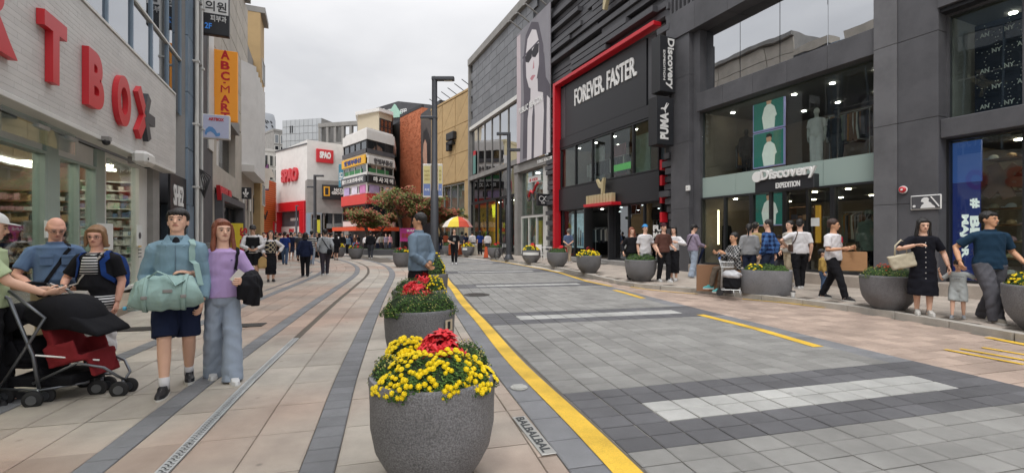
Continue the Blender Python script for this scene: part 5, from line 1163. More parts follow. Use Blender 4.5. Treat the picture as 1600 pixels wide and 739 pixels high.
    hb.tube([Hm @ Vector(p) for p in ((-.05, -.072, 1.655), (0, -.086, 1.66), (.05, -.072, 1.655))], .011, 6)
    for s in (-1, 1): hb.ball((s*.076, .012, 1.625), (.010, .019, .031), 8, 6, Hm, -.99); hb.ball((s*.036, -.066, 1.61), (.02, .018, .02), 8, 6, Hm, -.99)
    hb.ball((0, -.082, 1.578), (.026, .012, .014), 8, 6, Hm, -.99); hb.ball((0, -.074, 1.548), (.02, .016, .014), 8, 6, Hm, -.99)
    body.v += [] ; kk = len(body.v); body.add(hb.v, hb.f)
    remesh(body, 'body', vox*.8, sk, t, k, 2, ex)
    def small(mb, nm, m, smooth=True): mb.v = [tuple(Vector(v)*k) for v in mb.v]; return mb.build(nm, m, t, smooth)
    if detail:
        for s in (-1, 1):
            e = MB(); e.ball((s*.031, -.0875, 1.634), (.0125, .005, .0052), 10, 6, Hm, -.99); eo = small(e, 'eye', m_eyew)
            e = MB(); e.ball((s*.031, -.0915, 1.634), (.0062, .0025, .0058), 8, 6, Hm, -.99); e.tube([Hm @ Vector(p) for p in ((s*.046, -.086, 1.636), (s*.031, -.092, 1.641), (s*.018, -.091, 1.636))], .0017, 5); small(e, 'iris', m_eye).parent = eo
            e = MB(); e.tube([Hm @ Vector(p) for p in ((s*.052, -.080, 1.656), (s*.034, -.093, 1.662), (s*.015, -.0965, 1.657))], (.003, .0045, .003), 6) if 0 else e.tube([Hm @ Vector(p) for p in ((s*.052, -.080, 1.656), (s*.034, -.0925, 1.661), (s*.015, -.096, 1.657))], [.003, .0042, .003], 6); small(e, 'eyebrow', m_hair['black' if hair[1] in ('brown',) else hair[1]] if hair[0] != 'bald' else m_hair['grey'])
        e = MB(); e.tube([Hm @ Vector(p) for p in ((-.024, -.085, 1.580), (-.01, -.0945, 1.582), (0, -.096, 1.5805), (.01, -.0945, 1.582), (.024, -.085, 1.580))], [.002, .0052, .0055, .0052, .002], 6); small(e, 'lips', m_lip)
    if glasses:
        e = MB()
        for s in (-1, 1):
            e.tube([Hm @ Vector((s*.034+.022*math.cos(a), -.101, 1.632+.016*math.sin(a))) for a in np.linspace(0, 2*math.pi, 13)], .0018, 4); e.tube([Hm @ Vector(p) for p in ((s*.056, -.1, 1.636), (s*.078, -.04, 1.637), (s*.08, .015, 1.635))], .0018, 4)
        e.tube([Hm @ Vector(p) for p in ((-.012, -.101, 1.634), (.012, -.101, 1.634))], .0018, 4); small(e, 'glasses', m_blk)
    # --- hair
    hk, hc = hair; h = MB(); mh = m_hair.get(hc, m_hair['black'])
    if hk != 'none':
        if hk == 'bald':
            for s in (-1, 1): h.ball((s*.062, .035, 1.625), (.018, .045, .028), 8, 6, Hm, -.99)
            h.ball((0, .085, 1.61), (.05, .02, .03), 8, 6, Hm, -.99)
        else:
            zc = -.22 if hk == 'short' else -.3
            h.ball((0, .020, 1.676), (.087, .101, .094), 16, 10, Hm, -.45); h.ball((0, .065, 1.625), (.068, .052, .06), 12, 8, Hm, -.99)
            if hk != 'short': h.tube([Hm @ Vector(p) for p in ((-.074, -.028, 1.69), (-.045, -.060, 1.714), (0, -.068, 1.722), (.045, -.060, 1.714), (.074, -.028, 1.69))], [.014, .018, .018, .018, .014], 8)
            if hk in ('short',):
                for s in (-1, 1): h.tube([Hm @ Vector(p) for p in ((s*.077, -.02, 1.69), (s*.079, -.01, 1.655), (s*.078, .0, 1.64))], [.014, .009, .004], 6)
            if hk == 'fringe':
                for q in range(7): x = -.06+.02*q; h.tube([Hm @ Vector(p) for p in ((x, -.050-.02*math.cos(x*22), 1.722), (x+.006, -.066-.02*math.cos(x*22), 1.70), (x+.010, -.066-.018*math.cos(x*22), 1.672+.008*math.sin(q*2.3)))], [.015, .011, .003], 6)
                for s in (-1, 1): h.tube([Hm @ Vector(p) for p in ((s*.075, -.02, 1.69), (s*.081, -.015, 1.66), (s*.08, -.01, 1.635))], [.016, .012, .005], 6)
            if hk in ('long', 'midlong', 'bob'):
                zb_ = {'long': 1.33, 'midlong': 1.41, 'bob': 1.50}[hk]
                h.rings([(zb_, .075, .02, 0, .085), (zb_+.04, .10, .035, 0, .08), (1.50, .095, .045, 0, .055), (1.58, .088, .06, 0, .045), (1.66, .085, .08, 0, .03)], 14, Hm)
                for s in (-1, 1): h.tube([Hm @ Vector(p) for p in ((s*.070, -.045, 1.70), (s*.083, -.035, 1.64), (s*.088, -.025, 1.56), (s*.095, -.03, 1.48 if hk != 'bob' else 1.53), (s*.10, -.045, zb_+.03))], [.016, .021, .024, .026 if hk != 'bob' else .015, .010], 8)
            if hk == 'tail': h.tube([Hm @ Vector(p) for p in ((0, .10, 1.67), (0, .15, 1.64), (0, .155, 1.52), (0, .14, 1.42))], [.03, .034, .026, .008], 8)
            if hk == 'bun': h.ball((0, .11, 1.70), .04, 10, 6, Hm, -.99)
        remesh(h, 'hair', max(.007, vox*.6), mh, t, k, 1, wr=.0028, seed=px)
    if hat:
        kind, hm = hat; e = MB()
        if kind in ('cap', 'backcap'):
            e.ball((0, .012, 1.678), (.088, .106, .088), 18, 10, Hm, .0); sgn = -1 if kind == 'cap' else 1
            e.tube([Hm @ Vector(p) for p in ((0, sgn*.07+.01, 1.69), (0, sgn*.13, 1.688), (0, sgn*.175, 1.676))], [(.075, .008), (.07, .006), (.045, .004)], 12) if 0 else e.rings([(1.680, .074, .075, 0, sgn*.095), (1.687, .074, .075, 0, sgn*.095)], 16, Hm)
        elif kind == 'beanie': e.ball((0, .016, 1.67), (.088, .104, .10), 18, 10, Hm, .05); e.rings([(1.668, .091, .107, 0, .014), (1.70, .091, .107, 0, .014)], 18, Hm)
        elif kind == 'bucket': e.rings([(1.655, .125, .145, 0, .01), (1.66, .125, .145, 0, .01), (1.70, .09, .108, 0, .01), (1.765, .075, .09, 0, .01)], 18, Hm)
        small(e, 'hat', hm, 'auto')
    # --- clothes
    tk, tm = top
    if tk:
        c = MB(); o_ = .017 if tk in ('tee', 'shirt') else .026; z0 = hem
        zs_ = [z0, z0+.03]+[z for z in (.95, .99, 1.06, 1.15, 1.25, 1.33, 1.385, 1.42) if z > z0+.05]
        def rr(z):
            a = [q[0] for q in tors]; return [np.interp(z, a, [(q[j] if len(q) > j else 0) for q in tors]) for j in (1, 2, 4)]
        rg = []
        for z in zs_:
            rx, ry, yo = rr(max(z, .9)); fl = .012 if z < 1.1 and not tuck else 0; rg.append((z, max(rx, .148*w)+o_+fl, max(ry, .112)+o_+fl*.7, 0, yo))
        rg.append((1.448, .085*w+o_*.4, .070+o_*.5))
        c.rings(rg, 22, Lm)
        for i, s in enumerate((1, -1)):
            E, W_ = el[i], wr[i]; u = sh[i]; rs = .012 if tk in ('tee', 'shirt') else .02
            c.tube([T3((s*.055*w, 0, 1.425)), T3((s*.115*w, .004, 1.402)), u, u*.7+E*.3], [.038, .048+rs*.6, .058+rs, .056+rs], 14)
            if tk in ('tee', 'shirt'): c.tube([u, u*.55+E*.45, u*.22+E*.78], [.06+rs, .057+rs, .060+rs], 14)
            elif tk == 'sleeveless': pass
            else:
                c.tube([u, u*.5+E*.5, E, E*.5+W_*.5, E*.06+W_*.94], [.058+rs, .052+rs, .047+rs, .043+rs, .034+rs], 14)
        if tk in ('jacket', 'shirt', 'coat'): c.rings([(1.43, .074, .072, 0, .0), (1.475, .078, .076, 0, -.006), (1.485 if tk == 'shirt' else 1.50, .074, .072, 0, -.01)], 16, Lm)
        S.top = remesh(c, {'tee': 'tee_shirt', 'shirt': 'shirt', 'jacket': 'jacket', 'long': 'sweater', 'coat': 'coat', 'sleeveless': 'vest'}[tk], vox*.8, tm, t, k, 3, wr=.0042, seed=px*.37)
    if tk == 'tee' and vox < .02: c = MB(); c.tube([Lm @ Vector((.078*w*math.cos(a), .078*math.sin(a)-.004, 1.452-.012*max(0, -math.sin(a)))) for a in np.linspace(0, 2*math.pi, 25)], .008, 6); small(c, 'neckband', tm)
    if vest:
        c = MB(); rg = []
        for z in (hem+.02, .99, 1.06, 1.15, 1.25, 1.33, 1.39): rx, ry, yo = rr(max(z, .9)); rg.append((z, max(rx, .148*w)+.036, max(ry, .112)+.036, 0, yo))
        c.rings(rg, 22, Lm)
        for s in (-1, 1): c.tube([T3((s*.12*w, -.08, 1.33)), T3((s*.10*w, -.06, 1.40)), T3((s*.09*w, .0, 1.435)), T3((s*.10*w, .07, 1.37))], .045, 8)
        remesh(c, 'vest', vox*.8, vest, t, k, 2, wr=.002)
    bk, bm_ = bottom
    if bk:
        c = MB(); zt_ = 1.02 if tuck else .98; o_ = .012
        wv = [(.86, .15*w+o_, .11+o_), (.93, .172*w+o_, .118+o_), (zt_, .160*w+o_, .118+o_+belly*.5)]
        if bk == 'skirt':
            zl, fr_ = (hem-.0, 1.0)
        if bk in ('pants', 'wide', 'shorts'):
            c.rings([(.83, .13*w, .10)]+wv, 20, Lm)
            for i, s in enumerate((1, -1)):
                r0, r1, r2 = {'pants': (.104, .078, .062), 'wide': (.106, .092, .100), 'shorts': (.108, .102, .0)}[bk]; A_, K_ = ank[i], kn[i]; hp = hips[i]
                if bk == 'shorts': c.tube([hp+Vector((0, 0, .02)), hp*.6+K_*.4, hp*.08+K_*.92+Vector((0, 0, .0))], [r0*w, r0*w, r1*w], 16)
                else: c.tube([hp+Vector((0, 0, .02)), hp*.6+K_*.4, K_, K_*.5+A_*.5, A_+Vector((0, .006, -.015 if bk == 'pants' else -.05))], [r0*w, r0*.97*w, r1, (r1+r2)/2, r2], 16)
        else:
            zl = {'skirt': .50, 'longskirt': .26}[bk]; my = (kn[0].y+kn[1].y)/2; ay = (ank[0].y+ank[1].y)/2; sp = abs(ank[0].y-ank[1].y)/2
            f_ = .75 if bk == 'longskirt' else .4
            for i in (0, 1):
                q = kn[i] if zl > .4 else ank[i]*.7+kn[i]*.3; zz_ = max(zl+.03, q.z); c.tube([hips[i], Vector((kn[i].x*.9, kn[i].y, max(kn[i].z, zl+.04))), Vector((q.x*.9, q.y, zz_))], [.11*w, .10, .09], 14)
            c.rings([(zl, .185*w, .13+sp*f_, 0, ay*f_), (zl+.02, .185*w, .13+sp*f_, 0, ay*f_), (.6, .185*w, .14+sp*.35, 0, my*.5), (.8, .182*w, .135)]+wv, 22, Lm)
        remesh(c, {'pants': 'trousers', 'wide': 'jeans', 'shorts': 'shorts', 'skirt': 'skirt', 'longskirt': 'skirt'}[bk], vox*.85, bm_, t, k, 3, wr=.005, seed=px*.21)
    if shoes:
        for i in (0, 1):
            f = toe[i]; A = ank[i]; sd = Vector((-f.y, f.x, 0)); up = Vector((0, 0, 1)); lf = A.z-.085
            def outline(z, g, back, front, wd): return [A-up*(A.z-lf)+up*z+f*(yy)+sd*xx for yy, xx in ((-back, 0), (-back*.85, wd*.7), (-.0, wd*.85), (.08, wd), (front*.8, wd*.9), (front, wd*.25), (front, -wd*.25), (front*.8, -wd*.8), (.08, -wd*.9), (0, -wd*.8), (-back*.85, -wd*.7))]
            c = MB(); n = 11; L0 = outline(.002, 0, .075, .195, .046); L1 = outline(.03, 0, .078, .198, .047)
            c.add([*L0, *L1], [tuple(range(n))[::-1], tuple(range(n, 2*n))]+[(q, (q+1) % n, n+(q+1) % n, n+q) for q in range(n)])
            so = small(c, 'shoe', m_sole, 'auto') if shoes[1] else None
            c = MB(); L1 = outline(.012 if not shoes[1] else .031, 0, .074, .193, .045); L2 = outline(.06, 0, .07, .175, .042); L3 = outline(.085, 0, .062, .09, .036); L4 = outline(.105, 0, .052, .045, .032)
            c.add([*L1, *L2, *L3, *L4], [tuple(range(n))[::-1], tuple(range(3*n, 4*n))]+[(r*n+q, r*n+(q+1) % n, (r+1)*n+(q+1) % n, (r+1)*n+q) for r in range(3) for q in range(n)])
            u_ = small(c, 'shoe' if not shoes[1] else 'upper', shoes[0], 'auto')
            if so: u_.parent = so
            if shoes[1]:
                c = MB(); 
                for q in range(3): c.tube([A+up*(-.085+.078-q*.007+.006)+f*(.055+.025*q)+sd*.03, A+up*(-.085+.092-q*.009+.005)+f*(.055+.025*q), A+up*(-.085+.078-q*.007+.006)+f*(.055+.025*q)-sd*.03], .003, 4)
                small(c, 'laces', m_sole).parent = so
    if socks:
        c = MB()
        for i in (0, 1): c.tube([ank[i]+Vector((0, 0, -.02)), ank[i]+(kn[i]-ank[i])*.22], [.041, .043], 12)
        small(c, 'sock', socks, True)
    S.sh, S.el, S.wr, S.kn, S.ank, S.Lm, S.Hm = sh, el, wr, kn, ank, Lm, Hm; return S
def held(S, name, label, cat, anchor, group=None):
    """a separate thing carried by a person, built in the carrier's own coordinates"""
    a = Vector(anchor)*S.k; return thing(name, label, cat, group=group, org=a, matrix=S.M @ Matrix.Translation(a))
def hb(S, mb, nm, m, T, smooth=True): mb.v = [tuple(Vector(v)*S.k) for v in mb.v]; return mb.build(nm, m, T, smooth)
def strapline(S, pts, w, nm, m, T, th=.004, lift=.010):
    """a flat strap laid over the torso"""
    tgt = S.top; bvh = BVHTree.FromPolygons([v.co for v in tgt.data.vertices], [p.vertices[:] for p in tgt.data.polygons]); out = []
    P_ = [Vector(p)*S.k for p in pts]; Q = []
    for i in range(len(P_)-1):
        for f in np.linspace(0, 1, 7, endpoint=False): Q.append(P_[i].lerp(P_[i+1], float(f)))
    Q.append(P_[-1]); fr_ = []
    for q in Q:
        c, n, _, d = bvh.find_nearest(q)
        if d < .07*S.k: fr_.append((c+n*lift*S.k, n))
        else: fr_.append((q, n))
    mb = MB(); vs = []
    for i, (c, n) in enumerate(fr_):
        d = (fr_[min(i+1, len(fr_)-1)][0]-fr_[max(i-1, 0)][0]).normalized(); s_ = d.cross(n).normalized()*w*S.k/2; n = n.normalized()*th*S.k
        vs += [c-s_, c+s_, c+s_+n, c-s_+n]
    L_ = len(fr_); mb.add(vs, [(4*i+j, 4*i+(j+1) % 4, 4*i+4+(j+1) % 4, 4*i+4+j) for i in range(L_-1) for j in range(4)]+[(0, 3, 2, 1), (4*L_-4, 4*L_-3, 4*L_-2, 4*L_-1)])
    return mb.build(nm, m, T, 'auto')
# ------------------------------------------------------------------ the people, front left first
black = cloth('black cloth', '#1c1c20'); navy = cloth('navy cloth', '#1f2740'); white = cloth('white cloth', '#d2d0d2'); lgrey = cloth('light grey cloth', '#9a9c9e'); dgrey = cloth('dark grey cloth', '#43454c')
jean = cloth('faded denim', '#98a4b4'); jean2 = cloth('blue denim', '#4c617f'); dkjean = cloth('dark denim', '#2a3145'); khaki = cloth('khaki cloth', '#8c7f68'); cream = cloth('cream cloth', '#b8ab92')
sh_black = mat('black shoe', '#1e1e22', .5, .1, 10); sh_white = mat('white trainer', '#c9c9c9', .5, .06, 10, grime=.15); sh_grey = mat('grey trainer', '#7b8086', .6, .1, 10)
# man in the pale blue jacket
S = person('man in pale blue zip jacket and navy shorts carrying a mint duffel bag', 277, 4.55, 1.79, face=-6, step=(-.20, .22), lift=(.01, .0), arms=((.04, .10, -.50), (.04, .16, -.42)), head=(-6, -10), wide=.98,
           top=('jacket', cloth('pale blue nylon', '#7d99a8')), bottom=('shorts', navy), shoes=(sh_black, True), socks=white, hair=('fringe', 'black'), vox=.009, hem=.85, curl=(.7, .9))
t = S.t
c = MB(); c.ball((0, -.088, 1.405), (.036, .030, .085), 12, 8, S.Lm, -.99); hb(S, c, 'inner_shirt', black, t)
for s in (-1, 1):
    c = MB(); c.add([S.Lm @ Vector(p) for p in ((s*.075, .0, 1.515), (s*.06, -.06, 1.50), (s*.015, -.125, 1.395), (s*.07, -.135, 1.40), (s*.115, -.09, 1.435), (s*.11, .0, 1.46))]+[S.Lm @ Vector(p) for p in ((s*.075, .0, 1.495), (s*.06, -.05, 1.48), (s*.02, -.115, 1.385), (s*.07, -.12, 1.385), (s*.11, -.08, 1.42), (s*.10, .0, 1.44))],
        [(0, 1, 2, 3, 4, 5), (11, 10, 9, 8, 7, 6)]+[(i, (i+1) % 6, 6+(i+1) % 6, 6+i) for i in range(6)]); hb(S, c, 'collar', MATS['pale blue nylon'], t, 'auto')
c = MB(); c.tube([(0, -.136, 1.38), (.002, -.148, 1.25), (0, -.145, 1.1), (0, -.15, .95)], .004, 5); hb(S, c, 'zip', mat('zip', '#5c7380'), t)
mint = cloth('mint nylon', '#94b0ab'); mint.node_tree.nodes['Principled BSDF'].inputs['Roughness'].default_value = .6
T = held(S, 'duffel_bag', 'mint green nylon duffel bag slung in front of the man in shorts', 'bag', (-.03, -.27, .80))
c = MB(); pts = []; n_ = 13
c.tube([(-.05-.25+.50*i/12, -.27+.012*math.sin(i), .955+.01*math.cos(i*2)) for i in range(13)], [(.085+.075*math.sin(math.pi*min(1, (i+1.2)/5)/2) if i < 6 else .085+.075*math.sin(math.pi*min(1, (13.2-i)/5)/2)) for i in range(13)], 20)
remesh(c, 'bag_body', .009, mint, T, S.k, 4, wr=.006, seed=3)
for xx in (-.19, .09):
    c = MB(); c.tube([(xx+.012*math.sin(q), -.27+.163*math.cos(q), .955+.163*math.sin(q)) for q in np.linspace(1.2, 5.0, 14)], [(.017, .004)]*14, 8); hb(S, c, 'strap', mint, T)
    c = MB(); c.bbox(xx-.022, xx+.022, -.447, -.428, .92, .95, .004); hb(S, c, 'buckle', m_conc, T, False)
c = MB(); c.tube([(-.17, -.38, 1.10), (-.10, -.40, 1.16), (-.02, -.41, 1.12), (.03, -.42, 1.03), (.10, -.40, 1.08)], [(.02, .005)]*5, 8); hb(S, c, 'handle', mint, T)
c = MB(); c.bbox(-.06, .01, -.437, -.427, .97, 1.0, .003); hb(S, c, 'label_patch', m_conc, T, False)
strapline(S, [(.20, -.20, 1.0), (.17, -.17, 1.16), (.14, -.14, 1.33), (.115, -.04, 1.43), (.09, .05, 1.43)], .055, 'shoulder_strap', mint, T, .005, .008)
T = held(S, 'water_bottle', 'small clear water bottle with blue cap held beside the mint duffel', 'bottle', (-.26, -.24, .82))
c = MB(); c.tube([(-.33, -.26, .835), (-.27, -.25, .835), (-.20, -.24, .84)], .03, 10); hb(S, c, 'bottle_body', glass('bottle plastic', (.8, .95, .98), .15), T); c = MB(); c.tube([(-.36, -.262, .835), (-.335, -.261, .835)], .017, 8); hb(S, c, 'cap', mat('blue cap', '#58a9c8'), T)
# woman in lavender tee
S = person('woman with reddish hair in lavender t-shirt and pale baggy jeans', 348, 4.8, 1.68, face=4, step=(.19, -.17), arms=((.02, .25, -.26, (.6, .6, -.6)), (.13, .17, -.17, (.2, .4, -1))), head=(12, -4), wide=.86,
           top=('tee', cloth('lavender cotton', '#b39ac8')), bottom=('wide', jean), shoes=(sh_white, True), hair=('long', 'brown'), vox=.009, hem=.93, hands=(None, ((-1, -.35, .25), (0, .2, -1))), curl=(.8, .4))
c = MB(); c.tube([(.07, -.115, 1.31), (.075, -.118, 1.305)], .012, 8); hb(S, c, 'emblem', mat('violet print', '#5b4b86'), S.t)
T = held(S, 'phone', 'pale phone held up by the woman in lavender', 'phone', (.10, -.28, 1.12)); W0 = S.wr[0]
c = MB(); c.box(-.036, .036, -.004, .004, -.07, .07, M4=Matrix.Translation(W0+Vector((-.06, -.075, .05))) @ Matrix.Rotation(.7, 4, 'Y') @ Matrix.Rotation(-.3, 4, 'X')); hb(S, c, 'phone_case', mat('phone case', '#b9b4ac', .3), T, False)
T = held(S, 'folded_jacket', 'black jacket draped over the left arm of the woman in lavender', 'jacket', (.16, -.2, .8)); E0 = S.el[0]
c = MB()
for i, (dx, dy, dl) in enumerate(((0, 0, .27), (.05, -.03, .33), (.02, -.09, .30), (-.06, -.12, .24), (.08, .03, .25))):
    b0 = E0*.45+W0*.55+Vector((dx, dy, .035)); c.tube([b0, b0+Vector((.02, -.02, -dl*.4)), b0+Vector((.03*math.sin(i*2), -.01, -dl))], [.05, .062, .045], 10)
c.tube([E0+Vector((.02, 0, .03)), W0+Vector((.01, 0, .02))], .062, 10)
remesh(c, 'jacket_cloth', .01, black, T, S.k, 3, wr=.007, seed=5)
strapline(S, [(.12, .12, 1.30), (.125, .03, 1.43), (.125, -.08, 1.36), (.15, -.16, 1.18), (.17, -.19, 1.05)], .035, 'bag_strap', black, T, .005)
# older man, blue shirt
S = person('balding older man in glasses and a blue short sleeved shirt looking down', 86, 5.15, 1.70, face=6, arms=((.02, .20, -.38, (.8, .5, -.5)), (.02, .22, -.38, (.8, .5, -.5))), head=(4, 24), wide=1.06, belly=.04,
           top=('shirt', cloth('slate blue cotton', '#5f7593')), bottom=('pants', khaki), shoes=(sh_black, True), hair=('bald', 'grey'), skin=2, vox=.01, hem=.93, glasses=True, curl=(.9, .9))
for s in (-1, 1):
    c = MB(); c.bbox(s*.09-.055, s*.09+.055, -.172, -.158, 1.22, 1.33, .004); c.bbox(s*.09-.058, s*.09+.058, -.178, -.160, 1.305, 1.335, .003); hb(S, c, 'pocket', MATS['slate blue cotton'], S.t, False)
c = MB(); c.rings([(.955, .228, .185, 0, -.02), (.985, .228, .187, 0, -.02)], 24); hb(S, c, 'belt', black, S.t)
T = held(S, 'waist_bag', 'black pouch on a long strap across the older man in blue', 'bag', (-.12, -.2, .9)); c = MB(); c.bbox(-.17, -.05, -.27, -.19, .88, 1.0, .02); hb(S, c, 'pouch', black, T, False)
strapline(S, [(-.12, -.2, 1.0), (-.04, -.2, 1.15), (.05, -.17, 1.3), (.10, -.06, 1.42), (.10, .06, 1.41)], .035, 'strap', black, T)
# older woman
blkw = pattern('black and white stripes', '#d8d8d8', '#1a1a1e', 'stripe', 34)
S = person('older woman with glasses, black top, white skirt and blue backpack', 152, 5.05, 1.60, face=-34, arms=((.05, .02, -.52), (.03, .22, -.3, (.8, .5, -.6))), head=(14, 6), wide=1.04, belly=.03, step=(-.04, .04),
           top=('tee', black), bottom=('longskirt', white), shoes=(sh_black, False), hair=('bob', 'blond'), skin=2, vox=.01, hem=.93, glasses=True)
c = MB(); c.rings([(.80, .212, .172, 0, -.015), (.94, .208, .165, 0, -.015)], 22); hb(S, c, 'undershirt', blkw, S.t)
c = MB(); c.rings([(1.20, .10, .03, 0, -.135), (1.38, .085, .03, 0, -.115), (1.45, .06, .04, 0, -.065)], 14); hb(S, c, 'scarf', blkw, S.t)
T = held(S, 'backpack', 'blue and black backpack worn by the older woman in white skirt', 'bag', (.02, .24, 1.0)); c = MB(); c.rings([(1.0, .14, .08, .02, .22), (1.05, .165, .11, .02, .235), (1.25, .16, .115, .02, .235), (1.38, .13, .09, .02, .21), (1.44, .06, .05, .02, .18)], 18, sq=3); remesh(c, 'pack', .012, cloth('royal blue nylon', '#1f3c78'), T, S.k, 3, wr=.004)
c = MB(); c.rings([(1.02, .11, .05, .02, .32), (1.2, .11, .055, .02, .325), (1.24, .08, .04, .02, .31)], 14, sq=3); hb(S, c, 'pocket', black, T)
for s in (-1, 1): strapline(S, [(s*.11, .15, 1.38), (s*.115, .04, 1.43), (s*.12, -.10, 1.34), (s*.15, -.12, 1.2), (s*.18, 0, 1.1)], .05, 'shoulder_strap', MATS['royal blue nylon'], T, .008)
T = held(S, 'handbag', 'wide pale grey handbag hanging in front of the older woman', 'bag', (-.10, -.26, .78)); c = MB(); c.rings([(.80, .19, .05, -.10, -.25), (.84, .20, .065, -.10, -.25), (.98, .18, .05, -.10, -.245), (1.02, .17, .02, -.10, -.24)], 18, sq=4); remesh(c, 'bag_body', .012, mat('taupe leather', '#a19a92', .5, .08, 6, .3, 30), T, S.k, 2, wr=.003)
strapline(S, [(-.2, -.22, 1.0), (-.06, -.2, 1.18), (.06, -.15, 1.34), (.10, -.02, 1.43)], .02, 'strap', MATS['taupe leather'], T)
# person with the pushchair at the left edge
S = person('person in white cap and pale green top looking at a phone, left edge', -20, 4.05, 1.70, face=82, arms=((.0, .30, -.34, (.3, .6, -1)), (-.03, .38, -.36, (.3, .6, -1))), head=(-6, 14), step=(.1, -.05),
           top=('tee', cloth('pale green cotton', '#aebd97')), bottom=('pants', black), shoes=(sh_black, False), hair=('short', 'black'), hat=('cap', cloth('white cap cloth', '#cfcfcc')), vox=.01, hands=(None, ((0, -1, .1), (1, .2, .6))))
T = held(S, 'phone', 'white phone held over the pushchair handle', 'phone', (0, -.45, 1.0)); c = MB(); W1 = S.wr[1]; c.box(-.037, .037, -.075, .075, -.004, .004, M4=Matrix.Translation(W1+Vector((.05, -.10, .045))) @ Matrix.Rotation(.5, 4, 'X') @ Matrix.Rotation(.3, 4, 'Y')); hb(S, c, 'phone_case', mat('white phone', '#c9c9cc', .3), T, False)
# man in denim shirt
S = person('man in a denim shirt with hands clasped behind his back among the planters', 655, 7.9, 1.88, face=-128, arms=((-.12, -.15, -.42, (.9, -.2, -.3)), (-.13, -.17, -.40, (.9, -.2, -.3))), head=(20, 0), wide=1.02,
           top=('jacket', cloth('washed denim', '#6f8192')), bottom=('pants', black), shoes=(sh_black, True), hair=('short', 'black'), vox=.011, hem=.86, hands=(((-.8, .3, -.5), (0, .8, 0)), ((.8, .3, -.5), (0, .8, 0))), skin=1)
# ---- middle distance, left half
S = person('man in black vest, white shirt and black shorts looking at his phone', 395, 15, 1.86, face=0, arms=((-.09, .24, -.34, (1, .3, -.6)), (-.09, .24, -.34, (1, .3, -.6))), head=(0, 34), wide=1.16, top=('long', white), vest=black, bottom=('shorts', black), shoes=(sh_white, False), socks=white, vox=.016, hair=('fringe', 'black'), spread=.10)
T = held(S, 'phone', 'black phone held by the man in vest and shorts', 'phone', (0, -.3, 1.05)); c = MB(); c.box(-.036, .036, -.07, .07, -.004, .004, M4=Matrix.Translation((0, -.33, 1.08)) @ Matrix.Rotation(.6, 4, 'X')); hb(S, c, 'phone_case', m_blk, T, False)
S = person('woman in black vest and long black skirt smiling upward beside the man in shorts', 423, 15.2, 1.68, face=6, arms=((.10, .08, -.36, (1, .3, -.4)), (.06, .12, -.4)), head=(-14, -14), wide=.92, top=('long', white), vest=pattern('argyle knit', '#20222c', '#b9ac93', 'argyle', 7), bottom=('longskirt', black), shoes=(sh_black, False), vox=.016, hair=('long', 'black'), tuck=True, hem=1.0)
T = held(S, 'tote_bag', 'tan shopping bag hanging from the arm of the woman in long skirt', 'bag', (-.28, -.1, .45)); c = MB(); c.rings([(.48, .10, .07, -.27, -.08), (.55, .15, .09, -.26, -.08), (.8, .13, .06, -.25, -.08), (.88, .05, .03, -.25, -.08)], 14); remesh(c, 'bag_body', .02, mat('tan bag cloth', '#b0915f', .8), T, S.k, 2, wr=.004)
c = MB(); c.tube([(-.25, -.06, .85), (-.23, -.02, 1.0), (-.25, -.1, .87)], .012, 6); hb(S, c, 'handle', MATS['tan bag cloth'], T)
person('man seen from behind in a royal blue t-shirt and jeans', 445, 24.5, 1.74, face=176, step=(.12, -.12), wide=1.05, top=('tee', cloth('royal blue cotton', '#243a7a')), bottom=('pants', jean2), shoes=(sh_black, False), vox=.022, detail=0)
person('man facing the camera in grey shirt and jeans further up the street', 461, 33, 1.80, face=8, step=(.1, -.1), top=('shirt', lgrey), bottom=('pants', jean), shoes=(sh_white, False), vox=.025, detail=0)
person('woman from behind in navy jacket and black trousers walking away', 477, 17, 1.64, face=184, step=(.16, -.1), wide=1.0, arms=((.1, .05, -.5), (.06, -.05, -.52)), top=('coat', navy), bottom=('pants', black), shoes=(sh_black, True), hair=('bob', 'black'), vox=.017, detail=0, hem=.82)
person('man from behind in a broad striped t-shirt', 487, 24, 1.78, face=170, step=(.1, -.1), top=('tee', pattern('broad stripes', '#23242a', '#cfcfcc', 'stripe', 9)), bottom=('pants', jean), shoes=(sh_white, False), vox=.022, detail=0)
S = person('man from behind in a pale grey jacket and plum trousers with a black shoulder bag', 508, 17.7, 1.77, face=182, step=(-.12, .13), wide=1.06, arms=((.06, .1, -.48), (.08, .0, -.5)), top=('shirt', cloth('pale grey cotton', '#9b9fa3')), bottom=('pants', cloth('plum cloth', '#3d3840')), shoes=(sh_white, True), vox=.016, detail=0, hem=.86)
c = MB()
for i in (0, 1): c.tube([S.el[i]+Vector((0, 0, .1)), S.el[i], S.wr[i]*.85+S.el[i]*.15], .055, 10)
hb(S, c, 'sleeve', MATS['pale grey cotton'], S.t)
T = held(S, 'shoulder_bag', 'black box shaped bag at the hip of the man in pale grey', 'bag', (-.16, .2, .8)); c = MB(); c.bbox(-.24, -.06, .15, .24, .80, 1.0, .02); hb(S, c, 'bag_body', black, T, False)
strapline(S, [(-.16, .18, 1.0), (0, .17, 1.2), (.10, .10, 1.38), (.09, 0, 1.43)], .03, 'strap', black, T)
person('woman in a long black coat walking away beside the left planters', 525, 29, 1.66, face=175, step=(.12, -.12), top=('coat', black), bottom=('skirt', black), shoes=(sh_black, False), hair=('long', 'black'), vox=.025, detail=0)
person('man in a white shirt seen between the black coat and the pale grey jacket', 518, 31, 1.72, face=150, top=('long', white), bottom=('pants', black), shoes=(sh_black, False), vox=.025, detail=0)
S = person('man from behind in a black hooded jacket and grey trousers', 579, 31, 1.85, face=178, step=(.08, -.08), wide=1.15, top=('coat', black), bottom=('pants', dgrey), shoes=(sh_white, False), vox=.024, detail=0, arms=((.02, .12, -.45), (.02, .12, -.45)))
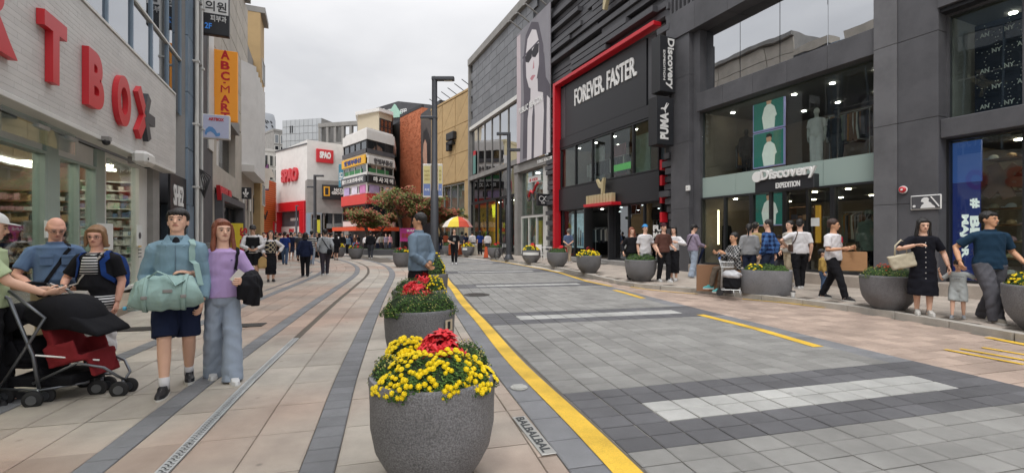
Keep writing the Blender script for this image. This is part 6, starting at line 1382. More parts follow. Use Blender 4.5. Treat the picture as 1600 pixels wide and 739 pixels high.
S = person('man in black t-shirt and black trousers walking towards the camera on the road', 710, 25, 1.92, face=0, step=(.14, -.12), arms=((.04, .05, -.52), (-.04, .24, -.3, (1, .3, -.6))), top=('tee', black), bottom=('pants', black), shoes=(sh_white, False), hair=('short', 'darkbrown'), vox=.02, detail=1)
c = MB(); c.prism([(-.07, 1.16), (.07, 1.16), (.06, 1.30), (-.06, 1.30)], -.150, -.142, 'y'); hb(S, c, 'print', m_conc, S.t, False)
# ---- right pavement
g = SWZ
person('man from behind in blue polo and beige trousers standing by the red frame', 888, 24, 1.74, face=186, ground=g, arms=((-.12, -.15, -.42, (.9, -.2, -.3)), (-.13, -.17, -.40, (.9, -.2, -.3))), top=('tee', cloth('slate polo', '#53627e')), bottom=('pants', cloth('beige cloth', '#a99a86')), shoes=(sh_white, False), hair=('short', 'grey'), vox=.022, detail=0)
person('woman with wavy auburn hair in black behind the shrub planter', 987, 14.6, 1.64, face=22, ground=g, step=(.1, -.1), top=('long', black), bottom=('pants', black), shoes=(sh_black, False), hair=('long', 'brown'), vox=.017, arms=(None, (.16, .08, -.44)))
person('young man in white t-shirt and bright blue cap beside the woman in black', 1008, 14.4, 1.73, face=24, ground=g, top=('tee', white), bottom=('pants', lgrey), shoes=(sh_white, False), hat=('backcap', mat('bright blue cap', '#2f86c4', .7)), vox=.016, arms=((.16, .1, -.46), None), hem=.84)
person('man in brown t-shirt and maroon beanie looking aside', 1037, 13.8, 1.76, face=38, ground=g, wide=1.08, step=(.1, -.14), head=(-14, 0), top=('tee', cloth('brown cotton', '#5a3d36')), bottom=('pants', black), shoes=(sh_white, True), hat=('beanie', cloth('maroon wool', '#43242a')), vox=.016, arms=((.02, .25, -.36), (.08, .12, -.48)))
S = person('woman in white blouse and long dark skirt smiling next to the man in brown', 1053, 14.2, 1.66, face=-20, ground=g, wide=.92, top=('long', white), bottom=('longskirt', black), shoes=(sh_white, False), hair=('midlong', 'black'), vox=.016, arms=((.02, .2, -.12, (1, .3, -.6)), (.0, .2, -.35)), tuck=True, hem=1.0)
strapline(S, [(.12, -.16, 1.0), (.0, -.14, 1.2), (-.10, -.05, 1.42)], .02, 'bag_strap', black, held(S, 'shoulder_bag', 'thin black strap bag worn by the woman in white blouse', 'bag', (.1, -.1, 1)))
S = person('man in lilac sweater, black cap and pale jeans turned towards the window', 1083, 15.3, 1.76, face=128, ground=g, head=(-20, 18), step=(.14, -.14), top=('long', cloth('lilac knit', '#8f8396')), bottom=('wide', jean), shoes=(sh_white, True), hat=('cap', black), vox=.016, arms=((.0, .24, -.3), (.0, .3, -.32)), detail=0)
T = held(S, 'umbrella', 'folded navy umbrella held by the man in the lilac sweater', 'umbrella', (0, -.35, .5)); c = MB(); c.tube([(-.05, -.42, 1.0), (-.02, -.36, .9), (.02, -.28, .65), (.05, -.2, .38)], [.012, .045, .04, .008], 8); hb(S, c, 'canopy', navy, T); c = MB(); c.tube([(-.05, -.42, 1.0), (-.06, -.44, 1.1)], .008, 6); hb(S, c, 'handle', m_blk, T)
strapline(S, [(.12, .14, 1.02), (0, .16, 1.22), (-.11, .06, 1.42)], .03, 'bag_strap', black, held(S, 'sling_bag', 'black sling strap across the back of the man in lilac', 'bag', (0, .15, 1.2)))
S = person('seated man in black and white checked shirt with arms stretched to a trolley', 1147, 11.25, 1.72, face=-62, ground=g, pel=(0, 0, .66), feet=((.10, -.42, .10), (-.14, -.52, .16, 0)), arms=((.02, .34, -.12, (.5, .3, -1)), (-.02, .38, -.12, (.5, .3, -1))), head=(8, 0),
           top=('long', pattern('monochrome check', '#2a2b30', '#a9a9a8', 'argyle', 11)), bottom=('pants', cloth('olive brown cloth', '#5c5248')), shoes=(mat('teal trainer', '#4a9a9c', .6), True), vox=.014, skin=1, hem=.86)
SEAT = S
person('woman from behind in pale grey top with a dark ponytail at the shop window', 1171, 12.6, 1.70, face=172, ground=g, wide=.95, top=('long', cloth('pale grey knit', '#8f9092')), bottom=('pants', dkjean), shoes=(sh_black, False), hair=('tail', 'black'), vox=.016, detail=0)
person('person in a beige cap looking into the clothing shop window', 1181, 13.8, 1.78, face=158, ground=g, top=('tee', cloth('ochre cotton', '#a08c62')), bottom=('pants', cream), shoes=(sh_black, False), hat=('cap', cloth('sage cap', '#8c8c72')), vox=.018, detail=0)
person('man in blue plaid shirt walking left past the corner planter', 1200, 12, 1.80, face=-112, ground=g, step=(.12, -.14), head=(6, 0), top=('long', pattern('blue plaid', '#161f42', '#4a70a8', 'plaid', 9)), bottom=('pants', dkjean), shoes=(sh_black, False), hair=('short', 'black'), vox=.015, arms=((.05, .1, -.5), (.05, -.08, -.5)))
person('boy in a black peaked cap half hidden behind the plaid shirt', 1217, 13.4, 1.38, face=10, ground=g, top=('long', black), bottom=('pants', dgrey), shoes=(sh_white, False), hat=('cap', black), vox=.018, arms=((.05, .2, -.35), None))
person('man facing left in an oatmeal top close to the man in white tee and black', 1234, 12.9, 1.80, face=-50, ground=g, step=(.1, -.1), top=('long', cloth('oatmeal knit', '#b0aca3')), bottom=('pants', cream), shoes=(sh_white, True), hair=('short', 'black'), vox=.016, arms=((.02, .25, -.3), (.04, .1, -.45)))
S = person('man from behind in white t-shirt and black trousers outside the shop door', 1250, 12.05, 1.80, face=202, ground=g, wide=1.1, step=(-.08, .1), top=('tee', white), bottom=('pants', black), shoes=(sh_white, True), vox=.015, arms=((.06, .16, -.32, (1, -.2, -.4)), None), detail=0, head=(-30, 10))
T = held(S, 'shoulder_bag', 'small brown shoulder bag on the man in white and black', 'bag', (.2, .02, .9)); c = MB(); c.bbox(.19, .25, -.08, .1, .95, 1.13, .015); hb(S, c, 'bag_body', mat('brown leather', '#4b352b', .5), T, False); strapline(S, [(.2, .02, 1.12), (.15, .10, 1.25), (.09, .08, 1.40), (.07, 0, 1.44)], .022, 'strap', MATS['brown leather'], T)
S = person('man striding right in white graphic t-shirt with a paper bag on his arm', 1302, 10.05, 1.78, face=62, ground=g, wide=1.1, step=(-.27, .28), head=(22, 4), top=('tee', white), bottom=('pants', black), shoes=(sh_black, True), socks=white, hair=('short', 'darkbrown'), vox=.013, arms=((.0, .24, -.22, (.3, .8, -.8)), (.02, .28, -.24, (.4, .8, -.8))), skin=1, hem=.88)
c = MB(); c.prism([(.03, 1.22), (.06, 1.22), (.045, 1.34), (.02, 1.34)], -.158, -.147, 'y'); hb(S, c, 'print', m_red, S.t, False); c = MB(); c.prism([(.075, 1.24), (.10, 1.24), (.10, 1.33), (.08, 1.33)], -.152, -.140, 'y'); hb(S, c, 'print', navy, S.t, False)
T = held(S, 'paper_bag', 'large brown paper shopping bag on the arm of the man in white', 'bag', (.30, -.25, .58)); kraft = mat('kraft paper', '#a9805a', .85, .08, 6, .4, 12)
M4 = Matrix.Translation((.30, -.20, 0)) @ Matrix.Rotation(R(-52), 4, 'Z'); c = MB(); c.box(-.26, .26, -.07, .07, .62, 1.02, M4=M4); hb(S, c, 'bag_body', kraft, T, False)
for yy in (-.06, .06): c = MB(); c.tube([M4 @ Vector(p) for p in ((-.08, yy, 1.01), (-.05, yy*.5, 1.14), (.05, yy*.5, 1.14), (.08, yy, 1.01))], .006, 5); hb(S, c, 'handle', kraft, T)
person('small child in a mustard jacket and jeans behind the striding man', 1285, 11.4, 1.00, face=100, ground=g, child=True, top=('jacket', cloth('mustard cotton', '#a78a4d')), bottom=('pants', jean2), shoes=(sh_grey, False), vox=.018, arms=((.05, .2, -.2), None), wide=1.15)
# family at the right
S = person('woman with long black hair in a black button dress carrying a cream tote', 1442, 8.05, 1.67, face=14, ground=g, step=(.05, -.04), head=(8, 8), wide=.98, top=('tee', cloth('ink black cotton', '#16171f')), bottom=('skirt', cloth('ink black cotton', '#16171f')), shoes=(mat('white loafer', '#b9b7b2', .5), False), hair=('long', 'black'), vox=.012,
           arms=((.17, .08, -.47, (.6, .8, -.3)), (.0, .22, -.10, (1, .2, -.6))), hem=.9, hands=(None, ((.9, -.5, .2), (0, 0, -1))))
c = MB(); c.rings([(.37, .225, .21), (.5, .22, .20), (.7, .20, .17), (.95, .185, .145), (1.08, .165, .135)], 20); remesh(c, 'dress_skirt', .012, MATS['ink black cotton'], S.t, S.k, 2, wr=.006, seed=9)
for z in (1.32, 1.24, 1.15, 1.06, .97, .88, .78, .68, .58): c = MB(); c.ball((.0, -.155-.012*(z < 1.1), z), (.008, .004, .008), 8, 5, None, -.99); hb(S, c, 'button', m_wlet, S.t)
T = held(S, 'tote_bag', 'cream canvas tote bag under the arm of the woman in black', 'bag', (-.30, -.1, .85)); M4 = Matrix.Translation((-.32, -.10, .98)) @ Matrix.Rotation(R(-16), 4, 'Y'); canvas = cloth('cream canvas', '#b5ad98')
c = MB(); c.rings([(-.13, .18, .04), (-.10, .19, .055), (.10, .20, .045), (.13, .20, .02)], 16, M4, sq=4); remesh(c, 'bag_body', .011, canvas, T, S.k, 2, wr=.004)
c = MB(); c.tube([M4 @ Vector(p) for p in ((-.08, -.02, .12), (-.02, 0, .30), (.10, .03, .38), (.15, .02, .30), (.1, -.02, .12))], [(.014, .004)]*5, 6); hb(S, c, 'handle', canvas, T); WOM = S
S = person('toddler in grey t-shirt and shorts holding both adults by the hand', 1497, 7.75, .95, face=-4, ground=g, child=True, wide=1.12, step=(-.04, .16), top=('tee', cloth('heather grey cotton', '#a3a8a8')), bottom=('shorts', cloth('heather grey cotton', '#a3a8a8')), shoes=(sh_grey, True), hair=('fringe', 'black'), vox=.02, head=(14, 30),
           arms=((.27, .05, .10, (1, 0, -.5)), (.24, .05, .03, (1, 0, -.5))), hem=.86, spread=.12)
text('BOSTON', mat('grey print', '#63666a'), S.t, (-.078, -.098, .685), .155, .03, depth=.003, bold=.02); text('1630', MATS['grey print'], S.t, (-.035, -.1, .655), .07, .018, depth=.003, bold=.02)
S = person('man in dark teal polo shirt and grey trousers walking right with the toddler', 1546, 7.5, 1.80, face=34, ground=g, wide=1.16, step=(-.24, .26), head=(28, 0), top=('shirt', cloth('dark teal cotton', '#1c3448')), bottom=('wide', cloth('charcoal cloth', '#54545a')), shoes=(mat('taupe shoe', '#8f887c', .6), True), hair=('fringe', 'black'), vox=.011,
           arms=((.16, .16, -.42), (.20, .0, -.40, (.7, .8, -.3))), skin=1, hem=.86)
# ---- distant crowd
rnd = random.Random(21)
crowd = [(403, 30, 'dark brown coat', cloth('cocoa cloth', '#40302a'), 'arrow sign shops', 10), (412, 27, 'white shirt', white, 'arrow sign shops', 0), (432, 31, 'black sweatshirt', black, 'blue shirted man', 20), (438, 28, 'beige top', cream, 'blue shirted man', 170), (455, 29, 'navy hoodie', navy, 'man in grey shirt', 180), (468, 27, 'grey hoodie', dgrey, 'navy jacketed woman', 0), (472, 36, 'pink blouse', cloth('pink cotton', '#b88590'), 'navy jacketed woman', 10), (495, 31, 'black vest', black, 'striped shirt', 0), (499, 34, 'ochre sweater', cloth('ochre cotton', '#a08c62'), 'striped shirt', 180), (535, 37, 'black raincoat', black, 'yellow flower planter', 0), (543, 38, 'pale denim shirt', MATS['washed denim'], 'planter with one red clump', 15), (513, 39, 'red sweatshirt', cloth('red cotton', '#8a2f33'), 'pale grey jacket man', 0),
         (420, 52, 'cream jumper', cream, 'orange wall end', 30), (425, 47, 'black hoodie', black, 'red portal entrance', 10), (441, 54, 'white hoodie', white, 'red portal entrance', 0), (447, 49, 'dark coat', navy, 'red portal middle', 180), (459, 52, 'black t-shirt', black, 'thin post by the red portal', 20), (466, 56, 'grey cardigan', lgrey, 'thin post by the red portal', 160), (482, 46, 'dark parka', black, 'corner of the white store', 0), (491, 53, 'pale blue shirt', MATS['pale blue nylon'], 'corner of the white store', 10), (509, 54, 'navy suit', navy, 'yellow advert window', 0), (527, 50, 'white tee', white, 'black annex sign', 180), (559, 52, 'black top', black, 'awning behind the left maple', 0), (584, 50, 'cream top', cream, 'middle of the orange awning', 20),
         (409, 42, 'black jacket', black, 'orange wall', 0), (415, 46, 'red top', cloth('red cotton', '#8a2f33'), 'orange wall', 20), (429, 44, 'pale coat', cream, 'left edge of the red portal', 0), (436, 50, 'grey top', dgrey, 'left edge of the red portal', 180), (453, 40, 'white top', white, 'middle of the red portal', 10), (470, 43, 'dark green top', cloth('green cotton', '#31443a'), 'right edge of the red portal', 0),
         (496, 40, 'charcoal coat', dgrey, 'foot of the double lamp', 180), (502, 52, 'white jacket', white, 'grey annex doors', 0), (514, 45, 'yellow top', cloth('yellow cotton', '#b9a13c'), 'grey annex doors', 10), (534, 42, 'black coat', black, 'orange awning end', 190), (540, 48, 'white shirt', white, 'orange awning end', 0),
         (547, 44, 'navy jacket', navy, 'left small tree', 170), (554, 49, 'brown jacket', cloth('brown wool', '#54392c'), 'left small tree', 0), (571, 47, 'white blouse', white, 'orange awning', 150), (590, 44, 'white t-shirt', white, 'tree bed and the awning', 180), (596, 43, 'white vest top', cloth('off white cotton', '#c4c1b8'), 'tree bed and the awning', 160), (603, 45, 'lilac top', MATS['lilac knit'], 'dark tree trunk', 0), (609, 48, 'pink top', cloth('pink cotton', '#b88590'), 'dark tree trunk', 30),
         (696, 38, 'rust jacket', cloth('rust cotton', '#8b452f'), 'striped parasol pole', 180), (689, 40, 'black top', black, 'striped parasol', 150), (728, 36, 'navy dress', navy, 'striped parasol edge', 200), (738, 35, 'white t-shirt', white, 'first right planter', 170), (750, 33, 'royal blue t-shirt', MATS['royal blue cotton'], 'mustard graffiti wall', 190), (762, 34, 'white blouse', white, 'mustard graffiti wall', 180), (684, 37, 'black jacket', black, 'main lamp post', 10), (722, 39, 'dark grey hoodie', dgrey, 'mustard wall corner', 180)]
for i, (px, Y, wn, wm, by, fc) in enumerate(crowd):
    H = rnd.uniform(1.62, 1.8); gz = g if px > 683 else 0
    if px > 683: Y = min(Y, 38)
    person(f'distant pedestrian in {wn} standing near the {by}', px, Y, H, face=fc+rnd.uniform(-20, 20), ground=gz, step=(rnd.uniform(-.1, .15), rnd.uniform(-.1, .1)), top=(rnd.choice(('tee', 'long', 'coat')), wm), bottom=(rnd.choice(('pants', 'pants', 'wide', 'skirt')), rnd.choice((black, dkjean, jean2, dgrey))), shoes=None, hair=(rnd.choice(('short', 'bob', 'long')), 'black'), vox=.035, detail=0, group='pedestrians in the distance')
# ================================================================== PLANTERS
m_plant = mat('grey terrazzo planter', '#77777a', .6, .12, 5, .4, 90, speck=.34, sscale=110, grime=.3)
m_soil = mat('dark soil', '#2a221c', .95, .3, 20, .6, 30)
m_leaf = mat('chrysanthemum leaf', '#3c5a26', .6, .35, 30, spec=.3); m_leaf2 = mat('bright leaf', '#5d7a35', .6, .3, 30, spec=.3)
m_yfl = mat('yellow chrysanthemum', '#ecd21c', .6, .12, 40); m_rfl = mat('red poinsettia bract', '#cf1f2a', .55, .15, 30); m_bud = mat('pale bud', '#b9b06a', .7)
m_orf = mat('rust chrysanthemum', '#a5442f', .7, .2, 40)
def potbody(r, h, n=48, base=.58):
    prof = [(0, r*base*.94), (.02, r*base), (.06, r*(base+.06)), (.16*h+.03, r*(base+.19)), (.34*h, r*(base+.31)), (.55*h, r*(base+.38)), (.75*h, r*.985), (.95*h, r*1.0), (h-.012, r*1.0), (h, r*.985), (h, r*.90), (h-.02, r*.885), (h-.09, r*.87)]
    mb = MB(); mb.rings([(z, q, q) for z, q in prof], n); return mb
def dome_pts(n, cx, cy, z, rx, ry, h, rnd, lump=.12):
    for i in range(n):
        a = rnd.uniform(0, 2*math.pi); u = math.sqrt(rnd.uniform(0, 1)); th = u*math.pi*.5
        f = 1+lump*math.sin(a*5+u*7)*math.cos(a*3); x = math.sin(th)*math.cos(a); y = math.sin(th)*math.sin(a); zz = math.cos(th)
        yield Vector((cx+x*rx*f, cy+y*ry*f, z+zz*h*f)), Vector((x/rx, y/ry, zz/h+.3)).normalized()
def foliage(mb, pts, size, rnd, cup=.25):
    for p, n in pts:
        n = (n+Vector((rnd.uniform(-.7, .7), rnd.uniform(-.7, .7), rnd.uniform(-.4, .6)))).normalized(); a = n.cross(Vector((rnd.random(), rnd.random(), .3))).normalized(); b = n.cross(a); s = size*rnd.uniform(.6, 1.3); p = p+n*rnd.uniform(-.03, .012)
        mb.add([p-a*s, p+b*s*.5+n*s*cup, p+a*s, p-b*s*.5+n*s*cup], [(0, 1, 2, 3)])
def flower_mesh(name, m, r=.017, petals=9):
    mb = MB(); vs = [(0, 0, .010)]; 
    for ring, (rr_, z) in enumerate(((r*.55, .012), (r, .002))):
        for k in range(petals*2): a = math.pi*k/petals; q = rr_*(1 if k % 2 == 0 else .78); vs.append((q*math.cos(a), q*math.sin(a), z-(0 if k % 2 == 0 else .003)))
    n = petals*2; fs = [(0, 1+k, 1+(k+1) % n) for k in range(n)]+[(1+k, 1+n+k, 1+n+(k+1) % n, 1+(k+1) % n) for k in range(n)]
    mb.add(vs, fs); return mb.mesh(name, m)
def poinsettia_mesh(m, s=.085):
    mb = MB(); rnd = random.Random(3)
    for ring, (n, l, el) in enumerate(((6, 1, .15), (6, .75, .5), (4, .4, .9))):
        for k in range(n):
            a = 2*math.pi*(k+.5*ring)/n+rnd.uniform(-.2, .2); L_ = s*l*rnd.uniform(.85, 1.15); d = Vector((math.cos(a)*math.cos(el), math.sin(a)*math.cos(el), math.sin(el))); q = Vector((-math.sin(a), math.cos(a), 0))*L_*.27; up = Vector((0, 0, L_*.12))
            mb.add([(0, 0, 0), d*L_*.45-q, d*L_-up*1.4, d*L_*.45+q, d*L_*.5+up], [(0, 1, 4), (1, 2, 4), (2, 3, 4), (3, 0, 4)])
    return mb.mesh('poinsettia', m)
FLM = flower_mesh('flower', m_yfl); PME = poinsettia_mesh(m_rfl)
def place(me, name, parent, p, n, s=1.0, spin=0):
    o = bpy.data.objects.new(name, me); COL.objects.link(o); o.parent = parent; q = Vector(n).to_track_quat('Z', 'Y'); o.location = p; o.rotation_mode = 'QUATERNION'; o.rotation_quaternion = q @ Euler((0, 0, spin)).to_quaternion(); o.scale = (s, s, s); return o
def planter(label, px, Y, r, h, plants, z=0.0, seed=0, near=False, group='round terrazzo flower planters', rzo=0, band=None, cat='planter', base=.58):
    """plants: (kind, dx, dy, rx, ry, height) clumps; kinds: green, yellow, red, rust"""
    P = GY(px, Y, z); rz = -math.atan2(P.x, P.y); t = thing('planter', label, cat, P, rz, group)
    potbody(r, h, 56 if near else 32, base).build('pot', m_plant, t, 'auto'); mb = MB(); mb.rings([(h-.08, r*.88, r*.88), (h-.05, r*.88, r*.88)], 24); mb.build('soil', m_soil, t)
    rnd = random.Random(seed+int(px)); far = Y > 12; dens = (5200 if near else 2600 if Y < 9 else 900 if Y < 20 else 350); fs = .011 if near else .013 if Y < 9 else .022 if Y < 20 else .035
    for kd, dx, dy, rx, ry, hh in plants:
        zz = h-.06
        if kd == 'red':
            n = int(46 if near else 26 if Y < 9 else 12)
            for p, nn in list(dome_pts(n, dx, dy, zz, rx, ry, hh, rnd, .1)): place(PME, 'poinsettia', t, p, nn, rnd.uniform(.75, 1.15)*(1 if Y < 20 else 1.3), rnd.uniform(0, 6))
            mb = MB(); mb.ball((dx, dy, zz), (rx*.7, ry*.7, hh*.7), 12, 6, zlo=0); mb.build('bush', m_leaf, t); continue
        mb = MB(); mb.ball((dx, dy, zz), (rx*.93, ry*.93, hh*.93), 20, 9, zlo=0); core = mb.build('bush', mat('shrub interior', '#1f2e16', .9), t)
        mb = MB(); foliage(mb, dome_pts(int(dens*rx*ry/(r*r)*1.6), dx, dy, zz, rx, ry, hh, rnd), fs, rnd); mb.mi = 1; foliage(mb, dome_pts(int(dens*rx*ry/(r*r)*.5), dx, dy, zz+.004, rx, ry, hh, rnd), fs*.9, rnd)
        mb.build('leaves', [m_leaf, m_leaf2], t, kind='stuff')
        if kd in ('yellow', 'rust'):
            n = int((620 if near else 160 if Y < 9 else 60 if Y < 20 else 30)*rx*ry/(r*r)*2.2); n = min(n, 295)
            me = FLM if kd == 'yellow' else flower_mesh('flower', m_orf)
            s = 1.12 if near else 1.2 if Y < 9 else 2.2 if Y < 20 else 3.4
            pts = list(dome_pts(n*2, dx, dy, zz+.012, rx, ry, hh, rnd)); kept = []
            for p, nn in pts:
                if all((p-q).length > .0155*s for q in kept) and len(kept) < n and p.z > zz+.05*hh: kept.append(p); nn = (nn+Vector((0, -.3, .3))).normalized(); place(me, 'flower', t, p, nn, s*rnd.uniform(.75, 1.1), rnd.uniform(0, 6))
        elif near or Y < 9:
            mb = MB(); 
            for p, nn in dome_pts(130, dx, dy, zz+.01, rx, ry, hh, rnd): mb.ball(p, .0055, 5, 3, zlo=-.9)
            mb.build('buds', m_bud, t, kind='stuff')
    if band:
        mb = MB(); n = 14; a0, a1 = band; vs = []
        for i in range(n+1):
            a = -math.pi/2+a0+(a1-a0)*i/n
            for zz, rr_ in ((h*.62, r*.999+.006), (h*.84, r*1.0+.006)): vs.append((rr_*math.cos(a), rr_*math.sin(a), zz))
        mb.add(vs, [(2*i, 2*i+2, 2*i+3, 2*i+1) for i in range(n)]); mb.build('paper_band', m_wlet, t)
    return t
LP = 'round planter '
planter('nearest planter with yellow chrysanthemums around a red poinsettia', 677, 2.87, .385, .655, [('yellow', .02, -.14, .34, .23, .20), ('green', -.27, .03, .11, .17, .16), ('yellow', -.16, .14, .18, .17, .22), ('green', .20, .12, .17, .19, .20), ('red', .05, .0, .175, .13, .275)], seed=1, near=True, base=.60)
t = planter('second planter with a green bush, red poinsettia and a small sticker', 656, 5.2, .395, .70, [('green', -.12, -.10, .28, .26, .24), ('green', .16, -.05, .24, .26, .24), ('red', -.02, .08, .22, .16, .33)], seed=2, band=None)
mb = MB(); vs = []
for i in range(5):
    a = -math.pi/2+.72+.3*i/4
    for zz in (.48, .60): vs.append((.41*math.cos(a), .41*math.sin(a), zz))
mb.add(vs, [(2*i, 2*i+2, 2*i+3, 2*i+1) for i in range(4)]); st = mb.build('sticker', mat('paper sticker', '#c3b49b'), t)
mb = MB(); mb.box(-.02, .02, -.003, .003, .50, .58, M4=Matrix.Rotation(.85, 4, 'Z') @ Matrix.Translation((0, -.414, 0))); mb.build('print', m_blk, st)
planter('third planter with red poinsettia between green and yellow clumps', 655, 7.0, .40, .70, [('green', -.12, -.06, .26, .26, .22), ('yellow', .22, -.02, .17, .24, .24), ('red', .06, .06, .15, .14, .31)], seed=3)
planter('fourth planter with a round green ball and yellow flowers behind the denim man', 671, 10, .40, .70, [('green', .10, -.14, .20, .2, .28), ('yellow', .1, .1, .26, .22, .44)], seed=4)
planter('planter left of the denim man with red flowers over yellow and green', 628, 22.5, .44, .72, [('green', -.2, 0, .22, .3, .2), ('yellow', .18, 0, .24, .3, .24), ('red', .0, .05, .28, .2, .36)], seed=5)
planter('planter left of the black hooded man with one red clump', 556, 30.5, .47, .72, [('green', .12, 0, .34, .36, .22), ('yellow', -.28, 0, .15, .2, .22), ('red', .05, -.08, .22, .2, .40)], seed=6)
planter('planter with yellow flowers partly hidden by the woman in the black coat', 530, 33.5, .42, .72, [('yellow', .0, 0, .36, .36, .30)], seed=7)
g = SWZ
planter('large planter at the right edge with yellow and green flowers', 1634, 6.75, .46, .66, [('green', -.12, 0, .30, .36, .24), ('yellow', -.18, -.12, .22, .2, .23), ('yellow', .18, .0, .22, .3, .22)], z=g, seed=8)
planter('wide planter of dark green shrub with small red blooms near the cap shop', 1388, 8.75, .45, .64, [('green', -.18, -.05, .24, .32, .20), ('green', .18, -.05, .24, .32, .18), ('rust', .0, .08, .28, .24, .24)], z=g, seed=9)
planter('planter with plain clipped green shrub in front of the woman in black', 1001, 14.2, .48, .66, [('green', -.18, 0, .28, .36, .22), ('green', .18, 0, .28, .36, .22)], z=g, seed=10)
planter('planter of yellow and red flowers in front of the open shop door', 920, 17.4, .47, .66, [('yellow', -.1, 0, .36, .38, .24), ('yellow', .2, 0, .22, .3, .2), ('red', .05, .05, .22, .2, .34)], z=g, seed=11)
planter('planter of green shrub with red blooms below the red frame', 871, 21, .49, .66, [('green', 0, 0, .42, .42, .24), ('red', .2, .1, .26, .2, .36)], z=g, seed=12)
planter('planter wrapped in a white paper band with yellow and red flowers', 830, 24.2, .50, .66, [('yellow', 0, -.05, .42, .38, .26), ('red', .02, .06, .24, .2, .40)], z=g, seed=13, band=(-1.0, .9))
planter('planter with green shrub and red flowers beside the bicycle', 774, 29.4, .49, .66, [('green', 0, 0, .42, .4, .26), ('red', .1, .0, .22, .2, .38)], z=g, seed=14)
planter('planter with yellow flowers and a white notice on its left side', 731, 33, .47, .66, [('yellow', 0, 0, .42, .4, .28), ('red', .0, .1, .22, .2, .36)], z=g, seed=15, band=(-.9, -.1))
planter('farthest right planter of dull green shrub under the striped parasol', 700, 36, .46, .66, [('green', 0, 0, .40, .4, .28)], z=g, seed=16)
# straight sided planter with a bench end
P = GY(1196, 11.1, g); t = thing('planter', 'straight sided grey planter with yellow flowers next to the seated man', 'planter', P, -math.atan2(P.x, P.y), None)
mb = MB(); mb.rings([(0, .53, .34), (.02, .54, .35), (.55, .56, .37), (.57, .555, .365), (.57, .50, .31), (.50, .49, .30)], 40, sq=5); mb.build('pot', m_plant, t, 'auto'); mb = MB(); mb.rings([(.48, .50, .32), (.51, .50, .32)], 24, sq=4); mb.build('soil', m_soil, t)
rnd = random.Random(30)
for dx, rx, hh in ((-.25, .24, .17), (.05, .26, .2), (.30, .2, .17)):
    mb = MB(); mb.ball((dx, 0, .5), (rx*.9, .27, hh*.9), 14, 7, zlo=0); mb.build('bush', MATS['shrub interior'], t); mb = MB(); foliage(mb, dome_pts(700, dx, 0, .5, rx, .3, hh, rnd), .02, rnd); mb.mi = 1; foliage(mb, dome_pts(400, dx, 0, .5, rx, .3, hh, rnd), .02, rnd); mb.build('leaves', [m_leaf, m_leaf2], t, kind='stuff')
for p, nn in dome_pts(46, -.22, -.02, .51, .26, .3, .19, rnd): place(FLM, 'flower', t, p, nn, 1.6, 0)
t = thing('bench', 'small wooden bench under the seated man beside the straight planter', 'bench', GY(1150, 11.3, g), .3); MB().bbox(-.34, .34, -.2, .2, .50, .55, .01).build('seat', m_wood, t)
for x in (-.28, .28): MB().bbox(x-.03, x+.03, -.17, .17, 0, .498, .005).build('leg', m_dgrey, t)
# ================================================================== LAMPS
m_pole = mat('dark grey lamp post', '#4c4e53', .45, .08, 3, .1, 30, metal=.3, grime=.2)
def lamp(label, px, Y, H, arms, r=.13, z=0, group='square armed street lamps'):
    P = GY(px, Y, z); t = thing('street_lamp', label, 'street lamp', P, 0, group)
    mb = MB(); mb.tube([(0, 0, .3), (0, 0, 3.2), (0, 0, 3.25), (0, 0, H)], [r, r*.97, r*.75, r*.68], 20); mb.build('pole', m_pole, t, 'auto')
    mb = MB(); mb.rings([(0, r*1.9, r*1.9), (.06, r*1.9, r*1.9), (.28, r*1.15, r*1.15), (.32, r*1.05, r*1.05)], 20); mb.build('base', m_pole, t, 'auto')
    for (dx, za, th) in arms:
        mb = MB(); a, b_ = sorted((0, dx)); mb.bbox(a-(.1 if dx > 0 else 0), b_+(.1 if dx < 0 else 0), -.11, .11, za-th, za, .02); ar = mb.build('lamp_arm', m_pole, t)
        mb = MB(); c = dx*.7; mb.box(c-.15, c+.15, -.07, .07, za-th-.012, za-th+.001); mb.build('lamp_panel', mat('frosted lamp glass', '#b5b5b0', .3), ar)
    return t
LM = lamp('tall dark street lamp with yellow and blue banners by the denim man', 679, 17.3, 7.48, [(.74, 7.48, .14), (-.52, 6.0, .1)], .15)
m_by = mat('banner yellow', '#cfc48a', .8, .06, 2); m_bb = mat('banner blue', '#7183b4', .8, .08, 2); m_bw = mat('banner pale edge', '#cfcbc0', .8)
for s, x0, x1 in ((-1, -.43, -.14), (1, .13, .30)):
    bn = thing('pole_banner', ('left' if s < 0 else 'right')+' half of the yellow and blue banner pair on the main lamp', 'banner', GY(679, 17.3, 3.0)); zt_, zb_ = 1.2, -.02
    sheet = MB().box(x0, x1, -.012, .012, zb_, zt_).build('banner_sheet', m_bw, bn)
    MB().box(x0+.02, x1-.02, -.016, -.012, .48, zt_-.06).build('print', m_by, sheet); MB().box(x0+.02, x1-.02, -.016, -.012, zb_+.05, .47).build('print', m_bb, sheet)
    for zz in (.9, .75, .6): text('부산거리' if zz > .8 else '2023', mat('brown print', '#8c7346'), sheet, (x0+.05, -.018, zz), (x1-x0)-.1, .09, depth=.002, bold=.01)
    text('축제', m_wlet, sheet, (x0+.06, -.018, .2), (x1-x0)-.12, .1, depth=.002, bold=.01)
    for zz in (zt_, zb_): mb = MB(); mb.tube([(0, 0, zz), (x0 if s < 0 else x1, 0, zz)], .014, 6); mb.build('banner_rod', m_steel, bn)
lamp('street lamp with two staggered arms beside the parked bicycle', 795, 27.2, 7.5, [(-.72, 7.5, .16), (.68, 6.55, .16)], .16, g)
lamp('street lamp with double arms in front of the grey annex', 492, 45, 7.5, [(.85, 7.5, .18), (-.75, 6.4, .16)], .2)
lamp('distant thin street lamp in front of the left small tree', 551, 60, 7.3, [(-.5, 7.3, .16), (.9, 6.2, .14)], .16)
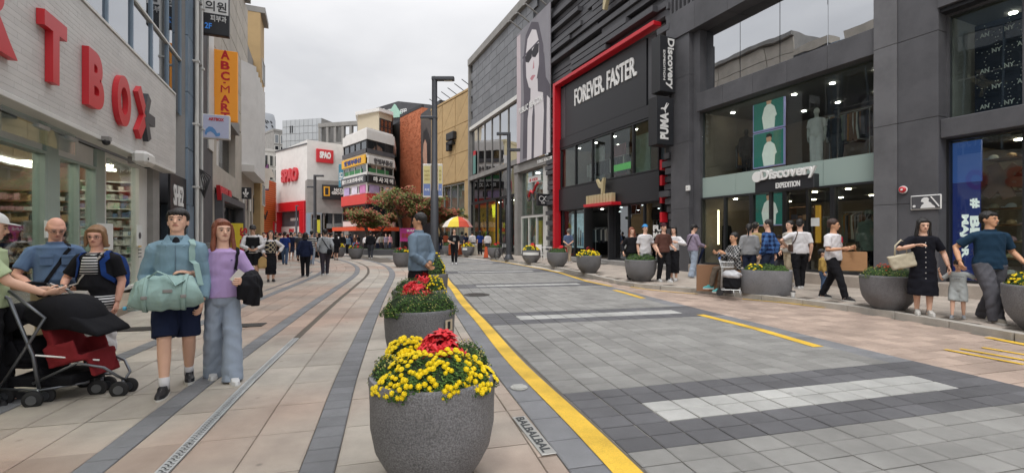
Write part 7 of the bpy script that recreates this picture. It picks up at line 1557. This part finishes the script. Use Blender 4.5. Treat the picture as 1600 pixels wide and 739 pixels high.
lamp('distant thin post in front of the red portal', 463, 61, 5.6, [(.3, 5.6, .1)], .14)
# ================================================================== TREES
m_bark = mat('grey bark', '#5c5048', .9, .3, 8, .8, 30); m_tl = mat('olive tree leaf', '#6f7a42', .6, .4, 3, spec=.3); m_tr = mat('rusty tree leaf', '#a2604c', .6, .35, 3, spec=.3)
def tree(label, px, Y, h, rw, seed, z=0, red=.38, trunk=.13, base=1.9):
    rnd = random.Random(seed); P = GY(px, Y, z); t = thing('tree', label, 'tree', P, 0, 'maple trees in the raised bed'); mb = MB(); tips = []
    for s in range(3):
        a = s*2.1+rnd.random(); p = [Vector((math.cos(a)*.12, math.sin(a)*.12, 0))]; d = Vector((math.cos(a)*.25, math.sin(a)*.25, 1)).normalized()
        for k in range(5): p.append(p[-1]+d*base*.25); d = (d+Vector((rnd.uniform(-.25, .25), rnd.uniform(-.25, .25), .05))).normalized()
        mb.tube(p, [trunk*(1-.12*k) for k in range(6)], 8); 
        for b_ in range(5):
            q = [p[-1-b_ % 2]]; a2 = rnd.uniform(0, 6.28); dd = Vector((math.cos(a2), math.sin(a2), .45)).normalized(); L_ = rw*rnd.uniform(.55, .95)
            for k in range(4): q.append(q[-1]+dd*L_/4); dd = (dd+Vector((rnd.uniform(-.3, .3), rnd.uniform(-.3, .3), rnd.uniform(-.1, .25)))).normalized(); 
            mb.tube(q, [trunk*.45, trunk*.36, trunk*.25, trunk*.16, trunk*.06], 6); tips += q[2:]
            for c_ in range(3):
                e = q[2]; d3 = Vector((rnd.uniform(-1, 1), rnd.uniform(-1, 1), rnd.uniform(-.1, .8))).normalized()*rw*.35; mb.tube([e, e+d3*.5, e+d3], [trunk*.15, trunk*.1, trunk*.04], 5); tips += [e+d3*.6, e+d3]
    mb.build('trunk', m_bark, t, 'auto')
    mb = MB(); zs = [q.z for q in tips]
    for q in tips:
        q = Vector((q.x, q.y, min(q.z, h*.93)))
        mi = 1 if rnd.random() < red else 0
        c = q+Vector((rnd.uniform(-.25, .25), rnd.uniform(-.25, .25), rnd.uniform(-.1, .3))); rr_ = rnd.uniform(.35, .7)*rw/3.2
        for k in range(95):
            v = Vector((rnd.gauss(0, 1), rnd.gauss(0, 1), rnd.gauss(0, .55)))*rr_*.62; mb.mi = mi if rnd.random() < .75 else 1-mi
            foliage(mb, [(c+v, Vector((0, -.5, .8)))], .10, rnd, .3)
    mb.build('crown', [m_tl, m_tr], t, kind=None); return t
tree('largest maple with reddening crown and several dark trunks in the raised bed', 632, 38, 5.4, 2.7, 3, .5, trunk=.2, base=2.6)
tree('low maple at the left end of the raised bed by the awning', 580, 41, 3.8, 1.7, 5, .3, base=2.0)
tree('maple with green and rust leaves behind the main street lamp', 664, 40, 5.2, 2.0, 8, .5, red=.2, base=2.7)
tree('small maple spilling right of the lamp towards the parasol', 698, 39, 3.9, 1.3, 11, .4, red=.3, base=2.2)
P = GY(652, 38.5, 0); t = thing('raised_bed', 'low dark raised planting bed around the maple trunks', 'planting bed', P, .15)
mb = MB(); mb.rings([(0, 4.4, 1.8), (.45, 4.4, 1.8), (.47, 4.3, 1.7), (.47, 4.1, 1.5), (.40, 4.1, 1.5)], 40, sq=3); mb.build('bed_wall', m_dgrey, t, 'auto')
mb = MB(); foliage(mb, [(Vector((4.1*math.sqrt(rnd.random())*math.cos(a), 1.5*math.sqrt(rnd.random())*math.sin(a), .44)), Vector((0, 0, 1))) for a in np.linspace(0, 6.28, 1500)], .09, rnd); mb.build('ground_cover', m_leaf, t, kind='stuff')
P = GY(563, 41.5, 0); t = thing('raised_bed', 'small round raised bed under the left maple', 'planting bed', P, 0); mb = MB(); mb.rings([(0, 1.6, 1.3), (.38, 1.6, 1.3), (.38, 1.4, 1.1), (.33, 1.4, 1.1)], 28); mb.build('bed_wall', m_dgrey, t, 'auto'); mb = MB(); foliage(mb, [(Vector((rnd.uniform(-1.1, 1.1), rnd.uniform(-.8, .8), .38)), Vector((0, 0, 1))) for _ in range(400)], .1, rnd); mb.build('ground_cover', m_leaf, t, kind='stuff')
# pink banner between trunks
t = thing('cloth_banner', 'magenta cloth banner with pale lettering hung by the trees', 'banner', GY(642, 36.3, .3)); MB().box(-.85, .85, -.02, .02, .8, 1.85).build('cloth', mat('magenta cloth', '#b03a82', .8, .1, 2), t)
for x in (-.85, .85): mb = MB(); mb.tube([(x, .04, 0), (x, .04, 1.9)], .03, 6); mb.build('post', m_conc, t)
text('BUSAN', m_wlet, t, (-.3, -.03, 1.58), .8, .16, depth=.01, bold=.02); text('경품이벤트', m_orf, t, (-.75, -.03, 1.1), 1.5, .36, depth=.01, bold=.03)
# ================================================================== PARASOL
P = GY(715, 33.5, g); t = thing('parasol', 'large parasol with red, pink, white and yellow panels over the street stalls', 'parasol', P)
cols = [mat('parasol '+n, c, .7, .05, 3) for n, c in (('red', '#c9452f'), ('pink', '#d3a09a'), ('yellow', '#dcc63a'), ('orange', '#d0643a'), ('white', '#d6cfc4'), ('yellow b', '#d9bf35'), ('red b', '#c24a35'), ('pink b', '#cf9c96'))]
for k in range(8):
    a0, a1 = 2*math.pi*k/8+.2, 2*math.pi*(k+1)/8+.2; mb = MB(); vs = []
    for rr_, z in ((.02, 2.82), (.45, 2.72), (.85, 2.45), (1.12, 2.05)):
        for f in (0, .5, 1): a = a0+(a1-a0)*f; q = rr_*(1 if f != .5 else .955); vs.append((q*math.cos(a), q*math.sin(a), z))
    mb.add(vs, [(3*i+j, 3*i+j+1, 3*i+j+4, 3*i+j+3) for i in range(3) for j in range(2)]); mb.build('canopy_panel', cols[k], t)
mb = MB(); mb.tube([(0, 0, 0), (0, 0, 2.9)], .025, 8); mb.build('pole', m_steel, t)
for k in range(8): a = 2*math.pi*k/8+.2; mb = MB(); mb.tube([(0, 0, 2.3), (.7*math.cos(a), .7*math.sin(a), 2.48)], .01, 5); mb.build('rib', m_steel, t)
# street stall boxes under it
for i, (px, w, h, c, l) in enumerate(((712, .5, .8, '#b5562f', 'orange stall crate under the parasol'), (742, .35, .75, '#c9c4b8', 'white round tray stall behind the far planter'))):
    t = thing('stall_crate', l, 'crate', GY(px, 34.5, g)); MB().bbox(-w, w, -.3, .3, 0, h, .03).build('box', mat('crate %d' % i, c, .7), t); MB().bbox(-w*.9, w*.9, -.25, .25, h+.002, h+.06, .01).build('lid', m_wlet, t)
t = thing('barrier_post', 'orange barrier board leaning at the left of the shrub planter', 'barrier', GY(759.5, 29.1, g), .2); mb = MB(); mb.prism([(-.16, 0), (.14, 0), (.06, .72), (-.06, .72)], -.05, .05, 'y'); mb.build('board', mat('orange barrier plastic', '#cf5a33', .5), t); MB().bbox(-.2, .2, -.14, .14, 0, .04, .01).build('base', m_blk, t)
# ================================================================== BICYCLE behind the second lamp
def bicycle(px, Y, rz, z):
    t = thing('bicycle', 'dark bicycle leaning behind the double armed street lamp', 'bicycle', GY(px, Y, z), rz); m = mat('bicycle frame', '#2b2d31', .4)
    for x in (-.5, .5):
        mb = MB(); mb.tube([(x+.32*math.cos(a), 0, .34+.32*math.sin(a)) for a in np.linspace(0, 2*math.pi, 25)], .018, 6); wl = mb.build('wheel', m_blk, t, True)
        mb = MB()
        for k in range(9): a = k*math.pi/9; mb.tube([(x+.31*math.cos(a), 0, .34+.31*math.sin(a)), (x-.31*math.cos(a), 0, .34-.31*math.sin(a))], .003, 4)
        mb.build('spokes', m_steel, wl)
    for nm, pts, r in (('frame', [(-.5, 0, .34), (-.08, 0, .3), (.32, 0, .72), (-.2, 0, .74), (-.08, 0, .3)], .018), ('fork', [(.5, 0, .34), (.35, 0, .75), (.33, 0, .95)], .016), ('seat_post', [(-.08, 0, .3), (-.23, 0, .85)], .016), ('seat_stay', [(-.5, 0, .34), (-.2, 0, .74)], .01), ('handlebar', [(.25, -.26, .98), (.34, -.1, .98), (.34, .1, .98), (.25, .26, .98)], .014)):
        mb = MB(); mb.tube(pts, r, 7); mb.build(nm, m, t, True)
    mb = MB(); mb.ball((-.25, 0, .86), (.13, .07, .03), 10, 6, zlo=-.9); mb.build('saddle', m_blk, t, True); mb = MB(); mb.box(.38, .62, -.14, .14, .72, .92); mb.build('basket', m_steel, t)
bicycle(783, 27.6, 1.1, g)
# little white cafe table and chair outside the narrow shop
t = thing('side_table', 'small white table outside the narrow shop under the banner', 'table', GY(852, 27.3, g), .2); MB().bbox(-.35, .35, -.25, .25, .70, .74, .01).build('table_top', m_wlet, t)
for x in (-.3, .3):
    for y in (-.2, .2): mb = MB(); mb.tube([(x, y, 0), (x, y, .70)], .02, 6); mb.build('leg', m_wlet, t)
t = thing('chair', 'white chair beside the small white table outside the narrow shop', 'chair', GY(844, 26.6, g), 2.6); MB().bbox(-.2, .2, -.2, .2, .42, .46, .01).build('seat', m_wlet, t); MB().bbox(-.2, .2, .17, .2, .46, .9, .01).build('backrest', m_wlet, t)
for x in (-.17, .17):
    for y in (-.17, .17): mb = MB(); mb.tube([(x, y, 0), (x, y, .42)], .015, 6); mb.build('leg', m_wlet, t)
# ================================================================== things by the seated man
P = GY(1104, 11.6, g); t = thing('cardboard_sheet', 'large flattened cardboard box standing left of the seated man', 'cardboard', P, -.15); card = mat('corrugated cardboard', '#8f6c52', .9, .08, 4, .3, 40)
MB().box(-.24, .30, -.02, .02, 0, .66).build('board', card, t); mb = MB(); mb.box(-.02, .32, .03, .05, .0, .60, rz=.25); mb.build('board', card, t)
t = thing('paper_cup', 'white paper coffee cup with dark lid on the kerb', 'cup', GY(1239, 10.45, g)); mb = MB(); mb.rings([(0, .038, .038), (.115, .052, .052)], 18); mb.build('cup', m_wlet, t, 'auto'); mb = MB(); mb.rings([(.115, .055, .055), (.135, .05, .05), (.14, .045, .045)], 18); mb.build('lid', m_blk, t, 'auto')
P = GY(1139, 10.75, g); t = thing('luggage_trolley', 'folding metal shopping trolley in front of the seated man', 'trolley', P, -.5)
for y in (-.17, .17):
    for nm, pts in (('rail', [(-.16, y, .12), (-.14, y, .62), (-.20, y, .86)]), ('leg', [(.10, y, .14), (.13, y, .0)]), ('leg', [(.22, y, .14), (.27, y, .0)])): mb = MB(); mb.tube(pts, .011, 7); mb.build(nm, m_steel, t, True)
    mb = MB(); mb.tube([(-.16, y, .14), (.24, y, .15)], .011, 6); mb.build('rail', m_steel, t); mb = MB(); mb.rings([(-.025, .075, .075), (.025, .075, .075)], 16, Matrix.Translation((-.18, y*1.15, .078)) @ Matrix.Rotation(R(90), 4, 'X')); mb.build('wheel', m_blk, t, 'auto')
for z in (.66, .78): mb = MB(); mb.tube([(-.16, -.17, z), (.1, -.17, z), (.1, .17, z), (-.16, .17, z), (-.16, -.17, z)], .008, 6); mb.build('basket_wire', m_steel, t)
for i in range(8): mb = MB(); x = -.14+.032*i; mb.tube([(x, -.17, .66), (x, -.17, .78)], .004, 4); mb.tube([(x, .17, .66), (x, .17, .78)], .004, 4); mb.build('basket_wire', m_steel, t)
mb = MB(); mb.tube([(-.2, -.18, .86), (-.2, .18, .86)], .02, 8); mb.build('handle', mat('blue grip', '#2e62b5', .5), t)
b = thing('sack', 'black sack with pale plastic over it strapped on the trolley', 'sack', P, -.5, org=(0, 0, 0)); mb = MB(); mb.rings([(.14, .14, .12, .06), (.2, .19, .17, .06), (.4, .20, .18, .06), (.48, .14, .12, .06)], 16); remesh(mb, 'sack_body', .015, black, b, 1, 2, wr=.008); mb = MB(); mb.rings([(.42, .19, .19, .05), (.47, .22, .21, .05), (.53, .20, .17, .05), (.58, .1, .09, .02)], 16); remesh(mb, 'plastic_cover', .015, mat('pale plastic bag', '#b3b3b6', .4), b, 1, 2, wr=.01)
# ================================================================== PUSHCHAIR (tandem, black with red)
def pushchair():
    P = GY(88, 4.28, 0); t = thing('pushchair', 'black tandem pushchair with a red seat and small double wheels', 'pushchair', P, .06, org=(0, 0, 0))
    fab = cloth('black pushchair fabric', '#17171b'); redf = cloth('dark red fabric', '#7c262b'); mt = mat('grey frame tube', '#6d7075', .35, metal=.7); tyre = mat('black tyre rubber', '#1f1f21', .8)
    def wheel(x, y):
        for s in (-.045, .045):
            mb = MB(); M4 = Matrix.Translation((x, y+s*1.3, .075)) @ Matrix.Rotation(R(90), 4, 'X') @ Matrix.Rotation(.2, 4, 'Y'); mb.rings([(-.018, .066, .066), (-.012, .075, .075), (.012, .075, .075), (.018, .066, .066)], 22, M4); w = mb.build('wheel', tyre, t, 'auto')
            mb = MB(); mb.rings([(-.022, .04, .04), (.022, .04, .04)], 16, M4); mb.build('hub', mt, w, 'auto')
        mb = MB(); mb.tube([(x, y-.06, .075), (x, y+.06, .075)], .009, 6); mb.tube([(x, y, .075), (x-.01, y, .16)], .014, 8); mb.build('axle', mt, t, True)
    for x, y in ((-.30, -.22), (.03, -.20), (.33, .10), (.57, .04), (-.30, .32), (.03, .34)): wheel(x, y)
    for y in (-.2, .3):
        for pts, r in (([(-.30, y, .16), (-.10, y, .48), (.08, y, .78), (-.22, y, 1.02)], .014), ([(.03, y, .16), (-.02, y, .45), (-.22, y, .95), (-.36, y, 1.03)], .015), ([(-.02, y, .20), (.30, y*.7, .36), (.48, y*.5+.02, .30), (.56, y*.3+.04, .20), (.57, .05, .15)], .012), ([(-.30, y, .16), (.04, y, .14), (.33, y*.5+.05, .16)], .010)):
            mb = MB(); mb.tube(pts, r, 9); mb.build('frame_tube', mt, t, True)
    mb = MB(); mb.tube([(-.36, -.2, 1.03), (-.40, -.1, 1.05), (-.40, .2, 1.05), (-.36, .3, 1.03)], .018, 10); mb.build('handle', fab, t, True)
    def seat(x0, m, z0=.28, k=1.0, lean=.3):
        mb = MB(); M4 = Matrix.Translation((x0, .05, z0))
        mb.box(0, .26*k, -.17, .17, 0, .05, M4=M4 @ Matrix.Rotation(-.18, 4, 'Y')); mb.box(-.05, .02, -.17, .17, 0, .42*k, M4=M4 @ Matrix.Rotation(-lean, 4, 'Y')); mb.box(.22*k, .26*k, -.15, .15, -.2, .03, M4=M4 @ Matrix.Rotation(-.3, 4, 'Y'))
        for y in (-.19, .15): mb.box(-.08, .2, y, y+.03, -.02, .18, M4=M4 @ Matrix.Rotation(-lean, 4, 'Y'))
        remesh(mb, 'seat', .012, m, t, 1, 12, wr=.005, seed=x0*9)
    seat(.12, redf, .34, 1.0); seat(-.36, fab, .32, 1.1, .5)
    mb = MB(); mb.rings([(0, .19, .14), (.03, .21, .17), (.2, .19, .16), (.26, .14, .12)], 16, Matrix.Translation((-.30, .05, .30)), sq=3); remesh(mb, 'carry_basket', .014, fab, t, 1, 3, wr=.007, seed=4)
    mb = MB(); mb.box(-.28, .26, -.15, .25, .15, .24); remesh(mb, 'under_basket', .014, fab, t, 1, 3, wr=.006, seed=2)
    def hood(cx, cz, r, a0, a1, tilt, m=fab, w=.21):
        mb = MB(); n = 14; vs = []
        for i in range(n+1):
            a = a0+(a1-a0)*i/n
            for j in range(9):
                y = -w+2*w*j/8; e = math.sqrt(max(0, 1-(abs(y)/w)**4)); q = r*(.72+.28*e); vs.append((cx+q*math.cos(a), .05+y, cz+q*math.sin(a)))
        mb.add(vs, [(i*9+j, i*9+j+1, (i+1)*9+j+1, (i+1)*9+j) for i in range(n) for j in range(8)])
        for jj in (0, 8): b0 = len(mb.v); mb.v.append((cx, .05+(-w if jj == 0 else w), cz)); mb.f += [(b0, i*9+jj, (i+1)*9+jj) for i in range(n)]; mb.m += [0]*n
        o = mb.build('hood', m, t, True); s = o.modifiers.new('thick', 'SOLIDIFY'); s.thickness = .012; return o
    hood(.04, .66, .30, .05, 2.7, 0); hood(-.30, .62, .27, .5, 2.9, 0)
    mb = MB(); mb.prism([(.02, .70), (.36, .62), (.50, .585), (.47, .64), (.30, .76), (.08, .86)], -.155, .255, 'y'); remesh(mb, 'hood_visor', .013, fab, t, 1, 12, wr=.003)
    mb = MB(); mb.tube([(.0, -.2, .45), (.25, -.12, .40), (.42, -.05, .36)], .008, 6); mb.build('strap', m_wlet, t)
    mb = MB(); mb.rings([(.45, .10, .03, -.44, -.13), (.72, .12, .05, -.44, -.12), (.8, .08, .03, -.44, -.10)], 12); remesh(mb, 'blanket', .015, cloth('pale green blanket', '#8fa07c'), t, 1, 2, wr=.008)
    return t
pushchair()
# ================================================================== shop mannequins
def mannequin(label, fr, x, y, z, face, top, bottom, hat=None, hem=.9, skin=None):
    w = fr.world(x, y, z); S = person(label, 0, 0, 1.78, face=face, ground=z, loc=Vector((w.x, w.y, z)), top=top, bottom=bottom, skin=skin or mat('white mannequin', '#b9b9b6', .4), hair=('none', 'black'), hat=hat, vox=.02, detail=0, hem=hem, cat='mannequin', name='mannequin'); return S
X = FR.X
sage = cloth('sage coat cloth', '#6f7d74')
mannequin('mannequin in sage trench coat and bucket hat inside the ground floor window', FR, X(1357, 1.0), 1.0, .46, 0, ('coat', sage), ('pants', black), ('bucket', sage), .62, mat('black mannequin', '#222224', .4))
mannequin('dark mannequin in padded jacket at the left of the ground floor window', FR, X(1132, 1.2), 1.2, .46, 10, ('coat', black), ('pants', black), ('cap', sage), .8, MATS['black mannequin'])
mannequin('white dressed mannequin standing in the upper window', FR, X(1276, 1.0), 1.0, 3.77, -10, ('tee', white), ('wide', white), None, .95)
mannequin('dark padded mannequin left of the upstairs posters', FR, X(1166, 1.4), 1.4, 3.77, 10, ('coat', black), ('pants', black), None, .75, MATS['black mannequin'])
mannequin('mannequin in black top near the right of the upper window', FR, X(1308, 1.6), 1.6, 3.77, 10, ('long', black), ('pants', dgrey), ('cap', black), .95, MATS['black mannequin'])
bpy.data.scenes.remove(TMP)
